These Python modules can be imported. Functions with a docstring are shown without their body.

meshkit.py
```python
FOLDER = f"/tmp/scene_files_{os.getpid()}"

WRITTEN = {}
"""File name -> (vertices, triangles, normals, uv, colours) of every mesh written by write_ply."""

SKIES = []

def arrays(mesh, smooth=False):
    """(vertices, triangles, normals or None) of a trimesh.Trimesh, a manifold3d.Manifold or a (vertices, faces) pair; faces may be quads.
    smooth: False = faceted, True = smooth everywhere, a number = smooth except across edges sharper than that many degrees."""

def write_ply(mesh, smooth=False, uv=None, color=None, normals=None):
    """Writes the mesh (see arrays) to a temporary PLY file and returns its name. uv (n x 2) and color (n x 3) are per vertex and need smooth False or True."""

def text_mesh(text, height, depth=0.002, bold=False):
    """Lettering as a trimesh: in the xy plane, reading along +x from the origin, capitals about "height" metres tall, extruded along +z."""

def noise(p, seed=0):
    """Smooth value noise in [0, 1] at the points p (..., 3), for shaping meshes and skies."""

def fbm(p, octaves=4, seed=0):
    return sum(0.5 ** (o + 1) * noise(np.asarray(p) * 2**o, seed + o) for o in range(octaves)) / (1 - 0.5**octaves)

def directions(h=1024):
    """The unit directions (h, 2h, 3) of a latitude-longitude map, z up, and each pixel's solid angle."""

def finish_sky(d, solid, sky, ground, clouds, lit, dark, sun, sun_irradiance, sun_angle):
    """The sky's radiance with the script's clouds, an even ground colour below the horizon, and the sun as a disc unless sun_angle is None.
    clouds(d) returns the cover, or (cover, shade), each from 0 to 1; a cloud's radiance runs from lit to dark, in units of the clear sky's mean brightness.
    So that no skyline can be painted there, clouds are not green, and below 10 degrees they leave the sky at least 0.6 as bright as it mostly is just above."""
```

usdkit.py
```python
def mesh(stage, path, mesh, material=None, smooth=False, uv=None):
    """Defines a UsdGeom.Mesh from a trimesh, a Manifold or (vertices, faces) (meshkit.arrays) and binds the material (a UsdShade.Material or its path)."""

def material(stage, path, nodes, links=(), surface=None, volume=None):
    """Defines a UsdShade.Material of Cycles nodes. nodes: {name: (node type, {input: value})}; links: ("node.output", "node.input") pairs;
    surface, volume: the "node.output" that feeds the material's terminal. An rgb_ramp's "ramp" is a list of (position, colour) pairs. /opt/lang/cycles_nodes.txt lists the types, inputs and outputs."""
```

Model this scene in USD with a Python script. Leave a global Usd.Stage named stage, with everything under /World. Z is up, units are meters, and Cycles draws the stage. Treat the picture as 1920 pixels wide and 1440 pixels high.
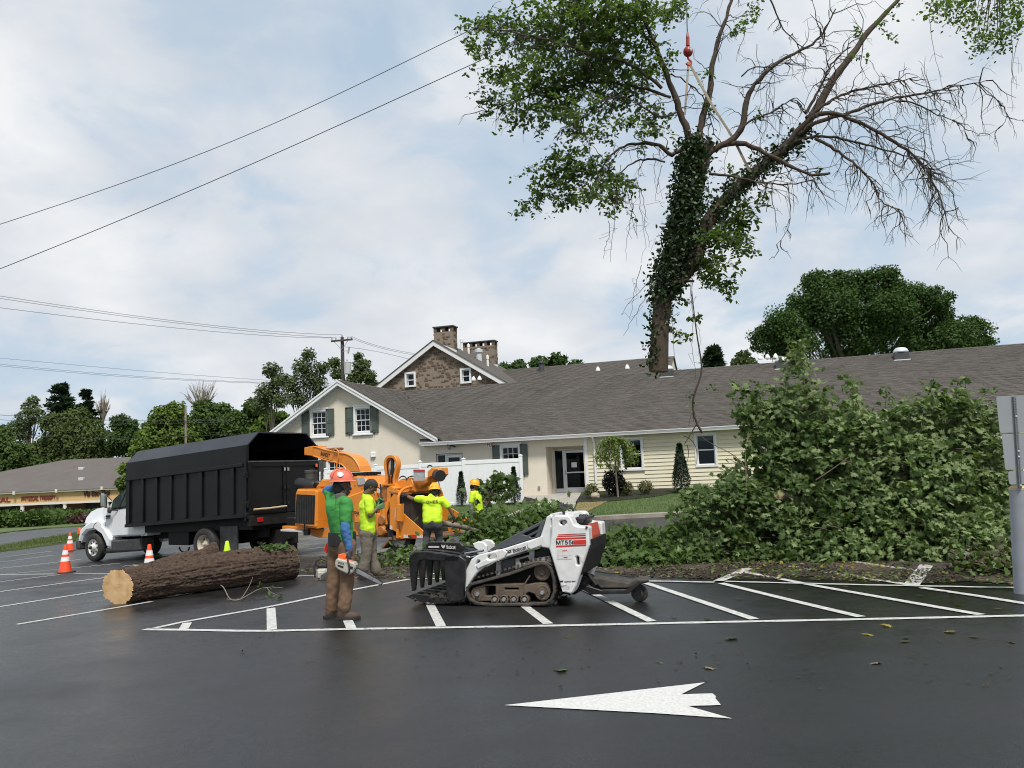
import math, random, re
import numpy as np, trimesh, shapely, manifold3d as m3
from shapely.geometry import Polygon, LineString, Point, box as sbox
from scipy.interpolate import RBFInterpolator
import usdkit, meshkit
from pxr import Usd, UsdGeom, UsdLux, UsdShade, Gf, Sdf, Vt

stage = Usd.Stage.CreateInMemory()
UsdGeom.SetStageUpAxis(stage, 'Z'); UsdGeom.SetStageMetersPerUnit(stage, 1.0)
UsdGeom.Xform.Define(stage, '/World'); UsdGeom.Scope.Define(stage, '/World/Looks')
rng = np.random.default_rng(7); random.seed(7)
rad, cos, sin, PI = math.radians, math.cos, math.sin, math.pi

# ---------------- camera, sky, sun, exposure ----------------
F, PITCH, ROLL, EYE = 1554.0, math.atan(165/1554.0), 0.042, 1.72     # photograph is 1920 x 1440
SUN_EL, SUN_AZ, SUN_I, SUN_ANG, SKY_S, EXPO = rad(58), rad(165), 0.40, 12.0, 0.05, 1.42
_fw = np.array([0, cos(PITCH), sin(PITCH)]); _up0 = np.array([0, -sin(PITCH), cos(PITCH)]); _rt0 = np.array([1.0, 0, 0])
RT = _rt0*cos(ROLL) - _up0*sin(ROLL); UP = _up0*cos(ROLL) + _rt0*sin(ROLL); FW = _fw
CAM = np.array([0, 0, EYE])
cam = UsdGeom.Camera.Define(stage, '/World/camera')
_m = np.eye(4); _m[0, :3], _m[1, :3], _m[2, :3], _m[3, :3] = RT, UP, -FW, CAM
cam.AddTransformOp().Set(Gf.Matrix4d(*_m.ravel().tolist()))
cam.CreateHorizontalApertureAttr(36.0); cam.CreateVerticalApertureAttr(27.0)
cam.CreateFocalLengthAttr(36.0*F/1920); cam.CreateClippingRangeAttr(Gf.Vec2f(0.05, 5000)); cam.CreateExposureAttr(EXPO)

sky = UsdLux.DomeLight.Define(stage, '/World/sky')
sky.CreateIntensityAttr(1.0)
usdkit.material(stage, '/World/Looks/sky_air', {
    'sky': ('sky_texture', {'sky_type': 'single_scattering', 'sun_disc': False, 'sun_elevation': SUN_EL, 'sun_rotation': SUN_AZ, 'air_density': 1.0, 'aerosol_density': 1.6, 'ozone_density': 1.3}),
    'tc': ('texture_coordinate', {}),
    'sep': ('separate_xyz', {}),
    'zc': ('math', {'math_type': 'maximum', 'value2': 0.0}),
    'za': ('math', {'math_type': 'add', 'value2': 0.34}),
    'dx': ('math', {'math_type': 'divide'}), 'dy': ('math', {'math_type': 'divide'}),
    'cv': ('combine_xyz', {'z': 3.7}),
    'n1': ('noise_texture', {'scale': 3.4, 'detail': 9.0, 'roughness': 0.55, 'distortion': 0.35}),
    'n2': ('noise_texture', {'scale': 0.8, 'detail': 3.0, 'roughness': 0.5}),
    'sum': ('math', {'math_type': 'multiply_add', 'value2': 0.75}),
    'cov': ('rgb_ramp', {'ramp': [(0.0, (0, 0, 0)), (0.68, (0.05,)*3), (0.80, (0.38,)*3), (0.88, (0.74,)*3), (0.97, (0.92,)*3), (1.0, (0.95,)*3)]}),
    'n3': ('noise_texture', {'scale': 3.3, 'detail': 5.0, 'roughness': 0.5}),
    'cc': ('rgb_ramp', {'ramp': [(0.3, (4.9, 5.2, 5.65)), (0.50, (5.75, 5.92, 6.2)), (0.72, (6.9, 6.95, 7.0))]}),
    'haze': ('rgb_ramp', {'ramp': [(0.0, (0.95,)*3), (0.25, (0.88,)*3), (0.6, (0.8,)*3), (1.0, (0.7,)*3)]}),
    'mh': ('mix', {'color2': (3.85, 4.85, 5.85)}),
    'mx': ('mix', {}),
    'bg': ('background_shader', {'strength': SKY_S}),
}, [('tc.generated', 'sep.vector'), ('sep.z', 'zc.value1'), ('zc.value', 'za.value1'), ('sep.x', 'dx.value1'), ('za.value', 'dx.value2'),
    ('sep.y', 'dy.value1'), ('za.value', 'dy.value2'), ('dx.value', 'cv.x'), ('dy.value', 'cv.y'), ('cv.vector', 'n1.vector'), ('cv.vector', 'n2.vector'), ('cv.vector', 'n3.vector'),
    ('n2.fac', 'sum.value1'), ('n1.fac', 'sum.value3'), ('sum.value', 'cov.fac'), ('n3.fac', 'cc.fac'), ('zc.value', 'haze.fac'),
    ('sky.color', 'mh.color1'), ('haze.color', 'mh.fac'), ('mh.color', 'mx.color1'), ('cc.color', 'mx.color2'), ('cov.color', 'mx.fac'), ('mx.color', 'bg.color')], surface='bg.background')
UsdShade.MaterialBindingAPI.Apply(sky.GetPrim()).Bind(UsdShade.Material.Get(stage, '/World/Looks/sky_air'))
sky.GetPrim().SetCustomDataByKey('kind', 'structure'); sky.GetPrim().SetCustomDataByKey('label', 'pale blue sky with broken white clouds'); sky.GetPrim().SetCustomDataByKey('category', 'sky')
sun = UsdLux.DistantLight.Define(stage, '/World/sun')
sun.CreateIntensityAttr(SUN_I); sun.CreateAngleAttr(SUN_ANG); sun.CreateNormalizeAttr(True); sun.CreateColorAttr(Gf.Vec3f(1.0, 0.96, 0.9))
_sd = np.array([sin(SUN_AZ)*cos(SUN_EL), cos(SUN_AZ)*cos(SUN_EL), sin(SUN_EL)])       # towards the sun
_x = np.cross([0, 0, 1.0], _sd); _x /= np.linalg.norm(_x); _y = np.cross(_sd, _x)
_m = np.eye(4); _m[0, :3], _m[1, :3], _m[2, :3] = _x, _y, _sd
sun.AddTransformOp().Set(Gf.Matrix4d(*_m.ravel().tolist()))

# ---------------- pixel rays, terrain ----------------
def ray(px, py):
    d = FW + RT*(px-960)/F + UP*(720-py)/F
    return d
def at(px, py, Y):                       # the point where the line of sight reaches depth y = Y
    d = ray(px, py); return CAM + d*(Y/d[1])
def proj(p):
    q = np.asarray(p, float) - CAM; z = q@FW
    return 960 + F*(q@RT)/z, 720 - F*(q@UP)/z
_ctl = np.array([(0,0,0),(-5,4,0),(6,4,0),(-16,0,-.05),(16,0,0),(0,10.5,0),(-3,11,0),(8,11,0),(14,12,.02),(-2.5,14.4,0),(-6,13,-.08),(-10.8,20,-.28),(-13,26,-.5),(-8.7,22.5,-.33),(-16,14,-.3),(-3,19,-.12),(-1.5,24,-.12),
    (5,25,-.06),(12,22,0),(4,28.5,-.03),(12,26,0),(2.65,40,.47),(10,37,.5),(-5,43,.4),(-14,44,.1),(22,34,.5),(40,40,.6),(60,90,.8),(10,70,.5),(-22,36,-.78),(-33,55,-1.1),(-40,62,-1.25),(-46,76,-1.6),(-60,70,-1.5),(-75,124,-2.8),(-55,124,-2.7),(-110,124,-2.9),(-30,110,-2.0),(-20,60,-.5),
    (-60,25,-1.2),(-40,0,-.8),(50,0,.1),(0,-20,.0),(0,190,-1.0),(-150,200,-3),(150,200,1),(-150,0,-2),(150,0,1),(0,-80,0)], float)
_rbf = RBFInterpolator(_ctl[:, :2], _ctl[:, 2], kernel='thin_plate_spline', smoothing=0.02)
_gx = np.linspace(-170, 170, 341); _gy = np.linspace(-100, 220, 321)
from scipy.interpolate import RectBivariateSpline
_gz = _rbf(np.stack(np.meshgrid(_gx, _gy, indexing='ij'), -1).reshape(-1, 2)).reshape(len(_gx), len(_gy))
_sp = RectBivariateSpline(_gx, _gy, _gz)
def T(x, y):
    return _sp.ev(np.clip(x, -170, 170), np.clip(y, -100, 220))
def G(px, py, dz=0.0):                   # the ground point seen at a pixel
    d = ray(px, py); z = 0.0
    for _ in range(40):
        t = (z - EYE)/d[2]; p = CAM + d*t; z = 0.5*z + 0.5*(float(T(p[0], p[1])) + dz)
    p[2] = float(T(p[0], p[1])) + dz
    return p
class Plane:                             # a vertical plane: local (s along, t into depth, z)
    def __init__(self, p0, ang):
        self.p0 = np.array([p0[0], p0[1], 0.0]); self.w = np.array([cos(ang), sin(ang), 0]); self.n = np.array([-sin(ang), cos(ang), 0])
    def __call__(self, s, t, z):
        return self.p0 + np.multiply.outer(np.asarray(s, float), self.w) + np.multiply.outer(np.asarray(t, float), self.n) + np.multiply.outer(np.asarray(z, float), np.array([0, 0, 1.0]))
    def hit(self, px, py, t=0.0):        # (s, z) of a pixel on the plane at offset t
        d = ray(px, py); k = ((self.p0 + self.n*t - CAM)@self.n)/(d@self.n); p = CAM + d*k
        return float((p - self.p0)@self.w), float(p[2])
    def mesh(self, vf):                  # local (s,t,z) mesh -> world
        v, f = vf; return self(v[:, 0], v[:, 1], v[:, 2]), f

# ---------------- mesh helpers: everything is (vertices, triangles) ----------------
def cat(*ms):
    ms = [m for m in (ms[0] if len(ms) == 1 and isinstance(ms[0], list) else ms) if m is not None and len(m[0])]
    V, Fs, n = [], [], 0
    for v, f in ms:
        V.append(v); Fs.append(np.asarray(f)+n); n += len(v)
    return np.vstack(V), np.vstack(Fs)
_BOXF = np.array([[0,2,1],[1,2,3],[4,5,6],[5,7,6],[0,1,4],[1,5,4],[2,6,3],[3,6,7],[0,4,2],[2,4,6],[1,3,5],[3,7,5]])
def bx(x0, x1, y0, y1, z0, z1):
    v = np.array([[x, y, z] for x in (x0, x1) for y in (y0, y1) for z in (z0, z1)], float)
    return v, _BOXF.copy()
def hull(pts):
    m = m3.Manifold.hull_points(np.asarray(pts, np.float64)); 
    o = m.to_mesh(); return np.array(o.vert_properties[:, :3], float), np.array(o.tri_verts, int)
def rbx(x0, x1, y0, y1, z0, z1, b=0.01):        # box with chamfered edges
    b = min(b, 0.45*min(x1-x0, y1-y0, z1-z0)); P = []
    for sx in (0, 1):
        for sy in (0, 1):
            for sz in (0, 1):
                c = np.array([(x0, x1)[sx], (y0, y1)[sy], (z0, z1)[sz]]); d = np.array([1-2*sx, 1-2*sy, 1-2*sz])*b
                P += [c+d*[0,1,1], c+d*[1,0,1], c+d*[1,1,0]]
    return hull(P)
def rot(m, ax, a, c=(0,0,0)):
    R = trimesh.transformations.rotation_matrix(a, ax)[:3, :3]; return (m[0]-c)@R.T+c, m[1]
def mv(m, *d):
    d = d[0] if len(d) == 1 else d
    return m[0]+np.asarray(d, float), m[1]
def tube(pts, r, n=6, cap=True):
    p = np.asarray(pts, float); k = len(p); r = np.broadcast_to(np.asarray(r, float), (k,))
    t = np.gradient(p, axis=0); t /= np.linalg.norm(t, axis=1, keepdims=True)+1e-12
    a = np.zeros_like(p); u = np.array([0, 0, 1.0]) if abs(t[0, 2]) < .9 else np.array([1.0, 0, 0])
    for i in range(k):
        u = u - t[i]*(u@t[i]); u /= np.linalg.norm(u)+1e-12; a[i] = u
    b = np.cross(t, a); ang = np.arange(n)*2*PI/n
    v = (p[:, None] + r[:, None, None]*(np.cos(ang)[None, :, None]*a[:, None]+np.sin(ang)[None, :, None]*b[:, None])).reshape(-1, 3)
    i, j = np.meshgrid(np.arange(k-1), np.arange(n), indexing='ij'); i, j = i.ravel(), j.ravel(); j2 = (j+1) % n
    f = np.vstack([np.stack([i*n+j, i*n+j2, (i+1)*n+j2], 1), np.stack([i*n+j, (i+1)*n+j2, (i+1)*n+j], 1)])
    if cap:
        v = np.vstack([v, p[0], p[-1]]); q = np.arange(n)
        f = np.vstack([f, np.stack([np.full(n, k*n), (q+1) % n, q], 1), np.stack([np.full(n, k*n+1), (k-1)*n+q, (k-1)*n+(q+1) % n], 1)])
    return v, f
def cyl(p, q, r, n=16, r2=None):
    return tube([p, q], [r, r if r2 is None else r2], n)
def lathe(prof, n=24):                  # profile [(r, z)], about z
    v, f, k = [], [], len(prof)
    ang = np.arange(n)*2*PI/n
    for r, z in prof: v += [(r*cos(a), r*sin(a), z) for a in ang]
    i, j = np.meshgrid(np.arange(k-1), np.arange(n), indexing='ij'); i, j = i.ravel(), j.ravel(); j2 = (j+1) % n
    f = np.vstack([np.stack([i*n+j, i*n+j2, (i+1)*n+j2], 1), np.stack([i*n+j, (i+1)*n+j2, (i+1)*n+j], 1)])
    return np.array(v), f
def axis_to(m, d):                      # turn the z axis to the direction d
    d = np.asarray(d, float)/np.linalg.norm(d); R = trimesh.geometry.align_vectors([0, 0, 1.0], d)[:3, :3]; return m[0]@R.T, m[1]
def prism(poly, y0, y1, ch=0.0):        # an outline in (x, z), extruded along y from y0 to y1, edges chamfered by ch
    P = poly if isinstance(poly, Polygon) else Polygon(poly)
    if not P.is_valid: P = P.buffer(0)
    if P.geom_type != 'Polygon': P = max(P.geoms, key=lambda g: g.area)
    P = shapely.geometry.polygon.orient(P)
    def ex(Q, a, b):
        m = trimesh.creation.extrude_polygon(Q, b-a, engine='earcut'); v = np.array(m.vertices); return np.stack([v[:, 0], v[:, 2]+a, v[:, 1]], 1), np.array(m.faces)[:, ::-1]
    if ch <= 0: return ex(P, y0, y1)
    cs = m3.CrossSection([np.array(P.exterior.coords)[:-1]]+[np.array(r.coords)[:-1] for r in P.interiors], m3.FillRule.Positive)
    b = max(y1-y0-2*ch, 1e-4)
    Q = P.buffer(-ch, join_style='mitre')
    if Q.is_empty or Q.geom_type != 'Polygon': return ex(P, y0, y1)
    parts = [ex(P, y0+ch, y1-ch)]
    for ys, yo in ((y0+ch, y0), (y1-ch, y1)):        # chamfer ring and cap
        m = trimesh.creation.triangulate_polygon(Q, engine='earcut'); v2, f2 = m
        vv = np.stack([v2[:, 0], np.full(len(v2), yo), v2[:, 1]], 1); parts.append((vv, f2 if yo == y0 else f2[:, ::-1]))
        for ra, outer in [(Q.exterior, 1)]+[(r, 0) for r in Q.interiors]:
            c = np.array(ra.coords); big = P.exterior if outer else min(P.interiors, key=lambda r: r.distance(ra))
            pr = np.array([big.interpolate(big.project(Point(x, y))).coords[0] for x, y in c])
            k = len(c); V = np.vstack([np.stack([c[:, 0], np.full(k, yo), c[:, 1]], 1), np.stack([pr[:, 0], np.full(k, ys), pr[:, 1]], 1)])
            i = np.arange(k-1); parts.append((V, np.vstack([np.stack([i, i+1, k+i+1], 1), np.stack([i, k+i+1, k+i], 1)])))
    return cat(parts)
def sphere(c, r, n=2, s=(1, 1, 1)):
    m = trimesh.creation.icosphere(n, 1.0); return np.array(m.vertices)*r*np.array(s)+c, np.array(m.faces)
def frame(x0, x1, z0, z1, wd, y0, y1):       # a rectangular ring of four bars (x/z plane)
    return cat(bx(x0, x0+wd, y0, y1, z0, z1), bx(x1-wd, x1, y0, y1, z0, z1), bx(x0+wd, x1-wd, y0, y1, z0, z0+wd), bx(x0+wd, x1-wd, y0, y1, z1-wd, z1))
def spline(pts, n):
    from scipy.interpolate import CubicSpline
    p = np.asarray(pts, float); t = np.r_[0, np.cumsum(np.linalg.norm(np.diff(p, axis=0), axis=1))]
    return CubicSpline(t, p)(np.linspace(0, t[-1], n))
def text(s, h, depth=0.004, bold=True):
    m = meshkit.text_mesh(s, h, depth, bold); v = np.array(m.vertices); return np.stack([v[:, 0], -v[:, 2], v[:, 1]], 1), np.array(m.faces)     # reads along +x, upright, facing -y

# ---------------- scene helpers ----------------
_used, _base = set(), {}
def _path(parent, name):
    root = '/World/' if parent is None else str(parent)+'/'
    p, k = root+name, 0
    while p in _used:
        k += 1; p = f'{root}{name}_{k:03d}'
    _used.add(p); return p
def tag(p, label=None, cat=None, group=None, kind=None):
    pr = stage.GetPrimAtPath(str(p))
    for k, v in (('label', label), ('category', cat), ('group', group), ('kind', kind)):
        if v: pr.SetCustomDataByKey(k, v)
    return p
def thing(name, label, cat, base=(0, 0, 0), group=None, kind=None):
    p = _path(None, name); x = UsdGeom.Xform.Define(stage, p); x.AddTranslateOp().Set(Gf.Vec3d(*map(float, base))); _base[p] = np.array(base, float)
    return tag(p, label, cat, group, kind)
def obj(name, m, look, parent=None, smooth=False, label=None, cat=None, group=None, kind=None, color=None):
    p = _path(parent, name); v, f = m; v = np.asarray(v, float)
    if parent is not None:
        b = _base.get('/'.join(str(parent).split('/')[:3])); v = v - b if b is not None else v
    g = usdkit.mesh(stage, p, (v, f), '/World/Looks/'+look, smooth)
    _base[p] = _base.get('/'.join(p.split('/')[:3]), np.zeros(3)); tag(p, label, cat, group, kind)
    return p
def struct(name, m, look, smooth=False, label=None):
    return obj(name, m, look, None, smooth, label=label, kind='structure')
def copy_of(src, name, loc, rotz, label, cat, group):
    p = _path(None, name); x = UsdGeom.Xform.Define(stage, p); x.AddTranslateOp().Set(Gf.Vec3d(*map(float, loc))); x.AddRotateZOp().Set(float(rotz))
    x.GetPrim().GetReferences().AddInternalReference(src); x.GetPrim().SetInstanceable(True)
    return tag(p, label, cat, group)
def C(h):                               # sRGB hex -> linear
    c = np.array([int(h[i:i+2], 16)/255 for i in (0, 2, 4)]); return tuple(np.where(c <= .04045, c/12.92, ((c+.055)/1.055)**2.4))
def look(name, base, rough=0.5, var=0.12, scale=6.0, bump=0.0, bscale=60.0, metal=0.0, spec=0.5, island=0.0, coat=0.0, dirt=None, dscale=3.0, damt=0.5, trans=0.0, sheen=0.0, rvar=0.0):
    base = np.array(C(base) if isinstance(base, str) else base, float)
    N = {'pos': ('texture_coordinate', {}), 'n': ('noise_texture', {'scale': scale, 'detail': 6.0, 'roughness': 0.6}),
         'r': ('rgb_ramp', {'ramp': [(0.25, tuple(base*(1-var))), (0.75, tuple(np.minimum(base*(1+var), .95)))]}),
         'p': ('principled_bsdf', {'roughness': rough, 'metallic': metal, 'specular_ior_level': spec, 'coat_weight': coat, 'sheen_weight': sheen})}
    L = [('pos.object', 'n.vector'), ('n.fac', 'r.fac')]; col = 'r.color'
    if dirt is not None:
        d = np.array(C(dirt) if isinstance(dirt, str) else dirt, float)
        N['dn'] = ('noise_texture', {'scale': dscale, 'detail': 8.0, 'roughness': 0.65}); N['dr'] = ('rgb_ramp', {'ramp': [(0.42, (0, 0, 0)), (0.72, (damt,)*3)]}); N['dm'] = ('mix', {'color2': tuple(d)})
        L += [('pos.object', 'dn.vector'), ('dn.fac', 'dr.fac'), (col, 'dm.color1'), ('dr.color', 'dm.fac')]; col = 'dm.color'
    if island:
        N['g'] = ('geometry', {}); N['ir'] = ('rgb_ramp', {'ramp': [(0.0, (1-island,)*3), (1.0, (1+island,)*3)]}); N['im'] = ('mix', {'mix_type': 'multiply', 'fac': 1.0})
        L += [('g.random_per_island', 'ir.fac'), (col, 'im.color1'), ('ir.color', 'im.color2')]; col = 'im.color'
    if bump:
        N['bn'] = ('noise_texture', {'scale': bscale, 'detail': 5.0, 'roughness': 0.6}); N['b'] = ('bump', {'strength': bump, 'distance': 0.02})
        L += [('pos.object', 'bn.vector'), ('bn.fac', 'b.height'), ('b.normal', 'p.normal')]
    if rvar:
        N['rr'] = ('map_range', {'from_min': 0.3, 'from_max': 0.7, 'to_min': max(rough-rvar, .03), 'to_max': min(rough+rvar, 1.0)}); L += [('n.fac', 'rr.value'), ('rr.result', 'p.roughness')]
    L.append((col, 'p.base_color')); out = 'p.BSDF'
    if trans:
        N['t'] = ('translucent_bsdf', {}); N['tm'] = ('mix', {'mix_type': 'multiply', 'fac': 1.0, 'color2': (1.2, 1.5, 0.5)}); N['mc'] = ('mix_closure', {'fac': trans})
        L += [(col, 'tm.color1'), ('tm.color', 't.color'), ('p.BSDF', 'mc.closure1'), ('t.BSDF', 'mc.closure2')]; out = 'mc.closure'
    usdkit.material(stage, '/World/Looks/'+name, N, L, surface=out); return name
def glass_pane(name, tint, gl=(0.38, 0.40, 0.42)):
    usdkit.material(stage, '/World/Looks/'+name, {'t': ('transparent_bsdf', {'color': tint}), 'g': ('glossy_bsdf', {'color': gl, 'roughness': 0.02}), 'f': ('fresnel', {'IOR': 1.5}),
        'm': ('mix_closure', {})}, [('f.fac', 'm.fac'), ('t.BSDF', 'm.closure1'), ('g.BSDF', 'm.closure2')], surface='m.closure'); return name
# ---------------- materials of the setting ----------------
def asphalt(name, base, wet, r0, r1, spec=0.5):
    usdkit.material(stage, '/World/Looks/'+name, {
        'pos': ('geometry', {}),
        'big': ('noise_texture', {'scale': 0.16, 'detail': 5.0, 'roughness': 0.55, 'distortion': 0.6}),
        'mid': ('noise_texture', {'scale': 1.7, 'detail': 6.0, 'roughness': 0.6}),
        'fine': ('noise_texture', {'scale': 95.0, 'detail': 3.0, 'roughness': 0.7}),
        'agg': ('voronoi_texture', {'scale': 130.0}),
        'mixf': ('math', {'math_type': 'multiply_add', 'value2': 0.35}),
        'rr': ('rgb_ramp', {'ramp': [(0.50, (r0,)*3), (0.66, ((r0+r1)/2,)*3), (0.85, (r1,)*3)]}),
        'cr': ('rgb_ramp', {'ramp': [(0.5, tuple(np.array(wet))), (0.85, tuple(np.array(base)))]}),
        'sp': ('rgb_ramp', {'ramp': [(0.0, (0.4,)*3), (0.50, (0.85,)*3), (0.66, (1.7,)*3), (0.74, (5.0,)*3)]}),
        'cm': ('mix', {'mix_type': 'multiply', 'fac': 1.0}),
        'hsum': ('math', {'math_type': 'add'}),
        'b': ('bump', {'strength': 0.24, 'distance': 0.006}),
        'p': ('principled_bsdf', {'specular_ior_level': spec})},
        [('pos.position', x+'.vector') for x in ('big', 'mid', 'fine', 'agg')] +
        [('mid.fac', 'mixf.value1'), ('big.fac', 'mixf.value3'), ('mixf.value', 'rr.fac'), ('mixf.value', 'cr.fac'), ('fine.fac', 'sp.fac'), ('cr.color', 'cm.color1'), ('sp.color', 'cm.color2'),
         ('cm.color', 'p.base_color'), ('rr.color', 'p.roughness'), ('fine.fac', 'hsum.value1'), ('agg.distance', 'hsum.value2'), ('hsum.value', 'b.height'), ('b.normal', 'p.normal')], surface='p.BSDF')
    return name
asphalt('wet_asphalt', (0.021, 0.021, 0.0215), (0.007, 0.007, 0.0073), 0.10, 0.55, 0.36)
asphalt('road_asphalt', (0.075, 0.076, 0.078), (0.05, 0.051, 0.053), 0.4, 0.7, 0.4)
look('grass_soil', (0.06, 0.10, 0.022), 0.9, var=0.35, scale=3.0, dirt=(0.12, 0.13, 0.035), dscale=0.8, damt=0.6)
look('grass_blades', (0.075, 0.15, 0.025), 0.6, var=0.2, scale=1.0, island=0.35, trans=0.25)
look('verge_blades', (0.12, 0.16, 0.035), 0.6, var=0.25, scale=1.0, island=0.35, trans=0.25)
look('dry_grass', (0.30, 0.22, 0.09), 0.8, var=0.25, scale=5.0, island=0.3)
look('mulch', (0.020, 0.013, 0.010), 0.9, var=0.5, scale=30.0, island=0.5)
look('concrete', (0.36, 0.34, 0.30), 0.85, var=0.12, scale=4.0, bump=0.25, bscale=60, dirt=(0.17, 0.155, 0.13), dscale=1.6, damt=0.5)
look('kerb_concrete', (0.34, 0.30, 0.25), 0.85, var=0.15, scale=5.0, bump=0.25, bscale=60, dirt=(0.16, 0.13, 0.1), dscale=2.0, damt=0.6)
look('road_paint', (0.56, 0.56, 0.535), 0.5, var=0.1, scale=12.0, bump=0.3, bscale=120, dirt=(0.16, 0.16, 0.15), dscale=16.0, damt=0.75)
look('worn_paint', (0.50, 0.50, 0.47), 0.5, var=0.15, scale=10.0, bump=0.3, bscale=120, dirt=(0.07, 0.06, 0.05), dscale=14.0, damt=0.6)
look('arrow_paint', (0.60, 0.60, 0.58), 0.5, var=0.06, scale=14.0, bump=0.35, bscale=110, dirt=(0.22, 0.22, 0.21), dscale=40.0, damt=0.5)

# ---------------- ground sheets ----------------
def sheet(poly, dz, edge=0.8, skirt=0.0, wave=0.0, taper=None):
    P = poly if hasattr(poly, 'geom_type') else Polygon([tuple(p[:2]) for p in poly]).buffer(0)
    P = shapely.geometry.polygon.orient(P)
    P = P.segmentize(edge)
    lo = np.array(P.bounds); gx, gy = np.meshgrid(np.arange(lo[0], lo[2], edge), np.arange(lo[1], lo[3], edge*.87)); gx[::2] += edge/2
    pts = np.stack([gx.ravel(), gy.ravel()], 1)
    ins = shapely.contains_xy(P.buffer(-edge*.45), pts[:, 0], pts[:, 1])
    from scipy.spatial import Delaunay
    rings = [np.array(P.exterior.coords)[:-1]]+[np.array(r.coords)[:-1] for r in P.interiors]
    v = np.vstack(rings+[pts[ins]]); tri = Delaunay(v).simplices
    cen = v[tri].mean(1); tri = tri[shapely.contains_xy(P, cen[:, 0], cen[:, 1])]
    a, b, c = v[tri[:, 0]], v[tri[:, 1]], v[tri[:, 2]]
    fl = ((b-a)[:, 0]*(c-a)[:, 1]-(b-a)[:, 1]*(c-a)[:, 0]) < 0; tri[fl] = tri[fl][:, ::-1]
    z = T(v[:, 0], v[:, 1])+dz
    if wave: z = z + wave*(meshkit.fbm(np.c_[v*1.3, np.zeros(len(v))], 3)-.4)
    V = np.c_[v, z]; out = [(V, tri)]
    if skirt:
        for r in rings:
            k = len(r); top = np.c_[r, T(r[:, 0], r[:, 1])+dz]; bot = top-[0, 0, skirt]; i = np.arange(k); j = (i+1) % k
            out.append((np.vstack([top, bot]), np.vstack([np.stack([i, k+i, j], 1), np.stack([j, k+i, k+j], 1)])))
    return cat(out)
def strip(pts, wd, dz, step=0.35):           # a ribbon of constant width laid on the ground
    p = np.asarray(pts, float)[:, :2]; L = LineString(p); n = max(2, int(L.length/step)+1)
    q = np.array([L.interpolate(d).coords[0] for d in np.linspace(0, L.length, n)])
    t = np.gradient(q, axis=0); t /= np.linalg.norm(t, axis=1, keepdims=True); nn = np.c_[-t[:, 1], t[:, 0]]
    V = np.vstack([q+nn*wd/2, q-nn*wd/2]); V = np.c_[V, T(V[:, 0], V[:, 1])+dz]; i = np.arange(n-1)
    return V, np.vstack([np.stack([i, n+i, n+i+1], 1), np.stack([i, n+i+1, i+1], 1)])
def gp(*pxs): return [G(*p)[:2] for p in pxs]

# the wide land: grass, far out to the horizon
_r = np.array([0, 12, 25, 40, 60, 85, 115, 150, 200, 300, 500, 900, 1600.0]); _a = np.linspace(0, 2*PI, 97)[:-1]
gv = np.array([(r*cos(a), 30+r*sin(a)) for r in _r[1:] for a in _a]); gv = np.vstack([[0, 30], gv])
gz = T(gv[:, 0], gv[:, 1])-0.25-0.02*np.linalg.norm(gv-[0, 30], axis=1)**0.5
gf = [(0, 1+i, 1+(i+1) % 96) for i in range(96)]
for k in range(len(_r)-2):
    for i in range(96):
        a, b = 1+k*96+i, 1+k*96+(i+1) % 96; c, d = a+96, b+96; gf += [(a, c, d), (a, d, b)]
struct('ground', (np.c_[gv, gz], np.array(gf)), 'grass_soil', True)

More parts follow.
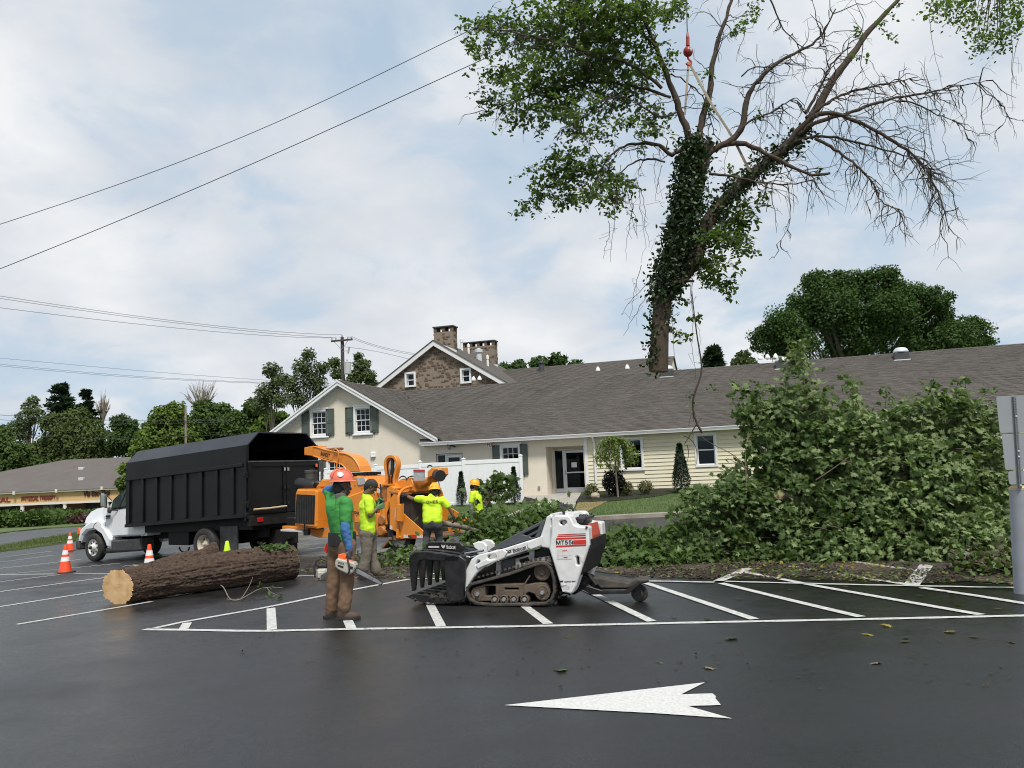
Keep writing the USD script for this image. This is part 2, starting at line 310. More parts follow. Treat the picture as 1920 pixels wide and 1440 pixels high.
verge_lo = gp((-160, 1056), (0, 1034.5), (60, 1027), (144, 1015), (230, 1004), (330, 992), (420, 982))
verge_hi = gp((-160, 1046), (0, 1028), (62, 1016), (112, 1007.5), (144, 1003.5), (230, 993), (330, 982), (420, 974))
far_road = gp((-160, 1013), (0, 1000), (37, 996), (87, 991), (150, 987), (250, 976), (420, 960))
lot_edge = [tuple(p) for p in verge_lo]
LOT = Polygon(lot_edge + [(-14, 47), (2, 46), (24, 42), (46, 28), (46, -16), (-50, -16), (-50, 14)]).buffer(0)
struct('parking_lot', sheet(LOT, 0.0, 0.9), 'wet_asphalt', True)
road_poly = Polygon([tuple(p) for p in verge_hi]+[tuple(p) for p in far_road[::-1]]).buffer(0.05)
struct('road', sheet(road_poly, -0.03, 1.6), 'road_asphalt', True)
struct('grass_verge', sheet(Polygon([tuple(p) for p in verge_lo]+[tuple(p) for p in verge_hi[::-1]]).buffer(0), 0.06, 0.9, 0.3, 0.05), 'grass_soil', True)
_ln = gp((80, 1005.5), (150, 999.5), (240, 990)); obj('lane_marking', strip(_ln, 0.22, -0.018, 1.0), 'road_paint', '/World/road')
far_kerb = gp((-160, 1012), (0, 999), (37, 995.3)); obj('road_edge_line', strip(gp((-100,1009),(0,999.5),(34,996.7)), 0.4, -0.015, 1.0), 'road_paint', '/World/road')
# far lawn beyond the road with the hedge on it, and the shops' own parking lot
far_lawn = Polygon([tuple(p) for p in far_road]+[(-24, 100), (-60, 106), (-130, 100)]).buffer(0)
struct('far_lawn', sheet(far_lawn, 0.07, 2.5, 0.3), 'grass_soil', True)

# painted lines: parts of the parking lot
LOTP = '/World/parking_lot'
def paint(name, pxs, wd, m='road_paint', dz=0.004): return obj(name, strip(gp(*pxs), wd, dz), m, LOTP)
paint('hatch_border', [(270,1180.5),(480,1184),(960,1175),(1340,1167),(1640,1161),(1990,1153)], 0.105, dz=0.0045)
paint('hatch_border', [(290,1178),(340,1167),(500,1139),(640,1110),(768,1086)], 0.10)
for a, b in ([(351,1168),(344,1180)], [(508,1140.5),(510,1181)], [(645,1148),(660,1181)], [(800,1121),(827,1174.5)], [(975,1130),(1028,1170)]): paint('hatch_stripe', [a, b], 0.115)
for s in ([(1070,1094),(1140,1127),(1222,1166.5)], [(1211,1094),(1300,1124),(1415,1162.5)], [(1352,1094.5),(1480,1126),(1615,1158)], [(1390,1072),(1530,1099.5),(1840,1154)], [(1728,1103),(1830,1118),(1985,1143)]): paint('hatch_stripe', s, 0.115, dz=0.0105)
paint('hatch_border', [(1120,1089),(1215,1090.5),(1340,1093)], 0.10, 'worn_paint', 0.0125); paint('hatch_border', [(1360,1091.5),(1640,1098.5),(1905,1103.5)], 0.10, 'worn_paint', 0.0135)
paint('hatch_stripe', [(1480,1063),(1600,1081),(1700,1097)], 0.12, 'worn_paint', 0.0125); paint('hatch_stripe', [(1600,1054),(1720,1071)], 0.12, 'worn_paint', 0.0125)
paint('hatch_stripe', [(1347,1091),(1380,1077),(1402,1067)], 0.16, 'worn_paint', 0.0145); paint('hatch_stripe', [(1708,1100),(1738,1060)], 0.2, 'worn_paint', 0.0145)
paint('stall_line', [(545,1081),(598,1078.5)], 0.10, 'worn_paint'); paint('stall_line', [(668,1082.3),(760,1083.5)], 0.10, 'worn_paint'); paint('stall_line', [(775,1085),(850,1086)], 0.10, 'worn_paint'); paint('stall_line', [(800,1079),(850,1068)], 0.10, 'worn_paint', 0.006)
for s in ([(32,1171),(160,1149.5),(285,1128)], [(-40,1144),(193,1107.5)], [(-40,1115),(100,1096),(206,1082)], [(-40,1096),(60,1084),(112,1077.5)], [(-40,1081),(60,1072.5),(225,1056)], [(-40,1070),(60,1059.5),(152,1049)], [(-40,1059),(100,1041)], [(-40,1050),(98,1033.5)], [(200,1050),(340,1037),(430,1029)], [(230,1062),(350,1046),(420,1040)]): paint('stall_line', s, 0.10)
paint('stall_line', [(-30,1077.2),(105,1076.6)], 0.10, dz=0.0055); paint('stall_line', [(140,1076),(212,1075.5)], 0.10, dz=0.0055); paint('stall_line', [(566,1029.5),(620,1026)], 0.12)
_ap = gp((946,1323.3),(1322,1280.5),(1277,1303),(1336,1301.2),(1343,1307),(1341,1310),(1352,1323),(1290,1325),(1373,1348.5),(1230,1338.5))
obj('direction_arrow', sheet(Polygon([tuple(p) for p in _ap]), 0.005, 0.3), 'arrow_paint', LOTP, True)
# ---------------- the cream office building ----------------
look('stucco', (0.665, 0.605, 0.495), 0.9, var=0.04, scale=2.5, bump=0.12, bscale=90, dirt=(0.60, 0.535, 0.43), dscale=0.7, damt=0.3)
look('siding', (0.66, 0.615, 0.455), 0.65, var=0.035, scale=1.2, island=0.0, dirt=(0.5, 0.45, 0.3), dscale=1.0, damt=0.25)
look('white_trim', (0.72, 0.73, 0.73), 0.45, var=0.04, scale=3.0, dirt=(0.5, 0.5, 0.48), dscale=1.5, damt=0.25)
look('vinyl', (0.78, 0.79, 0.80), 0.35, var=0.02, scale=2.0, dirt=(0.62, 0.62, 0.6), dscale=0.9, damt=0.2)
look('shingle', (0.168, 0.147, 0.127), 0.9, var=0.25, scale=9.0, island=0.5, dirt=(0.112, 0.098, 0.085), dscale=0.5, damt=0.8)
look('shutter_green', (0.072, 0.092, 0.077), 0.5, var=0.06, scale=4.0)
look('black_iron', (0.012, 0.012, 0.013), 0.5)
look('dark_room', (0.012, 0.012, 0.013), 0.7, var=0.4, scale=0.8)
look('aluminium', (0.55, 0.57, 0.59), 0.4, var=0.04, scale=3.0, metal=0.2)
look('grey_metal', (0.30, 0.31, 0.32), 0.45, var=0.08, scale=4.0, metal=0.4)
look('blind_grey', (0.18, 0.19, 0.19), 0.8)
look('sign_red', (0.36, 0.02, 0.03), 0.5); look('sign_white', (0.72, 0.71, 0.68), 0.5); look('paper_white', (0.75, 0.75, 0.74), 0.7, dirt=(0.3, 0.3, 0.3), dscale=60, damt=0.7)
look('lead_grey', (0.055, 0.056, 0.06), 0.5, var=0.1)
glass_pane('window_glass', (0.75, 0.8, 0.8))
YAW = -rad(18)
_d = ray(1063, 927); _p = CAM+_d*(40/_d[1])
B = Plane(_p, YAW); ZF = float(_p[2])          # floor height at the door
def bs(px, py, t=0.0): return B.hit(px, py, t)
BASE = B(0, 0, ZF-.05)
office = thing('office_building', 'long cream single-storey office building with grey shingle roof and green-shuttered gable end', 'building', BASE)
def bp(name, m, lk, parent=None, smooth=False, **k): return obj(name, B.mesh(m), lk, parent or office, smooth, **k)
sA, zA = bs(632, 712, -0.45)                   # gable apex of the rake
sR, zR = bs(820, 821, -0.45)                   # right foot of the rake
A = (zA-zR)/(sR-sA); HW = 1.15*(sR-sA)
sE, zE = bs(790, 829, -0.45); sE2, zE2 = bs(1395, 797.5, -0.45)
zEAVE = 0.5*(zE+zE2); S1 = 34.0; TR = 7.4; ZRID = zA
print('office', dict(ZF=ZF, sA=sA, zA=zA, sR=sR, zR=zR, A=A, sE=sE, zE=zE, sE2=sE2, zE2=zE2))
sL = sA-HW; zBOT = ZF-1.1
sSID, _ = bs(1098, 870)                        # where stucco gives way to lap siding
WALL_T = 0.25
# openings in the front wall: (s0, s1, z0, z1)
def opening(px0, py0, px1, py1, t=0.0):
    a, b = bs(px0, (py0+py1)/2, t)[0], bs(px1, (py0+py1)/2, t)[0]; c = (px0+px1)/2
    return a, b, bs(c, py1, t)[1], bs(c, py0, t)[1]
W_GA = opening(585.5, 772, 611.5, 815); W_GB = opening(667, 766, 694, 809.5)
W_1 = opening(1167, 824, 1203, 878.5); W_2 = opening(1307, 815.5, 1340.5, 871.5)
W_3 = opening(1680, 796, 1716, 858)
W_M = opening(942, 838, 973, 888); W_L = opening(617, 865, 647, 910)
EN = opening(1025, 836.5, 1095.5, 928); EN = (EN[0], EN[1], ZF, EN[3])
D2 = opening(818, 850, 869, 925); D2 = (D2[0], D2[1], ZF, D2[3])
holes = [W_GA, W_GB, W_1, W_2, W_3, W_M, W_L, EN, D2]
zWT = zEAVE-0.05
front = Polygon([(sL, zBOT), (S1, zBOT), (S1, zWT), (sR+.2, zWT), (sR+.2, zA-A*(sR+.2-sA)-.22), (sA, zA-.22), (sL, zA-A*HW-.22)])
hp = [sbox(h[0], h[2], h[1], h[3]) for h in holes]
stucco_w = front.intersection(sbox(-99, -9, sSID, 99)); siding_w = front.intersection(sbox(sSID, -9, 99, 99))
for q in hp: stucco_w = stucco_w.difference(q); siding_w = siding_w.difference(q)
bp('stucco_wall', prism(stucco_w, 0, WALL_T), 'stucco'); bp('siding_wall', prism(siding_w, 0.02, WALL_T), 'siding')
# back and end walls, and a dark room behind the glass
bp('end_wall', cat(bx(S1-.25, S1, .25, 14, zBOT, zWT), bx(sL, sL+.25, .25, 14, zBOT, zA-A*HW-.2), bx(sL, S1, 14, 14.25, zBOT, zWT)), 'stucco')
bp('inner_wall', bx(sL+.3, S1-.3, 2.6, 2.7, zBOT, zWT), 'dark_room'); bp('inner_floor', bx(sL+.3, S1-.3, .26, 2.6, ZF-.3, ZF-.01), 'dark_room')
# lap boards
nb = int((zWT-(ZF-.25))/0.178); 
for i in range(nb+1):
    z0 = ZF-.25+i*0.178; z1 = min(z0+0.178, zWT)
    if z1-z0 < .04: continue
    segs = [(sSID+.13, S1)]
    for h in (W_1, W_2, W_3):
        if h[2]-.12 < z1 and h[3]+.12 > z0: segs = [q for a, b in segs for q in ((a, min(b, h[0]-.1)), (max(a, h[1]+.1), b)) if q[1]-q[0] > .02]
    V, Fc = [], []
    m = cat([(np.array([(a,-.035,z0),(b,-.035,z0),(b,-.005,z1),(a,-.005,z1),(a,0.02,z0),(b,0.02,z0)], float), np.array([(0,1,2),(0,2,3),(4,5,1),(4,1,0)])) for a, b in segs])
    bp('lap_board', m, 'siding')
bp('corner_trim', rbx(sSID-.02, sSID+.13, -.045, .02, ZF-.25, zWT-.02, .008), 'white_trim')
# windows
def window(h, muntin=None, casing=0.11, sill=True, blind=False, glass='window_glass'):
    a, b, c, d = h
    w = bp('window', frame(a-casing, b+casing, c-casing, d+casing, casing-.004, -.055, .02), 'white_trim')
    mid = (c+d)/2
    bp('sash', cat(frame(a, b, mid-.02, d, .045, .02, .055), frame(a, b, c, mid+.02, .05, .055, .09)), 'white_trim', w)
    bp('pane', cat(bx(a+.045, b-.045, .035, .039, mid+.025, d-.045), bx(a+.05, b-.05, .07, .074, c+.05, mid-.03)), glass, w)
    if blind: bp('blind', bx(a+.05, b-.05, .10, .11, d-.26, d-.045), 'blind_grey', w)
    if muntin:
        nx, nz = muntin; ms = []
        for z0, z1, y0 in ((mid+.02, d-.04, .018), (c+.05, mid-.02, .05)):
            for k in range(1, nx): x = a+.045+(b-a-.09)*k/nx; ms.append(bx(x-.011, x+.011, y0, y0+.03, z0, z1))
            for k in range(1, nz): z = z0+(z1-z0)*k/nz; ms.append(bx(a+.045, b-.045, y0+.002, y0+.028, z-.011, z+.011))
        bp('muntin', cat(ms), 'white_trim', w)
    if sill: bp('sill', rbx(a-casing-.06, b+casing+.06, -.10, -.003, c-casing-.075, c-casing-.003, .01), 'white_trim', w)
    if muntin: bp('head_trim', rbx(a-casing-.05, b+casing+.05, -.07, -.003, d+casing+.003, d+casing+.10, .01), 'white_trim', w)
    return w
def shutter(a, b, c, d):
    s_ = bp('shutter', cat(rbx(a, b, -.055, -.004, c, d, .006), frame(a, b, c, (c+d)/2-.01, .055, -.072, -.055), frame(a, b, (c+d)/2+.01, d, .055, -.072, -.055)), 'shutter_green')
    bp('raised_panel', cat(*[rbx(a+.09, b-.09, -.068, -.055, z0, z1, .01) for z0, z1 in ((c+.10, (c+d)/2-.10), ((c+d)/2+.10, d-.10))]), 'shutter_green', s_)
    m = (a+b)/2
    bp('hinge', cat(*[bx(a+.01, a+.16, -.082, -.072, z-.02, z+.02) for z in (c+.05, d-.05)]), 'black_iron', s_); bp('holdback', bx(m-.02, m+.02, -.085, -.074, c-.10, c+.04), 'black_iron', s_)
for h in (W_GA, W_GB): window(h, (3, 2)); 
for h in (W_M, W_L): window(h, (3, 2))
for h in (W_1, W_2, W_3): window(h, None, 0.10, False, True)
for (h, pxl, pxr) in ((W_GA, (566.5, 580.5), (612, 627)), (W_GB, (648.5, 663), (695, 710)), (W_M, (924.5, 938.5), (976.5, 990.5)), (W_L, (599, 611), (651, 663))):
    for a, b in (pxl, pxr):
        py = 790 if h in (W_GA, W_GB) else 870
        x0, x1 = bs(a, py)[0], bs(b, py)[0]
        if h[0] < 0: pass
        shutter(x0, x1, h[2]-.08, h[3]+.12)
# entrance: recess, sidelight, glass door, paper notice
a, b, c, d = EN; RD = 1.0
bp('entry_recess', cat(bx(a-.12, a, WALL_T+.001, RD+.3, c, d+.12), bx(b, b+.12, WALL_T+.001, RD+.3, c, d+.12), bx(a, b, WALL_T+.001, RD+.3, d, d+.12), bx(a, b, RD+.12, RD+.3, d-.13, d)), 'stucco')
def door_unit(a, b, c, d, t, notice=True, sl=0.27):
    m = a+(b-a)*sl
    D = bp('door', cat(frame(m+.05, b-.06, c+.02, d-.07, .12, t, t+.045), bx(m+.17, b-.18, t, t+.045, c+.14, c+.30), bx(m+.17, b-.18, t+.002, t+.043, c+1.0, c+1.06)), 'aluminium')
    bp('door_frame', cat(frame(a, b, c, d, .055, t+.05, t+.13), bx(m-.03, m+.045, t+.048, t+.132, c+.06, d-.06), bx(a+.06, m-.03, t+.052, t+.128, c+.06, c+.26)), 'aluminium')
    bp('pane', bx(m+.17, b-.18, t+.02, t+.026, c+.30, d-.19), 'window_glass', D); bp('sidelight_pane', bx(a+.055, m-.03, t+.08, t+.086, c+.26, d-.06), 'window_glass')
    bp('handle', cat(rbx(m+.08, m+.12, t-.03, t, c+.92, c+1.16, .01), cyl((m+.10, t-.05, c+1.0), (m+.24, t-.05, c+1.0), .012, 8)), 'grey_metal', D)
    if notice: bp('notice', bx(m+.42, m+.42+.27, t+.012, t+.017, c+1.28, c+1.52), 'paper_white', D)
    bp('threshold', bx(m+.05, b-.06, t-.05, t+.05, c, c+.018), 'aluminium', D)
en_a, en_b = bs(1039, 880, RD)[0], b-.02
bp('entry_recess', bx(a, en_a, RD, RD+.2, c, d), 'stucco'); door_unit(en_a, en_b, c, d-.12, RD)
door_unit(D2[0]+.02, D2[1]-.02, D2[2], D2[3]-.02, .06, False, .33)
# roof: shingles laid in courses over sloped decks
def wing_z(s): return zA-A*np.abs(s-sA)
B_SL = (ZRID-zEAVE)/(TR+.45)
def main_z(t): return zEAVE+B_SL*(t+.45)
sP = sE-.05
bp('roof_deck', (np.array([(sP,-.45,zEAVE),(S1+.4,-.45,zEAVE),(S1+.4,TR,ZRID),(sA+.3,TR,ZRID),(S1+.4,2*TR+.45,zEAVE),(sA,2*TR+.45,zEAVE), (sP,-.45,zEAVE-.1),(S1+.4,-.45,zEAVE-.1)], float), np.array([(0,1,2),(0,2,3),(3,2,4),(3,4,5),(6,7,1),(6,1,0)])), 'shingle')
zfl = zA-A*HW
bp('roof_deck', (np.array([(sA,-.45,zA),(sA,16,zA),(sA-HW,-.45,zfl),(sA-HW,16,zfl),(sA+HW,-.45,zfl),(sA+HW,16,zfl)], float), np.array([(0,3,1),(0,2,3),(0,1,5),(0,5,4)])), 'shingle')
def courses(O, U, Vd, ulen, vlen, keep, seed, row=0.15):
    r = np.random.default_rng(seed); N = np.cross(U, Vd); vs, fs = [], []
    for i in range(int(vlen/row)):
        e = np.cumsum(r.uniform(.18, .50, int(ulen/.18)))-.2; e = e[e < ulen]; a, b = e[:-1], e[1:]-.004
        v0, v1 = i*row-.01, (i+1)*row+.03; hh = .018+.014*r.random(len(a)); v0 = v0 - .012*r.random(len(a))*(r.random(len(a)) < .5)
        P = lambda u, v, n: O+np.multiply.outer(u, U)+np.multiply.outer(np.broadcast_to(v, u.shape), Vd)+np.multiply.outer(np.broadcast_to(n, u.shape), N)
        q = np.stack([P(a, v0, hh), P(b, v0, hh), P(b, v1, .006), P(a, v1, .006), P(a, v0, 0), P(b, v0, 0)], 1)
        ok = keep(q.mean(1)); q = q[ok]; n0 = sum(len(x) for x in vs); k = np.arange(len(q))[:, None]*6+n0
        vs.append(q.reshape(-1, 3)); fs.append(np.vstack([k+[0,1,2], k+[0,2,3], k+[4,5,1], k+[4,1,0]]))
    return np.vstack(vs), np.vstack(fs)
vl = math.hypot(TR+.45, ZRID-zEAVE); Vd = np.array([0, (TR+.45)/vl, (ZRID-zEAVE)/vl])
m = courses(np.array([sA-.5, -.45, zEAVE]), np.array([1.0, 0, 0]), Vd, S1+.4-sA+.5, vl, lambda c: (main_z(c[:, 1]) > wing_z(c[:, 0])-.02) | ((c[:, 1] < -.02) & (c[:, 0] > sP)), 3)
bp('shingles', m, 'shingle', kind='stuff')
wl = HW*math.hypot(1, A); Ud = np.array([0, 1.0, 0]); Vw = np.array([-1/math.hypot(1, A), 0, A/math.hypot(1, A)])
m = courses(np.array([sA+HW, -.45, zfl]), Ud, Vw, 14.0, wl, lambda c: (wing_z(c[:, 0]) > main_z(np.minimum(c[:, 1], 2*TR-c[:, 1]))-.02) & ~((c[:, 1] > -.5) & (c[:, 2] < zEAVE-.05)), 4)
bp('shingles', m, 'shingle', kind='stuff')
bp('ridge_cap', cat(*[rot(bx(x, x+.3, -.13, 0, -.01, .02), [1,0,0], .45) and (lambda q: (q[0]+[0, TR, ZRID+.015], q[1]))(rot(bx(x, x+.3, -.14, 0, 0, .016), [1,0,0], .42)) for x in np.arange(sA+.3, S1, .31)]), 'shingle', kind='stuff')
# rakes, soffit, gutter, downspout
def board(p, q, h, t0, t1):             # a board under the line p-q in (s,z), h deep, from t0 to t1
    return prism([p, q, (q[0], q[1]-h), (p[0], p[1]-h)], t0, t1)
for sg in (-1, 1):
    e = sA+sg*(sR-sA if sg > 0 else HW); ze = zA-A*abs(e-sA)
    o = .015*sg
    bp('rake_board', board((sA, zA-.03), (e, ze-.03), .26, -.44, -.40), 'white_trim'); bp('rake_board', board((sA, zA-.015), (e, ze-.015), .10, -.475, -.445), 'white_trim')
    bp('rake_soffit', board((sA, zA-.20), (e, ze-.20), .03, -.395, -.005), 'white_trim'); bp('frieze_board', board((sA, zA-.235), (e, ze-.235), .16, -.04, -.003), 'white_trim')
bp('soffit', bx(sP, S1+.3, -.40, -.002, zEAVE-.17, zEAVE-.14), 'white_trim'); bp('fascia', bx(sP, S1+.3, -.43, -.40, zEAVE-.17, zEAVE-.015), 'white_trim')
gut = [(0, 0), (.0, -.10), (.03, -.13), (.08, -.13), (.10, -.08), (.125, -.03), (.125, .0), (.115, 0), (.09, -.05), (.07, -.12), (.012, -.12), (.012, 0)]
gv = prism([(x, z) for x, z in gut], 0, S1+.3-sP+.05); g2 = (np.stack([gv[0][:, 1]+sP-.03, -.432-gv[0][:, 0], gv[0][:, 2]+zEAVE-.005], 1), gv[1])
bp('gutter', g2, 'white_trim')
sd = bs(1117, 870)[0]
bp('downspout', cat(rbx(sd-.05, sd+.05, -.13, -.04, ZF-.2, zEAVE-.45, .01), tube([(sd, -.085, zEAVE-.44), (sd, -.15, zEAVE-.36), (sd, -.45, zEAVE-.16)], .05, 8)), 'white_trim')
# roof fittings
def roof_pt(px, py):                    # the point of the front slope seen at a pixel
    d = ray(px, py); d = np.array([d@B.w, d@B.n, d[2]]); o = CAM-B.p0; o = np.array([o@B.w, o@B.n, CAM[2]])
    k = (zEAVE+B_SL*.45+B_SL*o[1]-o[2])/(d[2]-B_SL*d[1]); return o+d*k
for i, (px, py, sc) in enumerate([(1250, 707, 1.0), (1467, 692, 1.0), (1692, 675, 1.0)]):
    p = roof_pt(px, py); w_ = .33
    v_ = bp('roof_fan', rbx(p[0]-w_, p[0]+w_, p[1], p[1]+.62, p[2]-.1, p[2]+.42, .01), 'lead_grey')
    bp('fan_base', bx(p[0]-w_-.05, p[0]+w_+.05, p[1]-.05, p[1]-.001, p[2]-.06, p[2]+.03), 'white_trim', v_)
    dm = lathe([(.36, 0), (.37, .05), (.33, .10), (.31, .16), (.22, .23), (.10, .26), (0.001, .27)], 20); bp('fan_dome', mv(dm, p[0], p[1]+.31, p[2]+.42), 'aluminium', v_, 40)
def cone_at(px, py, r, h):
    p = roof_pt(px, py); bp('vent_cone', mv(lathe([(r, 0), (r*.85, h*.25), (r*.4, h*.8), (.001, h)], 10), p), 'sign_white')
for q in [(1121, 691), (1176, 687), (1425, 668.5), (1439, 667.5), (1454, 666.5), (888, 709), (899, 708)]:
    p = B.hit(q[0], q[1], TR+.02); bp('vent_cone', mv(lathe([(.13, -.05), (.13, .03), (.06, .18), (.001, .22)], 10), p[0], TR+.02, p[1]-.1), 'sign_white')
# wall fittings
def on(px, py): return bs(px, py)
s0, z0 = on(918.5, 833.5)
sg = bp('fire_sign', rbx(s0-.18, s0+.18, -.02, -.003, z0-.16, z0+.16, .004), 'sign_white'); tx = text('FDC', .20, .004); tx = (tx[0]*[.72, 1, 1]+[s0-.15, -.021, z0-.10], tx[1]); bp('sign_lettering', tx, 'sign_red', sg)
s0, z0 = on(700.5, 853); bp('wall_vent', cat(rbx(s0-.14, s0+.14, -.10, -.003, z0-.12, z0+.14, .02), bx(s0-.10, s0+.10, -.12, -.10, z0-.11, z0-.06)), 'white_trim')
s0, z0 = on(842, 837); bp('wall_light', cat(mv(rot(lathe([(.10, 0), (.11, .04), (.09, .09), (.001, .11)], 14), [1,0,0], PI/2), s0, -.003, z0), rbx(s0-.07, s0+.07, -.09, -.01, z0-.16, z0-.08, .02)), 'grey_metal')
s0, z0 = on(1011, 914.5); bp('outlet_box', rbx(s0-.055, s0+.055, -.06, -.003, z0-.08, z0+.08, .01), 'grey_metal')
# rear wing roof seen over the ridge
zr2 = at(1100, 681, 62); RW = Plane(zr2, YAW)
a0 = RW.hit(925, 692)[0]; a1, z1 = RW.hit(1264, 667.5)
dk = (np.array([(a0,-7,z1-3.6),(a1,-7,z1-3.6),(a1,0,z1),(a0,0,z1),(a0,7,z1-3.6),(a1,7,z1-3.6)], float), np.array([(0,1,2),(0,2,3),(3,2,5),(3,5,4)]))
rw = thing('rear_wing', 'back wing whose grey shingle ridge shows above the main roof', 'building', RW(0, 0, ZF))
obj('roof_deck', RW.mesh(dk), 'shingle', rw)
L_ = math.hypot(7, 3.6); obj('shingles', RW.mesh(courses(np.array([a0, -7, z1-3.6]), np.array([1.0,0,0]), np.array([0, 7/L_, 3.6/L_]), a1-a0, L_, lambda c: c[:, 2] > z1-2.0, 5, .16)), 'shingle', rw, kind='stuff')
obj('wall', RW.mesh(cat(bx(a0+.3, a1-.3, -6.7, -6.5, zBOT, z1-3.5), bx(a0+.3, a1-.3, 6.5, 6.7, zBOT, z1-3.5), prism([(-6.7, zBOT), (6.7, zBOT), (6.7, z1-3.6), (0, z1-.1), (-6.7, z1-3.6)], 0, .2) and (lambda q: (np.stack([q[0][:, 1]+a1-.3, q[0][:, 0], q[0][:, 2]], 1), q[1]))(prism([(-6.7, zBOT), (6.7, zBOT), (6.7, z1-3.6), (0, z1-.1), (-6.7, z1-3.6)], 0, .2)))), 'stucco', rw)
s_, z_ = RW.hit(1015, 688, -.8); obj('vent_pipe', RW.mesh(cat(mv(lathe([(.20, -.5), (.20, .25), (.28, .27), (.28, .40), (.001, .45)], 12), s_, -.8, z_))), 'lead_grey', rw)
# ---------------- leaves ----------------
def leafset(P, size, seed, shape='oval', N=None, tilt=1.0, droop=0.0):
    """leaf-sized faces at the points P; size per leaf; N preferred normals"""
    r = np.random.default_rng(seed); P = np.asarray(P, float); n = len(P)
    size = np.broadcast_to(size, (n,))*r.uniform(.7, 1.25, n)
    if N is None: N = np.tile([0, 0, 1.0], (n, 1))
    N = N + tilt*r.normal(0, .6, (n, 3)); N /= np.linalg.norm(N, axis=1, keepdims=True)+1e-9
    A = r.normal(0, 1, (n, 3)) + [0, 0, -droop]; A -= N*(A*N).sum(1, keepdims=True); A /= np.linalg.norm(A, axis=1, keepdims=True)+1e-9
    Bv = np.cross(N, A)
    if shape == 'oval': o = np.array([(0,0,0),(.35,.27,.05),(.75,.2,.05),(1,0,-.05),(.75,-.2,.05),(.35,-.27,.05)]); f = np.array([(0,1,5),(1,2,4),(1,4,5),(2,3,4)])
    elif shape == 'diamond': o = np.array([(0,0,0),(.5,.36,.08),(1,0,-.04),(.5,-.36,.08)]); f = np.array([(0,1,2),(0,2,3)])
    elif shape == 'blade': o = np.array([(0,-.05,0),(0,.05,0),(1,0,.1)]); f = np.array([(0,1,2)])
    elif shape == 'maple':
        a = np.radians([180, 130, 112, 78, 62, 40, 24, 0, -24, -40, -62, -78, -112, -130]); q = np.array([.12, .40, .26, .62, .38, .56, .34, .72, .34, .56, .38, .62, .26, .40])
        o = np.c_[q*np.cos(a)+.25, q*np.sin(a), -.22*q*q]; o = np.vstack([[.2, 0, .04], o]); k = len(a); f = np.array([(0, 1+(i+1) % k, 1+i) for i in range(k)])
    elif shape == 'spray': o = np.array([(0,-.06,0),(0,.06,0),(.4,.22,.03),(1,0,0),(.45,-.2,.03)]); f = np.array([(0,1,2),(0,2,3),(0,3,4)])
    V = P[:, None] + size[:, None, None]*(o[None, :, :1]*A[:, None]+o[None, :, 1:2]*Bv[:, None]+o[None, :, 2:3]*N[:, None])
    return V.reshape(-1, 3), (f[None]+np.arange(n)[:, None, None]*len(o)).reshape(-1, 3)
def lobe_points(c, R, n, r, fill=0.35, sq=(1, 1, 1), gap=0.45):
    """points in a lumpy shell round c with gaps"""
    d = r.normal(0, 1, (n*2, 3)); d /= np.linalg.norm(d, axis=1, keepdims=True)
    nz = meshkit.noise(d*2.6+np.asarray(c)*.37, 3); q = 1+.55*(nz-.5)+.22*(meshkit.noise(d*6.5+np.asarray(c)*.53, 5)-.5)
    keep = (meshkit.noise(d*4.5+np.asarray(c)*.61, 8) > gap*r.random(len(d))+.12); d, q = d[keep][:n], q[keep][:n]
    rr = R*q*(1-fill*r.random(len(d))**1.6)
    return np.asarray(c)+d*rr[:, None]*np.array(sq), d
def leaflook(name, base, island=0.35, trans=0.22, var=0.3, rough=0.45, scale=0.5, spec=0.35):
    return look(name, base, rough, var=var, scale=scale, island=island, trans=trans, spec=spec)
leaflook('oak_leaves', (0.066, 0.118, 0.036), island=.22, rough=.8, spec=.12, var=.2); leaflook('willow_leaves', (0.105, 0.142, 0.048), island=.22, rough=.8, spec=.12, var=.2); leaflook('pine_needles', (0.042, 0.070, 0.046), island=.25, rough=.8, spec=.12); leaflook('light_leaves', (0.125, 0.175, 0.060))
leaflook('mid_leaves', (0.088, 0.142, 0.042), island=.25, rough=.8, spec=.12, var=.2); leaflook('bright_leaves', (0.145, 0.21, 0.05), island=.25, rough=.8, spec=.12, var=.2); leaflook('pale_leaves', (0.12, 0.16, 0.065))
leaflook('yew_leaves', (0.014, 0.032, 0.012)); leaflook('cedar_leaves', (0.022, 0.044, 0.016)); leaflook('dark_shrub', (0.016, 0.018, 0.014)); leaflook('gold_shrub', (0.15, 0.15, 0.035)); leaflook('weeping_leaves', (0.20, 0.29, 0.055)); leaflook('red_shrub', (0.075, 0.028, 0.022))
look('bark_grey', (0.085, 0.072, 0.058), 0.9, var=0.35, scale=9, bump=.5, bscale=30); look('bark_pale', (0.20, 0.17, 0.13), 0.9, var=0.25, scale=8)

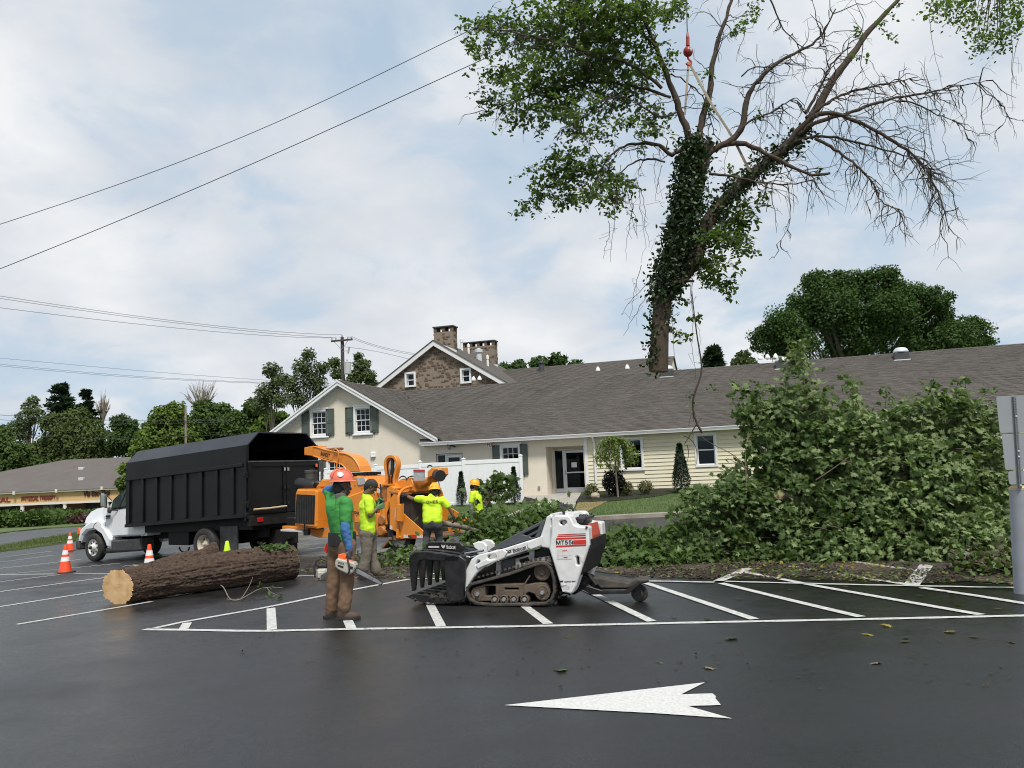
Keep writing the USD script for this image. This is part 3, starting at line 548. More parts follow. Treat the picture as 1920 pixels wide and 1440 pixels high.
def px3(px, py, d): return at(px, py, d)
def tree(name, label, d, lobes, leaf, n, size, foot=None, shape='diamond', group=None, gap=.45, limbs=True, fill=.35, depth=.55, seed=1, bark='bark_grey', trunk=None, sub=0):
    r = np.random.default_rng(seed); P, Nn, cs = [], [], []
    A2 = sum(l[2]**2 for l in lobes)
    for l in lobes:
        dd = d + (l[3] if len(l) > 3 else r.uniform(-depth, depth)*max(l[2] for l in lobes)*d/F); c = px3(l[0], l[1], dd); R = l[2]*d/F; cs.append((c, R))
        m_ = int(n*l[2]**2/A2)
        if sub:                         # a bough breaks up into smaller leaf clumps
            dv = r.normal(0, 1, (sub, 3)); dv = dv/np.linalg.norm(dv, axis=1, keepdims=True)
            for v_ in dv: p, q = lobe_points(c+v_*R*r.uniform(.5, .82)*np.array([1, 1, .85]), R*r.uniform(.32, .5), int(m_*.72/sub)+1, r, .5, (1, 1, .8), gap*.7); P.append(p); Nn.append(q)
            p, q = lobe_points(c, R*.92, int(m_*.34), r, .5, (1, 1, .85), gap); P.append(p); Nn.append(q)
        else: p, q = lobe_points(c, R, m_, r, fill, (1, 1, .85), gap); P.append(p); Nn.append(q)
    P, Nn = np.vstack(P), np.vstack(Nn)
    fx = foot if foot is not None else np.mean([l[0] for l in lobes]); q0 = px3(fx, 900, d); z0 = float(T(q0[0], q0[1])) - .2; base = np.array([q0[0], q0[1], z0])
    t = thing(name, label, 'tree', base, group)
    top = cs[0][0]; h = top[2]-z0; tr = trunk or max(.12, .022*h)
    ms = [tube(spline([base, base+[.02*h, .01*h, h*.35], base*.35+top*.65, top], 9), np.linspace(tr*1.25, tr*.35, 9), 8)]
    if limbs:
        for c, R in cs[1:]:
            s0 = base+(top-base)*r.uniform(.3, .6); ms.append(tube(spline([s0, (s0+c)/2+[0, 0, .05*h], c+[0, 0, R*.3]], 7), np.linspace(tr*.5, tr*.1, 7), 6))
            for k in range(3):
                e = c+np.clip(r.normal(0, .32, 3), -.55, .45)*R; ms.append(tube(spline([(s0+c)/2+[0, 0, .05*h], (c+e)/2, e], 5), np.linspace(tr*.22, tr*.05, 5), 5))
    obj('trunk', cat(ms), bark, t, True); obj('crown', leafset(P, size, seed+50, shape, Nn*.8+[0, 0, .4], 1.0), leaf, t)
    return t
G1 = None
tree('broad_tree', 'broad olive-green rounded tree, largest behind the left end of the shops', 150, [(140,830,48),(95,850,40),(170,860,40),(110,800,32),(175,815,30),(60,868,36),(140,785,26),(192,845,24),(150,875,40)], 'willow_leaves', 20000, .58, sub=9, seed=11, gap=.2)
tree('roadside_tree', 'yellow-green bushy tree at the very left edge behind the shops', 140, [(15,850,38),(-20,840,40),(45,870,34),(25,880,36),(0,815,22),(72,880,26)], 'mid_leaves', 12000, .58, sub=9, seed=12, gap=.3)
tree('poplar_tree', 'pale thin tree rising behind the broad olive tree', 168, [(58,765,16),(48,785,18),(70,780,16),(62,750,10),(40,810,20),(28,800,14)], 'light_leaves', 4200, .42, seed=13, gap=.6)
def pine(name, label, d, px, top, bot, wpx, seed, lean=0):
    r = np.random.default_rng(seed); b0 = px3(px, bot, d); z0 = float(T(b0[0], b0[1]))-.2; tp = px3(px+lean, top, d); base = np.array([b0[0], b0[1], z0]); H = tp[2]-b0[2]; W = wpx*d/F
    t = thing(name, label, 'tree', base); P, N, ms = [], [], [tube([base, b0, tp], [.35, .28, .05], 8)]
    for k in range(52):
        u = r.random()**.8; c0 = b0+(tp-b0)*u; L = W*(1-.72*u)*r.uniform(.55, 1.1); a = r.uniform(0, 2*PI); e = c0+np.array([cos(a)*L, sin(a)*L, L*r.uniform(.05, .5)])
        ms.append(tube(spline([c0, (c0+e)/2-[0, 0, .08*L], e], 5), np.linspace(.09, .03, 5), 5))
        m = 150; v = r.uniform(.35, 1.08, m); q = c0+(e-c0)*v[:, None]+r.normal(0, .16*L, (m, 3))*[1, 1, .32]; P.append(q); N.append(np.tile([0, 0, 1.], (m, 1)))
    obj('trunk', cat(ms), 'bark_grey', t, True); obj('crown', leafset(np.vstack(P), .75, seed, 'spray', np.vstack(N), .7), 'pine_needles', t); return t
pine('pine_tree', 'dark pine, the taller and left one of two above the olive tree', 168, 113, 723, 800, 34, 21); pine('pine_tree', 'dark pine, the right one of two above the olive tree', 165, 166, 733, 840, 32, 22, -4)
def bare(name, label, d, px, top, bot, wpx, seed, col='bark_pale', round_=True):
    r = np.random.default_rng(seed); b0 = px3(px, bot, d); base = np.array([b0[0], b0[1], float(T(b0[0], b0[1]))-.2]); tp = px3(px, top, d); W = wpx*d/F
    t = thing(name, label, 'tree', base); ms = [tube([base, b0], [.3, .22], 7)]; H = tp[2]-b0[2]
    for k in range(30):
        a = r.uniform(0, 2*PI); th = r.uniform(0, 1.25); e = b0+np.array([sin(th)*cos(a)*W, sin(th)*sin(a)*W, cos(th*.75)*H])*r.uniform(.8, 1.02); mid = b0+(e-b0)*.45+[0, 0, .12*H]
        s = spline([b0, mid, e], 7); ms.append(tube(s, np.linspace(.11, .03, 7), 5))
        for j in range(5):
            s0 = s[r.integers(2, 6)]; e2 = s0+(e-b0)*r.uniform(.2, .4)+r.normal(0, .07*W, 3); ms.append(tube([s0, (s0+e2)/2+r.normal(0, .02*W, 3), e2], [.05, .035, .02], 4))
    obj('branches', cat(ms), col, t, True); return t
bare('bare_tree', 'leafless pale tree with a fan-shaped crown behind the leafy trees', 158, 378, 716, 790, 46, 31); bare('bare_tree', 'small grey leafless tree right of the two pines', 170, 193, 741, 800, 17, 32)
tree('dense_tree', 'dark green round tree between the two clumps left of the truck', 150, [(232,800,26),(222,825,24),(250,820,22),(236,845,24),(228,790,18)], 'oak_leaves', 8000, .52, sub=9, seed=14, gap=.2)
tree('leafy_tree', 'mid-green large-leaved tree above the left part of the truck box', 125, [(320,800,36),(290,825,34),(345,830,36),(300,780,22),(270,845,26),(330,770,18),(285,800,20)], 'bright_leaves', 12000, .52, sub=9, seed=15, gap=.35)
tree('leafy_tree', 'tall green tree standing under the leafless fan-shaped crown', 130, [(385,790,36),(410,800,32),(365,810,34),(384,765,22),(420,770,18),(400,835,34),(438,815,26)], 'mid_leaves', 12000, .52, sub=9, seed=16, gap=.35)
tree('leafy_tree', 'dark leafy tree low behind the truck box next to the gable', 115, [(465,790,30),(480,760,22),(450,810,30),(500,800,28),(435,790,22)], 'mid_leaves', 9000, .46, sub=9, seed=17, gap=.3)
tree('roadside_shrub_tree', 'yellow-green bushy tree low beside the left gable rake', 90, [(495,810,26),(520,790,22),(475,830,24),(540,800,20),(505,780,14)], 'bright_leaves', 3600, .5, sub=9, seed=18, gap=.35)
tree('airy_tree', 'pale airy tree left of the utility pole behind the gable', 82, [(570,690,24),(590,715,24),(545,720,20),(578,665,15),(605,690,15),(560,745,22),(530,710,13),(600,740,18)], 'pale_leaves', 5200, .27, trunk=.16, seed=19, gap=.6, fill=.95)
tree('airy_tree', 'loose tree with thin crown furthest left over the gable roof', 86, [(510,695,18),(500,735,22),(520,715,14),(490,760,20),(525,750,18)], 'pale_leaves', 4200, .27, trunk=.16, seed=20, gap=.6, fill=.95)
tree('airy_tree', 'pale tree right of the transformer on the utility pole', 84, [(678,685,16),(690,705,15),(668,705,15),(695,722,14),(672,668,9),(655,720,13),(710,725,10),(627,680,12),(632,700,12)], 'light_leaves', 6000, .28, trunk=.16, seed=23, gap=.5, fill=.9)
tree('oak_tree', 'big dark green spreading tree behind the right end of the roof', 72, [(1560,580,62),(1660,590,66),(1470,610,46),(1745,610,50),(1535,535,34),(1650,540,44),(1820,625,38),(1440,640,36),(1600,640,70),(1720,650,64),(1500,650,50),(1850,650,22),(1570,525,24),(1755,560,30),(1605,540,44),(1700,565,48),(1520,570,44),(1790,640,46)], 'oak_leaves', 80000, .24, sub=11, seed=24, gap=.25, depth=.5, fill=.5)
tree('distant_tree', 'dark round treetop just above the middle of the back ridge', 110, [(1010,685,18),(1045,678,18),(970,690,16),(1080,690,16),(945,692,12),(1030,700,24)], 'oak_leaves', 2600, .55, seed=25, gap=.4)
tree('distant_tree', 'small pale treetop left of the big dark tree at the ridge', 100, [(1395,668,11),(1385,680,13),(1405,685,14)], 'light_leaves', 900, .45, seed=26)
pine('distant_pine', 'feathery pine tip showing over the ridge right of the hanging trunk', 95, 1338, 654, 690, 15, 27)
tree('young_tree', 'small light green tree between the shops and the truck box', 62, [(236,880,12),(243,900,14),(228,905,10),(238,920,12)], 'bright_leaves', 1400, .26, seed=28, gap=.4)
for i, (x, y, s) in enumerate([(60, 95, 1), (85, 70, 1.1), (-150, 120, 1.2), (-120, 60, .9)]):       # what stands to either side of the view
    p_ = [proj(np.array([x+dx, y, 6*s+dz]))+(3.2*s*F/y,) for dx, dz in ((0, 4), (3, 1), (-3, 1), (0, -2))]
    tree('side_tree', ['leafy tree behind the right end of the building', 'leafy tree far right beyond the building', 'leafy tree far left past the shops', 'leafy tree left of the road'][i], y, p_, 'mid_leaves', 3500, .6, seed=40+i)

# ---------------- stone house ----------------
look('field_stone', (0.215, 0.148, 0.108), 0.9, var=0.3, scale=6, island=0.45, bump=.4, bscale=20); look('mortar', (0.21, 0.172, 0.132), 0.95, var=0.15)
look('white_rake', (0.66, 0.66, 0.65), 0.6, var=.06)
H = Plane(at(812, 637, 58), YAW); hA = H.hit(812, 637); hL = H.hit(709, 719); hR = H.hit(937, 708.5)
hz = H.hit(840, 800)[1]-4; hp_ = (hA[1]-hL[1])/(hA[0]-hL[0]); hW = (hA[0]-hL[0])*1.25; LEN = 11.0
sh = thing('stone_house', 'old fieldstone house with two wide stone chimneys rising behind the cream building', 'house', H(0, 0, hz))
def hpb(name, m, lk, parent=None, **k): return obj(name, H.mesh(m), lk, parent or sh, **k)
hw_ = [(H.hit(a, 708)[0], H.hit(b, 708)[0], H.hit((a+b)/2, d)[1], H.hit((a+b)/2, c)[1]) for a, b, c, d in ((758.5, 774, 700, 723), (863, 878.5, 692.5, 716))]
gab = Polygon([(hA[0]-hW, hz), (hA[0]+hW, hz), (hA[0]+hW, hA[1]-hp_*hW-.3), (hA[0], hA[1]-.3), (hA[0]-hW, hA[1]-hp_*hW-.3)])
for h in hw_: gab = gab.difference(sbox(h[0], h[2], h[1], h[3]))
hpb('wall', cat(prism(gab, .35, .7), bx(hA[0]-hW, hA[0]-hW+.4, .7, LEN, hz, hA[1]-hp_*hW-.4), bx(hA[0]+hW-.4, hA[0]+hW, .7, LEN, hz, hA[1]-hp_*hW-.4)), 'mortar')
def stones(poly, seed, y=0.0, rh=(.10, .19), rw=(.14, .42), step=0.012):
    r = np.random.default_rng(seed); x0, z0, x1, z1 = poly.bounds; V, Fc, n = [], [], 0; z = z0; prep = shapely.prepared.prep(poly)
    while z < z1:
        h = r.uniform(*rh); x = x0+r.uniform(-.3, 0)
        while x < x1:
            w = r.uniform(*rw); zz = z+r.normal(0, .018); q = np.array([(x, zz), (x+w-.045, zz+r.normal(0, .02)), (x+w-.045, zz+h-.042), (x, zz+h-.042+r.normal(0, .016))])
            if prep.contains(Point(x+w/2, zz+h/2)) and poly.intersection(Polygon(q).convex_hull).area > .6*w*h:
                d = r.uniform(.012, .035); c = q.mean(0); qi = c+(q-c)*.86
                V += [(a, y, b) for a, b in q]+[(a, y-d, b) for a, b in qi]; Fc += [(n+4,n+5,n+6),(n+4,n+6,n+7)]+[t for k in range(4) for t in ((n+k, n+(k+1) % 4, n+4+(k+1) % 4), (n+k, n+4+(k+1) % 4, n+4+k))]; n += 8
            x += w
        z += h
    return np.array(V, float), np.array(Fc)
hpb('field_stones', stones(gab.intersection(sbox(-99, hA[1]-6.5, 99, 99)), 5, .35), 'field_stone', kind='stuff')
for h in hw_:
    w = hpb('window', frame(h[0]-.10, h[1]+.10, h[2]-.08, h[3]+.12, .13, .22, .40), 'white_trim'); m_ = (h[2]+h[3])/2
    hpb('sash', cat(frame(h[0]+.03, h[1]-.03, m_-.03, h[3]-.01, .06, .42, .46), frame(h[0]+.03, h[1]-.03, h[2], m_+.03, .06, .46, .50)), 'white_trim', w)
    hpb('pane', bx(h[0]+.05, h[1]-.05, .475, .48, h[2]+.03, h[3]-.03), 'window_glass', w); hpb('dark_inside', bx(h[0]-.2, h[1]+.2, .9, .95, h[2]-.3, h[3]+.3), 'dark_room', w)
rz = lambda s: hA[1]-hp_*abs(s-hA[0])
for sg in (-1, 1):
    e = hA[0]+sg*hW
    hpb('rake_board', prism([(hA[0], hA[1]-.06), (e, rz(e)-.06), (e, rz(e)-.42), (hA[0], hA[1]-.42)], .0, .05), 'white_rake'); hpb('rake_soffit', prism([(hA[0], hA[1]-.30), (e, rz(e)-.30), (e, rz(e)-.34), (hA[0], hA[1]-.34)], .055, .36), 'white_rake')
    hpb('roof', prism([(hA[0], hA[1]), (e, rz(e)), (e, rz(e)-.055), (hA[0], hA[1]-.055)], -.05, LEN), 'shingle')
def chimney(px0, px1, py_top, t, dep, zlow, nm):
    a, zt = H.hit(px0, py_top, t); b = H.hit(px1, py_top, t)[0]; ch = hpb('chimney', bx(a+.03, b-.03, t+.03, t+dep-.03, zlow, zt-.42), 'mortar')
    f1 = stones(sbox(a, zlow, b, zt-.40), 8, t+.03); f2 = stones(sbox(t, zlow, t+dep, zt-.40), 9, 0.0); f2 = (np.stack([b-.03-f2[0][:, 1], f2[0][:, 0], f2[0][:, 2]], 1), f2[1])
    f3 = stones(sbox(t, zlow, t+dep, zt-.40), 10, 0.0); f3 = (np.stack([a+.03+f3[0][:, 1], f3[0][:, 0], f3[0][:, 2]], 1), f3[1][:, ::-1])
    hpb('field_stones', cat(f1, f2, f3), 'field_stone', ch, kind='stuff')
    nb_ = 3 if b-a < 2 else 5
    for i in range(nb_):
        x = a+.12+(b-a-.24)*i/(nb_-1)
        for y in (t+.12, t+dep-.12): hpb('cap_pier', rbx(x-.11, x+.11, y-.1, y+.1, zt-.42, zt-.09, .015), 'field_stone', ch)
    hpb('chimney_cap', rbx(a-.05, b+.05, t-.05, t+dep+.05, zt-.09, zt, .015), 'lead_grey', ch); hpb('flashing', prism([(a-.1, rz(a-.1)+.02), (b+.25, rz(b+.25)+.02), (b+.25, rz(b+.25)+.18), (a-.1, rz(a-.1)+.22)], t-.08, t-.03), 'white_rake', ch)
chimney(812, 849, 613, .5, .85, rz(hA[0]+2.2), 'near'); chimney(866, 926.5, 642.5, 8.6, .85, rz(hA[0]+3.8), 'far')
for px, py, t, r_, h_ in ((866.5, 664, 5.0, .09, 1.0), (879, 668, 5.5, .09, .8), (898, 673, 5.2, .24, .9), (914.5, 683, 4.2, .09, .85)):
    s_, z_ = H.hit(px, py, t); zz = rz(s_)
    hpb('vent_pipe', mv(lathe([(r_, -.3), (r_, h_*.55), (r_*1.35, h_*.6), (r_*1.35, h_*.85), (r_*.8, h_*.9), (.001, h_)], 12), s_, t, zz), 'aluminium' if r_ > .2 else 'sign_white')

# ---------------- vinyl fence ----------------
Fp = Plane(at(977, 938, 36.3), YAW); _zg = lambda s: float(T(*Fp(s, 0, 0)[:2]))+.14
posts = [(576, 882), (611, 878.5), (704, 871), (787.5, 864.5), (869, 859.5), (976, 853)]
fe = thing('vinyl_fence', 'white vinyl privacy fence in front of the cream wall', 'fence', Fp(0, 0, _zg(0)))
ps = [Fp.hit(*p) for p in posts]
for i, (s, z) in enumerate(ps):
    obj('post', Fp.mesh(rbx(s-.065, s+.065, -.065, .065, _zg(s)-.35, z-.04, .01)), 'vinyl', fe); obj('post_cap', Fp.mesh(cat(bx(s-.08, s+.08, -.08, .08, z-.04, z-.01), hull([(s-.075,-.075,z-.01),(s+.075,-.075,z-.01),(s-.075,.075,z-.01),(s+.075,.075,z-.01),(s,0,z+.035)]))), 'vinyl', fe)
    if i:
        s0, z0 = ps[i-1]; zt = min(z0, z)-.13; a, b = s0+.067, s-.067; zb = min(_zg(a), _zg(b))-.05
        zt = (z0+z)/2-.12
        obj('top_rail', Fp.mesh(rbx(a, b, -.035, .035, zt-.17, zt, .008)), 'vinyl', fe); obj('bottom_rail', Fp.mesh(rbx(a, b, -.035, .035, zb, zb+.2, .008)), 'vinyl', fe)
        n_ = max(3, int(round((b-a)/.29)))
        for k in range(n_): obj('fence_board', Fp.mesh(bx(a+(b-a)*k/n_+.002, a+(b-a)*(k+1)/n_-.002, -.018, .018, zb+.2, zt-.17)), 'vinyl', fe)

# ---------------- lawn, walk, kerb, planting ----------------
LAWN = .13
kerb_px = [(1083,990),(1090,982),(1118,975.5),(1180,972),(1262,968),(1400,961.5),(1600,952),(1850,940)]
kr = gp(*kerb_px); wall_line = [tuple(B(s, -.02, 0)[:2]) for s in (bs(1092, 928)[0]-.05, S1)]
lawn_r = Polygon([tuple(p) for p in kr]+[wall_line[1], wall_line[0]]+[tuple(p) for p in gp((1083,948),(1076,962))]).buffer(0)
struct('lawn', sheet(lawn_r, LAWN, .6, .2, .04), 'grass_soil', True)
lk_ = gp((905,990),(938,979),(962,970),(983,961)); lawn_l = Polygon([tuple(p) for p in gp((800,985),(850,990))]+[tuple(p) for p in lk_]+[tuple(p) for p in gp((1000,951),(985,944))]+[tuple(Fp(s, .6, 0)[:2]) for s in (1.2, -13)]+[tuple(p) for p in gp((700,972),(740,980))]).buffer(0)
struct('lawn', sheet(lawn_l, LAWN, .6, .2, .04), 'grass_soil', True)
def kerb(pts, wd=.16, h=.15):
    L = LineString([tuple(p) for p in pts]); n = int(L.length/.5)+1; q = np.array([L.interpolate(d).coords[0] for d in np.linspace(0, L.length, n)]); t = np.gradient(q, axis=0); t /= np.linalg.norm(t, axis=1, keepdims=True); nn = np.c_[-t[:, 1], t[:, 0]]
    prof = [(-wd/2, -.2), (-wd/2, h-.02), (-wd/2+.02, h), (wd/2, h), (wd/2, -.2)]; k = len(prof); V = []
    for a, b in prof: V.append(np.c_[q+nn*a, T(q[:, 0], q[:, 1])+b])
    V = np.stack(V, 1).reshape(-1, 3); i, j = np.meshgrid(np.arange(n-1), np.arange(k-1), indexing='ij'); i, j = i.ravel(), j.ravel()
    return V, np.vstack([np.stack([i*k+j, (i+1)*k+j, (i+1)*k+j+1], 1), np.stack([i*k+j, (i+1)*k+j+1, i*k+j+1], 1)])
struct('kerb', kerb(kr), 'kerb_concrete'); struct('kerb', kerb(lk_), 'kerb_concrete')
walk = Polygon([tuple(B(s, tt, 0)[:2]) for s, tt in ((en_a-.4, RD-.02), (EN[1]-.03, RD-.02), (EN[1]-.03, -.05))]+[tuple(p) for p in gp((1083,943),(1078,952),(1074,962),(1060,975),(1020,990),(985,996),(925,996),(950,983),(975,972),(1000,957),(985,944))]+[tuple(B(en_a-1.6, -.1, 0)[:2])]).buffer(0)
WK = struct('walkway', sheet(walk, .10, .5, .25), 'concrete', True)
def on_lawn(px, py): return G(px, py, LAWN)
def bed(pxs, dz=.16): return struct('mulch_bed', sheet(Polygon([tuple(p) for p in gp(*pxs)]).buffer(.05), dz, .3, .1, .10), 'mulch', True)
bed([(1082,948),(1090,937),(1100,927),(1250,921.5),(1430,914),(1430,922),(1330,925),(1270,929),(1225,938),(1180,943),(1140,946.5),(1110,949)])
bed([(838,951),(842,945),(900,941),(980,937.5),(1003,943),(1003,948),(985,952),(950,950),(925,948),(880,951)], .155)
struct('worn_lawn', sheet(Polygon([tuple(p) for p in gp((1079,962),(1084,949.5),(1140,947.5),(1125,955),(1105,966),(1085,974))]).buffer(0), LAWN+.035, .4, .05, .04), 'dry_grass', True)
def blades(poly, n, h, seed, lk, dz=LAWN, name='grass', lab='mown green grass'):
    r = np.random.default_rng(seed); x0, y0, x1, y1 = poly.bounds; q = np.c_[r.uniform(x0, x1, n*4), r.uniform(y0, y1, n*4)]; q = q[shapely.contains_xy(poly, q[:, 0], q[:, 1])][:n]
    P = np.c_[q, T(q[:, 0], q[:, 1])+dz]; V, Fc = leafset(P, h, seed, 'blade', np.tile([0, 0, 0.], (len(P), 1)), 1.0); 
    # stand the blades up
    o = V.reshape(-1, 3, 3); o[:, 2] = o[:, 0]*.5+o[:, 1]*.5 + np.c_[r.normal(0, .35, (len(o), 2))*h, np.full(len(o), h)*r.uniform(.6, 1.2, len(o))]; w_ = r.normal(0, 1, (len(o), 2)); w_ *= (h*.12)/np.linalg.norm(w_, axis=1, keepdims=True); o[:, 1] = o[:, 0]+np.c_[w_, np.zeros(len(o))]
    return obj(name, (o.reshape(-1, 3), Fc), lk, None, label=lab, cat='grass', kind='stuff')
near_l = lawn_r.intersection(Polygon([tuple(p) for p in gp((1075,995),(1500,975),(1500,915),(1075,925))]))
blades(near_l, 26000, .07, 51, 'grass_blades', LAWN+.02, lab='mown green lawn grass right of the walkway'); blades(lawn_l, 16000, .07, 52, 'grass_blades', LAWN+.02, lab='mown green lawn grass by the vinyl fence')
vp = Polygon([tuple(p) for p in verge_lo]+[tuple(p) for p in verge_hi[::-1]]).buffer(0); blades(vp, 12000, .16, 53, 'verge_blades', .06, lab='rough yellowish grass strip along the road')
def shrub(name, label, px, py, h, w, leaf, n, size, shape='oval', cat_='shrub', seed=1, conic=False, stem=None, dz=LAWN, group=None, gap=.3, fill=.5, foot=None):
    p = foot if foot is not None else G(px, py, dz); r = np.random.default_rng(seed); t = thing(name, label, cat_, p, group)
    if conic:
        u = r.random(n)**.75; a = r.uniform(0, 2*PI, n); R = w/2*np.clip(1.25*(1-u)**.75, 0, 1)*(np.minimum(1, .75+u*2))*(.78+.28*r.random(n))*(1+.18*(meshkit.noise(np.c_[np.cos(a)*2, np.sin(a)*2, u*9], 2)-.5)); P = p+np.c_[np.cos(a)*R, np.sin(a)*R, u*h+.03]; N = np.c_[np.cos(a), np.sin(a), .9+0*a]
        V = leafset(P, size, seed, 'spray', N, .5, -1.8)
        obj('trunk', tube([p-[0,0,.1], p+[0, 0, h*.6]], [.05, .02], 6), 'bark_grey', t)
    else:
        P, N = lobe_points(p+[0, 0, h*.55], h*.5, n, r, fill, (w/h, w/h, 1), gap); P[:, 2] = np.maximum(P[:, 2], p[2]+.03); V = leafset(P, size, seed, shape, N*.6+[0, 0, .5], 1.0)
        st = [tube(spline([p-[0,0,.05], p+[.1*w*cos(a), .1*w*sin(a), .3*h], p+[.33*w*cos(a), .33*w*sin(a), .75*h]], 5), np.linspace(.015, .006, 5), 5) for a in r.uniform(0, 2*PI, 9)]
        obj('stems', cat(st), 'bark_grey', t)
    obj('foliage', V, leaf, t); return t
shrub('arborvitae', 'dark conical evergreen beside the second window of the siding wall', 1279, 922, 1.95, .80, 'yew_leaves', 3800, .13, conic=True, seed=61, dz=.2)
shrub('arborvitae', 'narrow dark evergreen in front of the fence, left of the worker with the yellow helmet', 866, 946.5, 1.35, .50, 'cedar_leaves', 2600, .10, conic=True, seed=62, dz=.2)
shrub('arborvitae', 'dark evergreen at the right end of the vinyl fence', 965.5, 944, 1.45, .52, 'cedar_leaves', 2600, .10, conic=True, seed=63, dz=.2)
shrub('dark_bush', 'nearly black rounded bush under the small weeping tree', 1153, 929, 1.10, .98, 'dark_shrub', 1500, .12, seed=64, dz=.2)
shrub('low_bush', 'small tan and green bush beside the rock', 1109.5, 933, .60, .62, 'gold_shrub', 900, .07, seed=65, dz=.2); shrub('low_bush', 'small tan bush just right of the dark bush', 1175, 928, .52, .62, 'gold_shrub', 900, .07, seed=66, dz=.2); shrub('low_bush', 'small rounded green-gold bush below the first window', 1210.5, 925, .52, .68, 'gold_shrub', 900, .07, seed=67, dz=.2)
rk = G(1116.5, 934.5, .2); rm = trimesh.creation.icosphere(3, 1.0); rv = np.array(rm.vertices); rv = rv*(1+.35*(meshkit.fbm(rv*1.6, 3)-.5))[:, None]*[.2, .17, .15]
look('rock_tan', (0.33, 0.29, 0.20), .9, var=.25, scale=12, bump=.5, bscale=40); obj('rock', (rv+rk+[0, 0, .10], np.array(rm.faces)), 'rock_tan', None, True, 'small tan boulder in the mulch bed beside the door', 'rock')
# small weeping tree
wt = G(1159, 931, .2); r = np.random.default_rng(71); tw = thing('weeping_tree', 'small weeping tree with light green hanging leaves in front of the first window', 'tree', wt); ctr = wt+[-.06, 0, 2.25]; ms = [tube(spline([wt-[0,0,.1], wt+[-.03, 0, .8], wt+[-.05, 0, 1.6], ctr], 9), np.linspace(.045, .03, 9), 8)]; P = []
for k in range(46):
    a = r.uniform(0, 2*PI); L = r.uniform(.3, .85); dn = r.uniform(.35, 1.0); pts = spline([ctr-[0, 0, .1], ctr+[cos(a)*L*.6, sin(a)*L*.6, .16], ctr+[cos(a)*L, sin(a)*L, -.12], ctr+[cos(a)*L*1.06, sin(a)*L*1.06, -.12-dn]], 12); ms.append(tube(pts, np.linspace(.012, .003, 12), 4)); P.append(pts[r.integers(2, 12, 85)]+r.normal(0, .05, (85, 3)))
obj('trunk', cat(ms), 'bark_pale', tw, True); obj('foliage', leafset(np.vstack(P), .10, 72, 'oval', None, 1.2, 1.8), 'weeping_leaves', tw)

# ---------------- shops, hedge, parked car ----------------
look('shop_roof', (0.105, 0.092, 0.085), .9, var=.12, scale=.6); look('fascia_tan', (0.56, 0.36, 0.17), .7, var=.05); look('shop_brick', (0.10, 0.05, 0.035), .9, var=.2, scale=6); look('column_white', (0.6, 0.58, 0.53), .7, var=.05); look('shop_letters', (0.20, 0.03, 0.025), .5); look('script_letters', (0.06, 0.015, 0.013), .5); look('poster_grey', (0.16, 0.18, 0.16), .6)
M = Plane(at(100, 939, 124), 0.0); f0, zf1 = M.hit(-260, 952); _, zfb = M.hit(100, 941.5); zft = M.hit(100, 922.5)[1]; zg = zfb-2.9; x1m = M.hit(600, 930)[0]
shp = thing('shop_row', 'long single-storey row of shops with brown hip roof and tan sign band', 'shops', M(0, 0, zg))
def mp(name, m, lk, parent=None, **k): return obj(name, M.mesh(m), lk, parent or shp, **k)
mp('sign_band', bx(f0, x1m, 0, .4, zfb, zft), 'fascia_tan'); mp('band_trim', bx(f0, x1m, -.08, .45, zfb-.32, zfb-.003), 'column_white'); mp('eave_trim', bx(f0-.4, x1m, -.5, .4, zft+.003, zft+.2), 'column_white')
ridx, rizz = M.hit(122, 862, 11); ez = zft+.22
mp('roof', (np.array([(f0-.5,-.6,ez),(x1m,-.6,ez),(x1m,11,rizz),(ridx,11,rizz),(f0-.5,23,ez),(x1m,23,ez)], float), np.array([(0,1,2),(0,2,3),(0,3,4),(3,2,5),(3,5,4)])), 'shop_roof')
mp('wall', cat(bx(f0, x1m, 3.0, 3.3, zg-1, zfb), bx(x1m-.3, x1m, 3.3, 22, zg-1, zft), bx(f0, f0+.3, 3.3, 22, zg-1, zft), bx(f0, x1m, 22, 22.3, zg-1, zft)), 'shop_brick'); mp('porch_ceiling', bx(f0, x1m, .46, 3.0, zfb-.1, zfb-.02), 'column_white'); mp('porch_floor', bx(f0, x1m, -.5, 3.0, zg-.6, zg+.05), 'concrete')
for px in (-45, 40.5, 120.5, 200): s_ = M.hit(px, 950)[0]; mp('column', mv(lathe([(.34, zg), (.34, zg+.15), (.28, zg+.2), (.27, zfb-.45), (.33, zfb-.40), (.33, zfb-.33)], 16), s_, .2, 0), 'column_white')
for a, b in ((-40, 36), (80, 91), (92, 102), (103, 115), (160, 185), (200, 260)):
    x0, x1 = M.hit(a, 950, 3)[0], M.hit(b, 950, 3)[0]; w = mp('shop_window', frame(x0, x1, zg+.15, zfb-.45, .07, 2.86, 2.99), 'lead_grey'); mp('pane', bx(x0+.07, x1-.07, 2.95, 2.96, zg+.22, zfb-.52), 'poster_grey' if a in (80, 92) else 'dark_room', w)
def msign(s, px0, px1, py, hh, lk):
    x0, z = M.hit(px0, py); x1 = M.hit(px1, py)[0]; t_ = text(s, hh, .12); wd = t_[0][:, 0].max(); return mp('sign_lettering', (t_[0]*[(x1-x0)/wd, 1, 1]+[x0, -.02, z], t_[1]), lk)
msign('PHYSICAL THERAPY', 40, 104, 939, .62, 'shop_letters'); msign('DURAL', -32, 20, 942.5, .62, 'shop_letters'); msign('Via Bao Thai', 157, 206, 930.5, .75, 'script_letters')
for px, py in ((31, 924), (110, 920), (195, 915)): s_, z_ = M.hit(px, py); mp('downspout_head', bx(s_-.16, s_+.16, -.75, -.52, z_-.25, z_+.25), 'column_white')
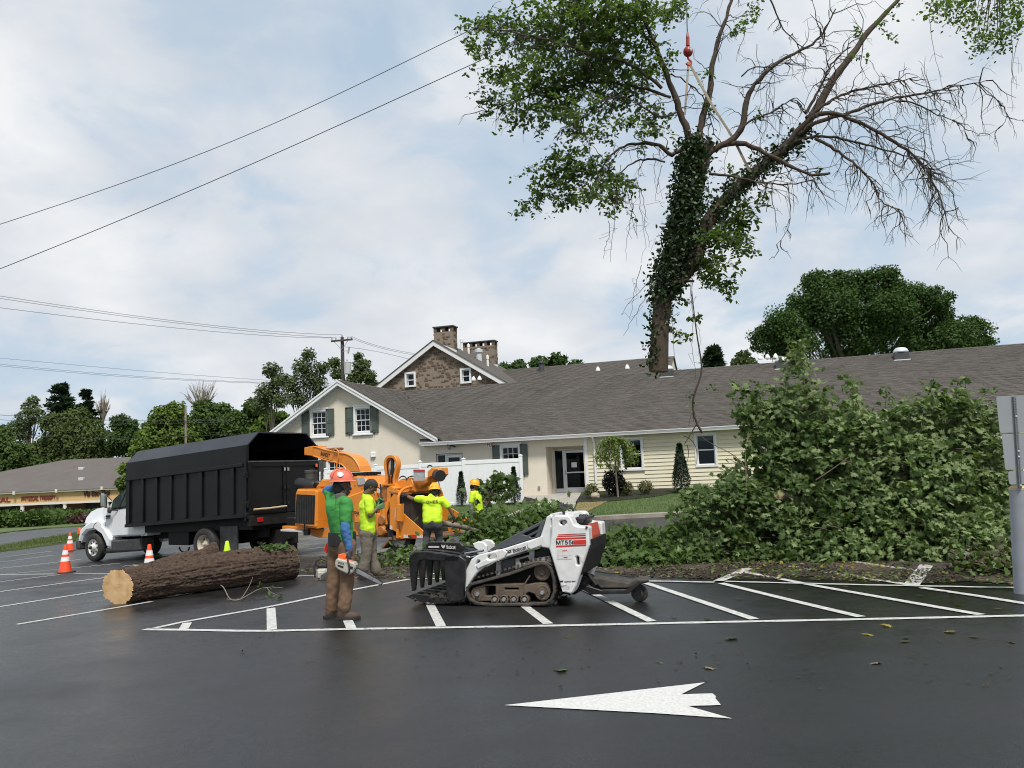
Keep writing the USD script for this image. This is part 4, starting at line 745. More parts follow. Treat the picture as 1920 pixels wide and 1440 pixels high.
for px, py in ((153, 874), (153, 894)):
    s_, z_ = M.hit(px, py, 5); zz = ez+(rizz-ez)*(5+.6)/11.6; 
    q = M.hit(px, py, 7 if py < 880 else 3)[0]; tt = 7 if py < 880 else 3; zz = ez+(rizz-ez)*(tt+.6)/11.6; mp('roof_vent', rbx(q-.4, q+.4, tt-.3, tt+.3, zz-.2, zz+.28, .05), 'aluminium')
hg = np.random.default_rng(80); hl = LineString([tuple(p) for p in gp((-120,1000),(0,991),(60,989),(110,984),(165,978),(260,968))]); hq = np.array([hl.interpolate(d).coords[0] for d in hg.uniform(0, hl.length, 9000)])+hg.normal(0, .75, (9000, 2))
hz_ = T(hq[:, 0], hq[:, 1]); hh_ = hg.random(9000)**.6*(1.35+.5*meshkit.noise(np.c_[hq*.35, hq[:, :1]*0], 4)); HP = np.c_[hq, hz_+hh_]
hd = thing('hedge', 'long low green hedge of arching leaves between the road and the shops', 'hedge', (hq[0, 0], hq[0, 1], hz_[0])); obj('foliage', leafset(HP, .42, 81, 'diamond', None, 1.2, -.4), 'mid_leaves', hd)
for px, py, nm in ((35, 966, 'dark red shrub in front of the first white column'), (157, 964, 'dark red shrub near the right column of the shops')):
    shrub('red_shrub', nm, px, 970, 1.2, 3.6, 'red_shrub', 900, .3, seed=82+px, foot=np.array([*at(px, py, 92)[:2], float(T(*at(px, py, 92)[:2]))-.1]))
look('car_silver', (0.35, 0.36, 0.38), .25, var=.02, metal=.6, coat=.6); look('car_glass', (0.02, 0.022, 0.025), .05, var=0); look('rubber', (0.018, 0.018, 0.018), .8, var=.3, scale=14, dirt=(0.09, 0.08, 0.065), dscale=9, damt=.5); look('headlamp', (0.5, 0.5, 0.52), .1, var=0)
cz = at(14, 966, 104); cz[2] = float(T(cz[0], cz[1])); car = thing('parked_car', 'silver sedan parked behind the hedge by the shops', 'car', cz)
body = [(-2.25,.35),(-2.3,.6),(-2.2,.85),(-1.2,.95),(-.5,1.38),(.7,1.42),(1.5,1.0),(2.2,.93),(2.28,.6),(2.2,.33)]
obj('body', mv(prism(body, -.85, .85, .08), cz), 'car_silver', car); obj('side_window', mv(cat(prism([(-1.05,.96),(-.45,1.32),(.1,1.35),(.1,.98)], -.87, -.855), prism([(.16,.98),(.16,1.35),(.65,1.35),(1.25,1.0)], -.87, -.855)), cz), 'car_glass', car); obj('windscreen', mv(cat((np.array([(-1.19,-.7,.97),(-1.19,.7,.97),(-.55,.6,1.37),(-.55,-.6,1.37)])+[-.03,0,.02], np.array([(0,1,2),(0,2,3)]))), cz), 'car_glass', car)
for x in (-1.4, 1.35):
    for y in (-.78, .78): obj('wheel', mv(axis_to(lathe([(.0, -.1), (.2, -.1), (.31, -.09), (.33, -.05), (.33, .05), (.31, .09), (0, .1)], 20), (0, 1, 0)), cz+[x, y, .33]), 'rubber', car)
for y in (-.6, .6): obj('headlight', mv(rbx(-2.3, -2.2, y-.15, y+.15, .65, .8, .02), cz), 'headlamp', car)

# ---------------- poles and wires ----------------
look('pole_wood', (0.065, 0.052, 0.043), .9, var=.3, scale=5, bump=.4, bscale=25); look('transformer_grey', (0.42, 0.43, 0.43), .5, var=.08); look('porcelain', (0.35, 0.34, 0.36), .3); look('wire_black', (0.03, 0.03, 0.032), .6); look('pole_pale', (0.22, 0.18, 0.14), .9, var=.2)
U = Plane(at(641.5, 634, 67), rad(-14)); u0, uz = U.hit(641.5, 632); gpz = float(T(*U(0, 0, 0)[:2]))
up = thing('utility_pole', 'dark wooden utility pole with crossarm and grey transformer behind the gable', 'utility pole', U(0, 0, gpz))
def upb(name, m, lk, parent=None, **k): return obj(name, U.mesh(m), lk, parent or up, **k)
upb('pole', tube([(u0+.05, 0, gpz-.5), (u0, 0, uz)], [.19, .135], 14), 'pole_wood', smooth=40)
ca, cb = U.hit(623, 640)[0], U.hit(663, 637)[0]; cza = U.hit(641, 639)[1]
upb('crossarm', rbx(ca, cb, -.26, -.145, cza-.07, cza+.07, .01), 'pole_wood')
for sg in (-1, 1): upb('brace', tube([(u0, -.16, cza-.75), (u0+sg*.62, -.2, cza-.06)], .02, 5), 'grey_metal')
ins = lathe([(.03, 0), (.03, .05), (.075, .06), (.055, .11), (.075, .13), (.05, .19), (.001, .2)], 10)
INS = []
for s_ in (ca+.08, ca+.42, cb-.42, cb-.1): upb('insulator', mv(ins, s_, -.2, cza+.07), 'porcelain'); INS.append(U(s_, -.2, cza+.27))
upb('insulator', mv(ins, u0, 0, uz), 'porcelain'); INS.append(U(u0, 0, uz+.2))
ta, tb = U.hit(648, 690)[0], U.hit(660.5, 690)[0]; tzt, tzb = U.hit(654, 680)[1], U.hit(654, 702)[1]; tr_ = (tb-ta)/2
tf = upb('transformer', mv(lathe([(.001, tzb), (tr_*.95, tzb), (tr_, tzb+.04), (tr_, tzt-.06), (tr_*1.04, tzt-.05), (tr_*1.04, tzt), (tr_*.5, tzt+.07), (.001, tzt+.08)], 18), (ta+tb)/2, -.25, 0), 'transformer_grey', smooth=40); upb('bushing', mv(ins, (ta+tb)/2, -.3, tzt+.05), 'porcelain', tf)
fx, fz = U.hit(657, 658); upb('fuse_cutout', cat(tube([(fx-.08, -.3, fz-.25), (fx+.06, -.3, fz+.3)], .075, 8), tube([(u0, -.1, fz), (fx, -.3, fz)], .02, 5)), 'porcelain')
p2 = Plane(at(348, 800, 112), 0); g2 = float(T(*p2(0,0,0)[:2])); q2 = p2.hit(348, 762); pl2 = thing('utility_pole', 'bare pale utility pole among the trees above the truck box', 'utility pole', p2(0, 0, g2)); obj('pole', p2.mesh(tube([(q2[0]+.1, 0, g2-.4), (q2[0], 0, q2[1])], [.2, .13], 12)), 'pole_pale', pl2, 40)
obj('pole_band', p2.mesh(tube([(q2[0], 0, q2[1]-1.5), (q2[0], 0, q2[1]-1.35)], [.15, .15], 12)), 'grey_metal', pl2)
def wire(label, pts, r=.012, n=40, group=None, lk='wire_black'):
    q = spline([p if len(p) == 3 and isinstance(p, np.ndarray) else at(*p) for p in pts], n); return obj('power_line', tube(q, r, 5), lk, None, True, label, 'power line', group)
W1 = wire('thick black overhead cable, upper of the two crossing the sky into the treetop', [(-350,540,32), (0,420.5,30), (480,246,28), (870,62,26), (985,6,25.2), (1250,-128,23.5)], .0125)
W2 = wire('thick black overhead cable, lower of the two crossing the sky, with a splice', [(-350,640,32), (0,504,30), (480,304,28), (880,123,26), (987,74,25.2), (1250,-52,23.5)], .014)
sp_ = at(987, 74, 25.2); obj('cable_splice', cat(tube([at(980, 77.3, 25.25), at(982, 76.3, 25.25), at(992, 71.8, 25.2), at(994, 70.8, 25.2)], [.03, .075, .075, .03], 10)), 'wire_black', None, True, 'short black splice box on the lower thick cable beside the leaves', 'cable splice')
for lab, a, b, c, e in (('top thin wire running from the left edge to the utility pole top', (0,555), (330,602), INS[4], 52), ('second thin wire from the left edge to the pole crossarm', (0,559.5), (330,605.5), INS[1], 52), ('third thin wire from the left edge to the pole crossarm end', (0,577), (330,615), INS[0], 52)):
    wire(lab, [(2*a[0]-b[0], 2*a[1]-b[1]-6, e-8), (*a, e), (*b, 58), c], .014)
wire('thin wire leaving the pole crossarm towards the stone house', [INS[3], (720,651.5,72), (790,665,78), (860,676,84)], .014); wire('second thin wire leaving the pole crossarm towards the stone house', [INS[2], (720,654,72), (790,668,78), (860,681,84)], .014); wire('lower service wire leaving the utility pole to the right', [U(u0, -.15, cza-.5), (720,662,70), (790,679,74), (860,692,78)], .014)
wire('upper of three low wires over the trees on the left', [(-200,655,100), (0,671.5,100), (250,694,100), (487,712,100), (640,721,100)], .018); wire('middle of three low wires over the trees on the left', [(-200,665,99), (0,683,99), (250,705,99), (487,717,99), (640,723,99)], .018); wire('lowest of three low wires over the trees on the left', [(-200,668,98), (0,686,98), (250,707.5,98), (487,718.5,98), (640,724.5,98)], .018)
wire('black roadside wire in front of the olive tree', [(-200,767,105), (0,778,105), (180,787,107), (348,789.5,111.8), (520,787,116)], .03); wire('thin roadside wire just under the black one', [(-200,777,105), (0,787,105), (180,795,107), (348,793,111.8), (520,791,116)], .02); wire('low roadside wire passing above the shop roof', [(-200,800,105), (0,812,105), (180,822,107), (348,818,111.8), (520,812,116)], .025)
# ---------------- chip truck ----------------
look('truck_black', (0.006, 0.0065, 0.0075), .38, var=.25, scale=1.2, bump=.05, bscale=8, dirt=(0.014, 0.013, 0.012), dscale=1.4, damt=.5, rvar=.1, spec=.28); look('truck_roof', (0.014, 0.016, 0.022), .36, var=.15, scale=1.0, rvar=.1); look('cab_white', (0.74, 0.75, 0.76), .22, var=.02, scale=1, coat=.5, dirt=(0.5, 0.5, 0.49), dscale=1.2, damt=.25)
look('chrome', (0.6, 0.6, 0.6), .15, var=.05, metal=1.0); look('wheel_white', (0.62, 0.62, 0.60), .35, var=.08, scale=9, dirt=(0.2, 0.18, 0.15), dscale=8, damt=.6); look('wheel_cream', (0.50, 0.45, 0.36), .5, var=.1, scale=8, dirt=(0.16, 0.13, 0.1), dscale=7, damt=.7); look('orange_lens', (0.75, 0.13, 0.03), .15, var=0); look('red_lens', (0.4, 0.01, 0.01), .2, var=0)
look('chassis_black', (0.009, 0.009, 0.009), .65, var=.4, scale=6, dirt=(0.022, 0.02, 0.018), dscale=4, damt=.7, spec=.3); look('tank_dark', (0.05, 0.05, 0.05), .45, var=.3, scale=8, dirt=(0.12, 0.11, 0.1), dscale=6, damt=.6, metal=.3); look('raw_wood', (0.46, 0.36, 0.22), .7, var=.15, scale=10)
look('cab_glass', (0.030, 0.045, 0.045), .04, var=0.1, scale=2, spec=.8); look('seal_black', (0.008, 0.008, 0.008), .7); look('mirror_glass', (0.35, 0.42, 0.44), .05, metal=1.0)
TA = math.atan2(-.515, .857); K = Plane((-8.78, 23.37), TA); z1 = lambda x, y: (x/3.79+120, y/3.79+780)
def kh(x, y, t=0.0): return K.hit(*z1(x, y), t)
def kp(pts, t=0.0): return [kh(x, y, t) for x, y in pts]
tz = -.40; trk = thing('chip_truck', 'white-cabbed dump truck with tall black enclosed wood-chip box', 'truck', K(0, 1.2, tz))
def kb(name, m, lk, parent=None, **k): return obj(name, K.mesh(m), lk, parent or trk, **k)
sF, sRr = kh(440, 600)[0], kh(1303, 600)[0]; WB = 2.62
TFr, TRr, BRr, BFr = kh(440, 335), kh(1297, 205), kh(1310, 720), kh(462, 790)
def zat(a, b, s): return a[1]+(b[1]-a[1])*(s-a[0])/(b[0]-a[0])
top_s = lambda s: zat(TFr, TRr, s); bot_s = lambda s: zat(BFr, BRr, s); CH = .40; rise = .36
side = [(sF, bot_s(sF)), (sRr, bot_s(sRr)), (sRr, top_s(sRr)), (sF, top_s(sF))]
kb('box_side', prism(side, 0, .05), 'truck_black'); kb('box_side', prism(side, WB-.05, WB), 'truck_black')
def slab(q4, th):
    a = np.array(q4, float); n = np.cross(a[1]-a[0], a[3]-a[0]); n /= np.linalg.norm(n); return hull(np.vstack([a, a-n*th]))
pf, pr_ = top_s(sF), top_s(sRr); hf = [(sF, 0, pf), (sF, CH, pf+rise), (sF, WB-CH, pf+rise), (sF, WB, pf)]; hr = [(sRr, 0, pr_), (sRr, CH, pr_+rise), (sRr, WB-CH, pr_+rise), (sRr, WB, pr_)]
for i, nm in enumerate(('roof_slope', 'roof_panel', 'roof_slope')): kb(nm, slab([np.array(hf[i])+[0,0,.002*i], np.array(hr[i])+[0,0,.002*i], np.array(hr[i+1])+[0,0,.002*i], np.array(hf[i+1])+[0,0,.002*i]], .035), 'truck_roof')
fw = [(0.05, bot_s(sF)), (0.05, pf), (CH, pf+rise-.03), (WB-CH, pf+rise-.03), (WB-.05, pf), (WB-.05, bot_s(sF))]
sw = lambda m, s: (np.stack([m[0][:, 1]+s, m[0][:, 0], m[0][:, 2]], 1), m[1])          # a prism drawn in (t,z) set at s
kb('box_front', sw(prism(fw, 0, .05), sF+.02), 'truck_black'); kb('box_floor', hull([(sF, .05, bot_s(sF)+.02), (sF, WB-.05, bot_s(sF)+.02), (sRr-.06, .05, bot_s(sRr)+.02), (sRr-.06, WB-.05, bot_s(sRr)+.02), (sF, .05, bot_s(sF)+.1), (sF, WB-.05, bot_s(sF)+.1), (sRr-.06, .05, bot_s(sRr)+.1), (sRr-.06, WB-.05, bot_s(sRr)+.1)]), 'truck_black')
ra, rb = kh(450, 452), kh(1290, 348); rail = lambda s: zat(ra, rb, s)
kb('side_rail', prism([(sF+.03, rail(sF)-.04), (sRr-.1, rail(sRr)-.04), (sRr-.1, rail(sRr)+.05), (sF+.03, rail(sF)+.05)], -.075, -.002, .01), 'truck_black')
kb('side_rail', prism([(sF+.03, bot_s(sF)), (sRr-.1, bot_s(sRr)), (sRr-.1, bot_s(sRr)+.10), (sF+.03, bot_s(sF)+.10)], -.065, -.002, .01), 'truck_black')
for x in (458, 555, 655, 755, 860, 970, 1080, 1195): s = kh(x, 600)[0]; kb('side_stake', prism([(s, bot_s(s)+.105), (s+.12, bot_s(s+.12)+.105), (s+.12, rail(s+.12)-.045), (s, rail(s)-.045)], -.055, -.002, .012), 'truck_black')
kb('corner_post', prism([(sRr-.09, bot_s(sRr)-.1), (sRr+.02, bot_s(sRr)-.1), (sRr+.02, pr_), (sRr-.09, pr_)], -.05, .055, .012), 'truck_black'); kb('corner_post', prism([(sRr-.09, bot_s(sRr)-.1), (sRr+.02, bot_s(sRr)-.1), (sRr+.02, pr_), (sRr-.09, pr_)], WB-.055, WB+.05, .012), 'truck_black')
for x, y in ((1303, 415), (1310, 625), (1312, 705)): s, z = kh(x, y); kb('gate_hinge', cat(rbx(s-.09, s+.03, -.10, -.052, z-.05, z+.05, .01), cyl((s+.05, -.06, z-.09), (s+.05, -.06, z+.09), .025, 8)), 'truck_black')
RR = Plane(K(sRr+.03, 0, 0), TA+PI/2); gT = RR.hit(*z1(1400, 333))[1]; gB = RR.hit(*z1(1310, 702))[1]; gm = WB/2
rs = lambda m: (np.stack([sRr+.03-m[0][:, 1], m[0][:, 0], m[0][:, 2]], 1), m[1])
for a, b in ((.0, gm-.01), (gm+.01, WB)):
    g_ = kb('tailgate', rs(prism([(a, gB), (b, gB), (b, gT), (a, gT)], -.03, .02, .008)), 'truck_black'); kb('gate_frame', rs(cat(frame(a+.002, b-.002, gB+.002, gT-.002, .09, -.031, .0) and frame(a+.002, b-.002, gB+.002, gT-.002, .09, -.06, -.032))), 'truck_black', g_)
    for z in (gT-.18, (gT+gB)/2, gB+.25): kb('latch', rs(rbx(gm-.10 if a == 0 else gm+.03, gm-.03 if a == 0 else gm+.10, -.10, -.061, z-.06, z+.03, .01)), 'chrome' if z > gT-.2 else 'chassis_black', g_)
kb('gate_top_bar', rs(cyl((0, -.02, gT+.03), (WB, -.02, gT+.03), .028, 8)), 'tank_dark'); q1, q2 = RR.hit(*z1(1328, 665)), RR.hit(*z1(1560, 640)); kb('wooden_pole', rs(tube([(q1[0], -.12, q1[1]), ((q1[0]+q2[0])/2, -.13, (q1[1]+q2[1])/2-.01), (q2[0], -.12, q2[1])], .028, 8)), 'raw_wood')
kb('rear_bar', rs(rbx(.0, WB, -.06, .06, gB-.32, gB-.02, .02)), 'chassis_black'); s_, z_ = RR.hit(*z1(1783, 350)); kb('marker_light', rs(rbx(WB-.16, WB-.08, -.09, -.062, z_-.06, z_+.04, .01)), 'orange_lens')
for a in (.25, WB-.45): kb('tail_light', rs(rbx(a, a+.2, -.085, -.062, gB-.22, gB-.10, .015)), 'red_lens')
# chassis, wheels, mud flaps
zr = -.36; zf = -.51
kb('chassis', cat(*[hull([(sF-2.2, t, .12), (sRr-.1, t, .22), (sF-2.2, t, .42), (sRr-.1, t, .50), (sF-2.2, t+.12, .12), (sRr-.1, t+.12, .22), (sF-2.2, t+.12, .42), (sRr-.1, t+.12, .50)]) for t in (.75, 1.75)]+[bx(s, s+.12, .75, 1.87, .16, .40) for s in (-4, -2, 0, 1.2)]), 'chassis_black')
kb('body_skirt', cat(hull([(sF+.3, t, bot_s(sF+.3)-e) for t in (.25, 2.35) for e in (.2, -.03)]+[(sRr-.1, t, bot_s(sRr-.1)-e) for t in (.25, 2.35) for e in (.34, -.03)]), bx(-1.9, -1.0, .3, .75, .02, .42)), 'chassis_black')
def wheel(name, s, t, z, R, wd, rimlook, dish, parent=None, side=-1):
    w2 = wd/2; P = [(R*.58, -w2*.8), (R*.66, -w2*.98), (R*.80, -w2), (R*.93, -w2*.9), (R*.985, -w2*.72), (R, -w2*.5)]
    for k in range(3): a = -w2*.42+k*w2*.32; P += [(R, a), (R-.012, a+.005), (R-.012, a+.025), (R, a+.03)]
    P += [(R, w2*.5), (R*.985, w2*.72), (R*.93, w2*.9), (R*.80, w2), (R*.66, w2*.98), (R*.58, w2*.8)]
    ax = lambda m: mv(axis_to(m, (0, 1, 0)), s, t, z); W = kb(name, ax(lathe(P, 40)), 'rubber', parent, smooth=35)
    d = dish; o = side; rr = R*.60
    prof = [(rr, -w2*.84), (rr*.96, -w2*.80), (rr*.90, -w2*.6+0*d), (rr*.80, -w2+d), (rr*.45, -w2+d-.02), (rr*.40, -w2+d-.06), (rr*.22, -w2+d-.10), (.001, -w2+d-.11)]
    if o > 0: prof = [(a, -b) for a, b in prof]
    rm = kb('rim', ax(lathe(prof, 36)), rimlook, W, smooth=30)
    zz = (-w2+d-.0)*(-o if o > 0 else 1)
    hh = [mv(axis_to(lathe([(.001, -.012), (rr*.10, -.012), (rr*.10, .012), (.001, .012)], 10), (0, 1, 0)), s+cos(a)*rr*.66, t+zz-.012, z+sin(a)*rr*.66) for a in np.arange(8)*PI/4]
    if o < 0: kb('hand_hole', cat(hh), 'seal_black', W); kb('hub', ax(lathe([(.001, -w2+d-.17), (rr*.16, -w2+d-.165), (rr*.19, -w2+d-.10), (rr*.19, -w2+d-.05)], 16)), 'seal_black' if rimlook == 'wheel_white' else rimlook, W)
    return W
wf = kh(207, 942, .15); wr = kh(985, 908, 0.0); RF = .435
wheel('front_wheel', wf[0], .25, zf+RF, RF, .25, 'wheel_white', .06); wheel('front_wheel', wf[0], 2.2, zf+RF, RF, .25, 'wheel_white', .06, side=1)
for t, sd, ds in ((.13, -1, .16), (.46, -1, .16), (2.10, 1, .16), (2.42, 1, .16)): wheel('rear_wheel', wr[0], t, zr+.44, .44, .25, 'wheel_cream', ds, side=sd)
kb('axle', cyl((wr[0], .2, zr+.44), (wr[0], 2.4, zr+.44), .1, 10), 'chassis_black'); kb('mud_flap', prism(kp([(1115, 785), (1240, 782), (1238, 985), (1112, 990)], .25), .22, .26), 'tank_dark'); m2 = RR.hit(*z1(1480, 800))[0]
kb('mud_flap', rs(bx(1.55, 2.35, .6, .64, -.28, .45)), 'chassis_black'); kb('hitch', cat(rs(bx(1.0, 1.7, -.10, .3, -.02, .40)), rs(cyl((1.35, -.25, .12), (1.35, .1, .12), .05, 8))), 'chassis_black')
# cab
bodyp = kp([(285, 760), (292, 700), (300, 650), (345, 592), (440, 508), (520, 497), (575, 500), (575, 852), (545, 855), (340, 864), (300, 850)], .22)
kb('cab', prism(bodyp, .22, 2.30, .07), 'cab_white')
hoodL = kp([(112, 862), (110, 800), (140, 748), (182, 718), (216, 680), (258, 660), (300, 652), (300, 840), (200, 800), (140, 850)], .45)
hd_ = Polygon(hoodL).buffer(0); kb('hood', cat(prism(hd_, .50, 2.02, .10)), 'cab_white')
top_h = kp([(182, 718), (216, 678), (258, 657), (302, 648)], .5); bot_h = kp([(182, 760), (302, 760)], .5)
kb('hood', hull([(a, t, b+.03*(1-abs(t-1.26)/.9)) for a, b in top_h for t in (.40, .8, 1.7, 2.1)]+[(a, t, b) for a, b in bot_h for t in (.33, 2.18)]), 'cab_white')
fen = kp([(98, 900), (98, 862), (108, 806), (142, 778), (196, 742), (240, 748), (285, 792), (333, 872), (318, 934), (300, 937), (288, 900), (262, 845), (212, 808), (160, 816), (130, 850), (113, 900)], .13)
for t0, t1 in ((.13, .55), (1.97, 2.39)): kb('fender', prism(fen, t0, t1, .06), 'cab_white')
kb('wheel_arch_liner', prism(kp([(113, 900), (130, 850), (160, 816), (212, 808), (262, 845), (288, 900), (300, 937), (275, 930), (120, 910)], .2), .56, .60), 'seal_black'); kb('bumper', cat(rbx(kh(92, 900, .15)[0]-.04, kh(112, 900, .15)[0], .12, 2.4, kh(95, 950, .15)[1], kh(95, 880, .15)[1], .04)), 'tank_dark')
kb('headlight', prism(kp([(96, 845), (97, 800), (111, 794), (112, 838)], .12), .095, .16, .01), 'orange_lens'); kb('grille', bx(kh(104, 800, .3)[0]-.06, kh(104, 800, .3)[0]-.02, .6, 1.9, .25, .85), 'tank_dark')
win = kp([(338, 660), (352, 602), (442, 522), (530, 512), (530, 645), (455, 638)], .2); kb('door_seal', prism(Polygon(win).buffer(.04), .208, .219), 'seal_black'); kb('side_window', prism(win, .196, .206), 'cab_glass'); kb('door_pillar', prism(kp([(385, 655), (440, 530), (446, 530), (394, 655)], .19), .188, .195), 'seal_black'); kb('door_pillar', prism(kp([(440, 610), (440, 525), (446, 525), (446, 610)], .19), .18, .187), 'seal_black')
wsh = kp([(303, 648), (345, 593), (440, 510)], .3); kb('windscreen', (np.array([(a-.03, t, b+.03) for a, b in (wsh[0], wsh[2]) for t in (.42, 2.1)]), np.array([(0, 1, 3), (0, 3, 2)])), 'cab_glass')
def seam(pts, t, r=.009, lk='seal_black', nm='door_seam'): q = kp(pts, t); return kb(nm, tube(spline([(a, t, b) for a, b in q], 14), r, 4), lk)
seam([(290, 712), (292, 760), (300, 812), (322, 848), (345, 863)], .215); seam([(345, 862), (440, 855), (545, 852)], .215, .012); seam([(330, 662), (395, 660), (455, 650)], .213, .007); seam([(205, 800), (238, 752), (262, 775)], .125, .008, nm='fender_seam')
kb('badge', cat(*[prism(kp([(296, y), (326, y-2), (326, y+h-2), (296, y+h)], .2), .198, .212) for y, h in ((706, 14), (724, 6))]), 'seal_black')
kb('door_handle', prism(kp([(438, 700), (456, 697), (456, 712), (438, 714)], .2), .17, .215, .01), 'cab_white')
mr = kp([(272, 548), (304, 560), (304, 648), (272, 645)], -.05); mi = kb('mirror', prism(mr, -.12, -.02, .03), 'chrome'); kb('mirror_bracket', cat(*[tube([(kh(a, b, -.05)[0], -.06, kh(a, b, -.05)[1]), (kh(c, d, .2)[0], .24, kh(c, d, .2)[1])], .014, 6) for a, b, c, d in ((288, 545, 335, 605), (288, 648, 335, 660))]+[tube([(kh(262, 546, -.05)[0], -.06, kh(262, 546, -.05)[1]), (kh(262, 640, -.05)[0], -.06, kh(262, 640, -.05)[1])], .012, 6)]), 'seal_black', mi)
sm, zm = kh(317, 670, .05); kb('round_mirror', cat(sphere((sm, .08, zm), .10, 2, (1, .45, 1)), tube([(sm, .08, zm), (sm+.22, .22, zm-.02)], .015, 6)), 'tank_dark', smooth=40)
kb('step_tank', prism(kp([(330, 884), (545, 872), (545, 955), (300, 968), (292, 940), (335, 935)], .15), .14, .62, .04), 'tank_dark'); kb('step_board', prism(kp([(290, 962), (560, 944), (560, 958), (290, 978)], .12), .10, .5, .01), 'chassis_black')
sh_, zh_ = kh(855, 945, .6); kb('air_hose', tube([(sh_+.22*cos(a), .6, zh_+.04+.13*sin(a)) for a in np.linspace(PI*.95, PI*2.05, 14)], .022, 6), 'seal_black')

# ---------------- brush chipper ----------------
look('chipper_orange', (0.70, 0.235, 0.022), .4, var=.06, scale=2.5, dirt=(0.33, 0.13, 0.03), dscale=2.5, damt=.45, coat=.15, rvar=.08); look('orange_worn', (0.42, 0.15, 0.03), .6, var=.25, scale=6, dirt=(0.12, 0.065, 0.035), dscale=4, damt=.8); look('rust_steel', (0.16, 0.085, 0.05), .75, var=.4, scale=6, dirt=(0.28, 0.17, 0.10), dscale=5, damt=.6); look('curtain', (0.022, 0.016, 0.013), .85, var=.35, scale=5, dirt=(0.05, 0.03, 0.02), dscale=3, damt=.6); look('decal_white', (0.62, 0.60, 0.58), .4, var=.1, dirt=(0.3, 0.27, 0.25), dscale=25, damt=.5); look('decal_grey', (0.42, 0.43, 0.43), .4, var=.1, dirt=(0.22, 0.22, 0.22), dscale=30, damt=.7); look('reflector_red', (0.55, 0.02, 0.02), .25, var=0); look('letter_black', (0.02, 0.018, 0.016), .5); look('black_plastic', (0.016, 0.016, 0.017), .45, var=.2)
Q = Plane(K(0, .38, 0), TA); zA_ = lambda x, y: (x/6.263+530, y/6.263+820); zB_ = lambda x, y: (x/6.545+680, y/6.545+830)
def qa(x, y, t=0.0): return Q.hit(*zA_(x, y), t)
def qb(x, y, t=0.0): return Q.hit(*zB_(x, y), t)
def qap(pts, t=0.0): return [qa(x, y, t) for x, y in pts]
def qbp(pts, t=0.0): return [qb(x, y, t) for x, y in pts]
s0_ = qb(400, 1160, .3)[0]; gz_ = float(T(*Q(s0_, .5, 0)[:2])); chp = thing('wood_chipper', 'orange towed wood chipper with curved discharge chute and open infeed', 'wood chipper', Q(s0_, .8, gz_))
def cb_(name, m, lk, parent=None, **k): return obj(name, Q.mesh(m), lk, parent or chp, **k)
# engine enclosure with radiator grille
enc = qap([(130, 1040), (140, 650), (165, 606), (392, 604), (402, 640), (392, 1072)]); sE0 = enc[0][0]; sE1 = enc[-1][0]
e_ = cb_('engine_housing', prism(enc, 0, 1.35, .05), 'chipper_orange')
gr = qap([(165, 668), (382, 680), (372, 1022), (150, 1006)]); cb_('radiator_grille', prism(gr, -.012, .0, .0), 'seal_black', e_)
for k in range(7):
    x = 180+k*28; a, b = qa(x, 682), qa(x+13, 1008); w_ = qa(x+13, 700)[0]-a[0]; cb_('grille_slat', hull([(a[0], -.012, a[1]), (a[0]+w_, -.03, a[1]), (b[0]-w_*1.1, -.012, b[1]), (b[0], -.03, b[1]), (a[0]+w_, -.012, a[1]), (b[0], -.012, b[1])]), 'tank_dark', e_)
def on_end(x, y, s, zoom): # (t,z) on the plane s = const of the chipper
    pl = Plane(Q(s, 0, 0), TA+PI/2); return pl.hit(*zoom(x, y))
for (x0, y0, x1, y1), lk in (((420, 708, 476, 795), 'decal_white'), ((408, 905, 450, 945), 'decal_grey')):
    a, b = on_end(x0, y1, sE1+.004, zA_), on_end(x1, y0, sE1+.004, zA_); cb_('decal', bx(sE1+.001, sE1+.006, a[0], b[0], a[1], b[1]), lk, e_)
cb_('housing_seam', tube([(sE1+.004, .02, qa(400, 985)[1]), (sE1+.004, 1.3, qa(400, 985)[1]+.0)], .008, 4), 'orange_worn', e_)
hd2 = qap([(385, 590), (460, 492), (560, 484), (760, 486), (800, 600)], .3); cb_('engine_hood', prism(hd2, .28, 1.2, .04), 'chipper_orange')
ac = qa(225, 545, .3); cb_('air_cleaner', cat(axis_to(lathe([(.001, -.28), (.15, -.28), (.17, -.22), (.17, .3), (.12, .38), (.001, .38)], 16), (1, 0, .05)) and mv(axis_to(lathe([(.001, -.26), (.14, -.26), (.165, -.2), (.165, .3), (.11, .42), (.001, .42)], 16), (1, 0, -.1)), ac[0]+.05, .35, ac[1]-.02)), 'black_plastic', smooth=40)
pc = qa(300, 447, .35); cb_('pre_cleaner', mv(lathe([(.04, -.32), (.04, -.14), (.17, -.13), (.165, .06), (.18, .07), (.18, .12), (.15, .14), (.001, .15)], 18), pc[0], .45, pc[1]), 'tank_dark', smooth=40)
cb_('intake_hose', tube(spline([(ac[0]+.35, .35, ac[1]), (ac[0]+.55, .4, ac[1]-.02), (ac[0]+.7, .5, ac[1]-.2)], 8), .08, 10), 'black_plastic')
pa = qa(443, 540, .4); cb_('exhaust_pipe', tube([(pa[0], .45, pa[1]-.15), (pa[0]+.02, .45, pa[1]+.35), (pa[0]-.02, .45, pa[1]+.62)], .04, 10), 'tank_dark')
for x, y, t in ((770, 600, .34), (850, 560, .34), (930, 590, .34), (800, 720, .21), (950, 640, .21), (1080, 660, .21), (1100, 800, .21), (960, 880, .21), (870, 905, .25), (1170, 905, .25), (1170, 990, .25), (870, 990, .25)): c_ = qa(x, y, t); cb_('bolt', mv(axis_to(lathe([(.001, .012), (.014, .010), (.018, 0)], 8), (0, -1, 0)), c_[0], t+.002, c_[1]), 'grey_metal')
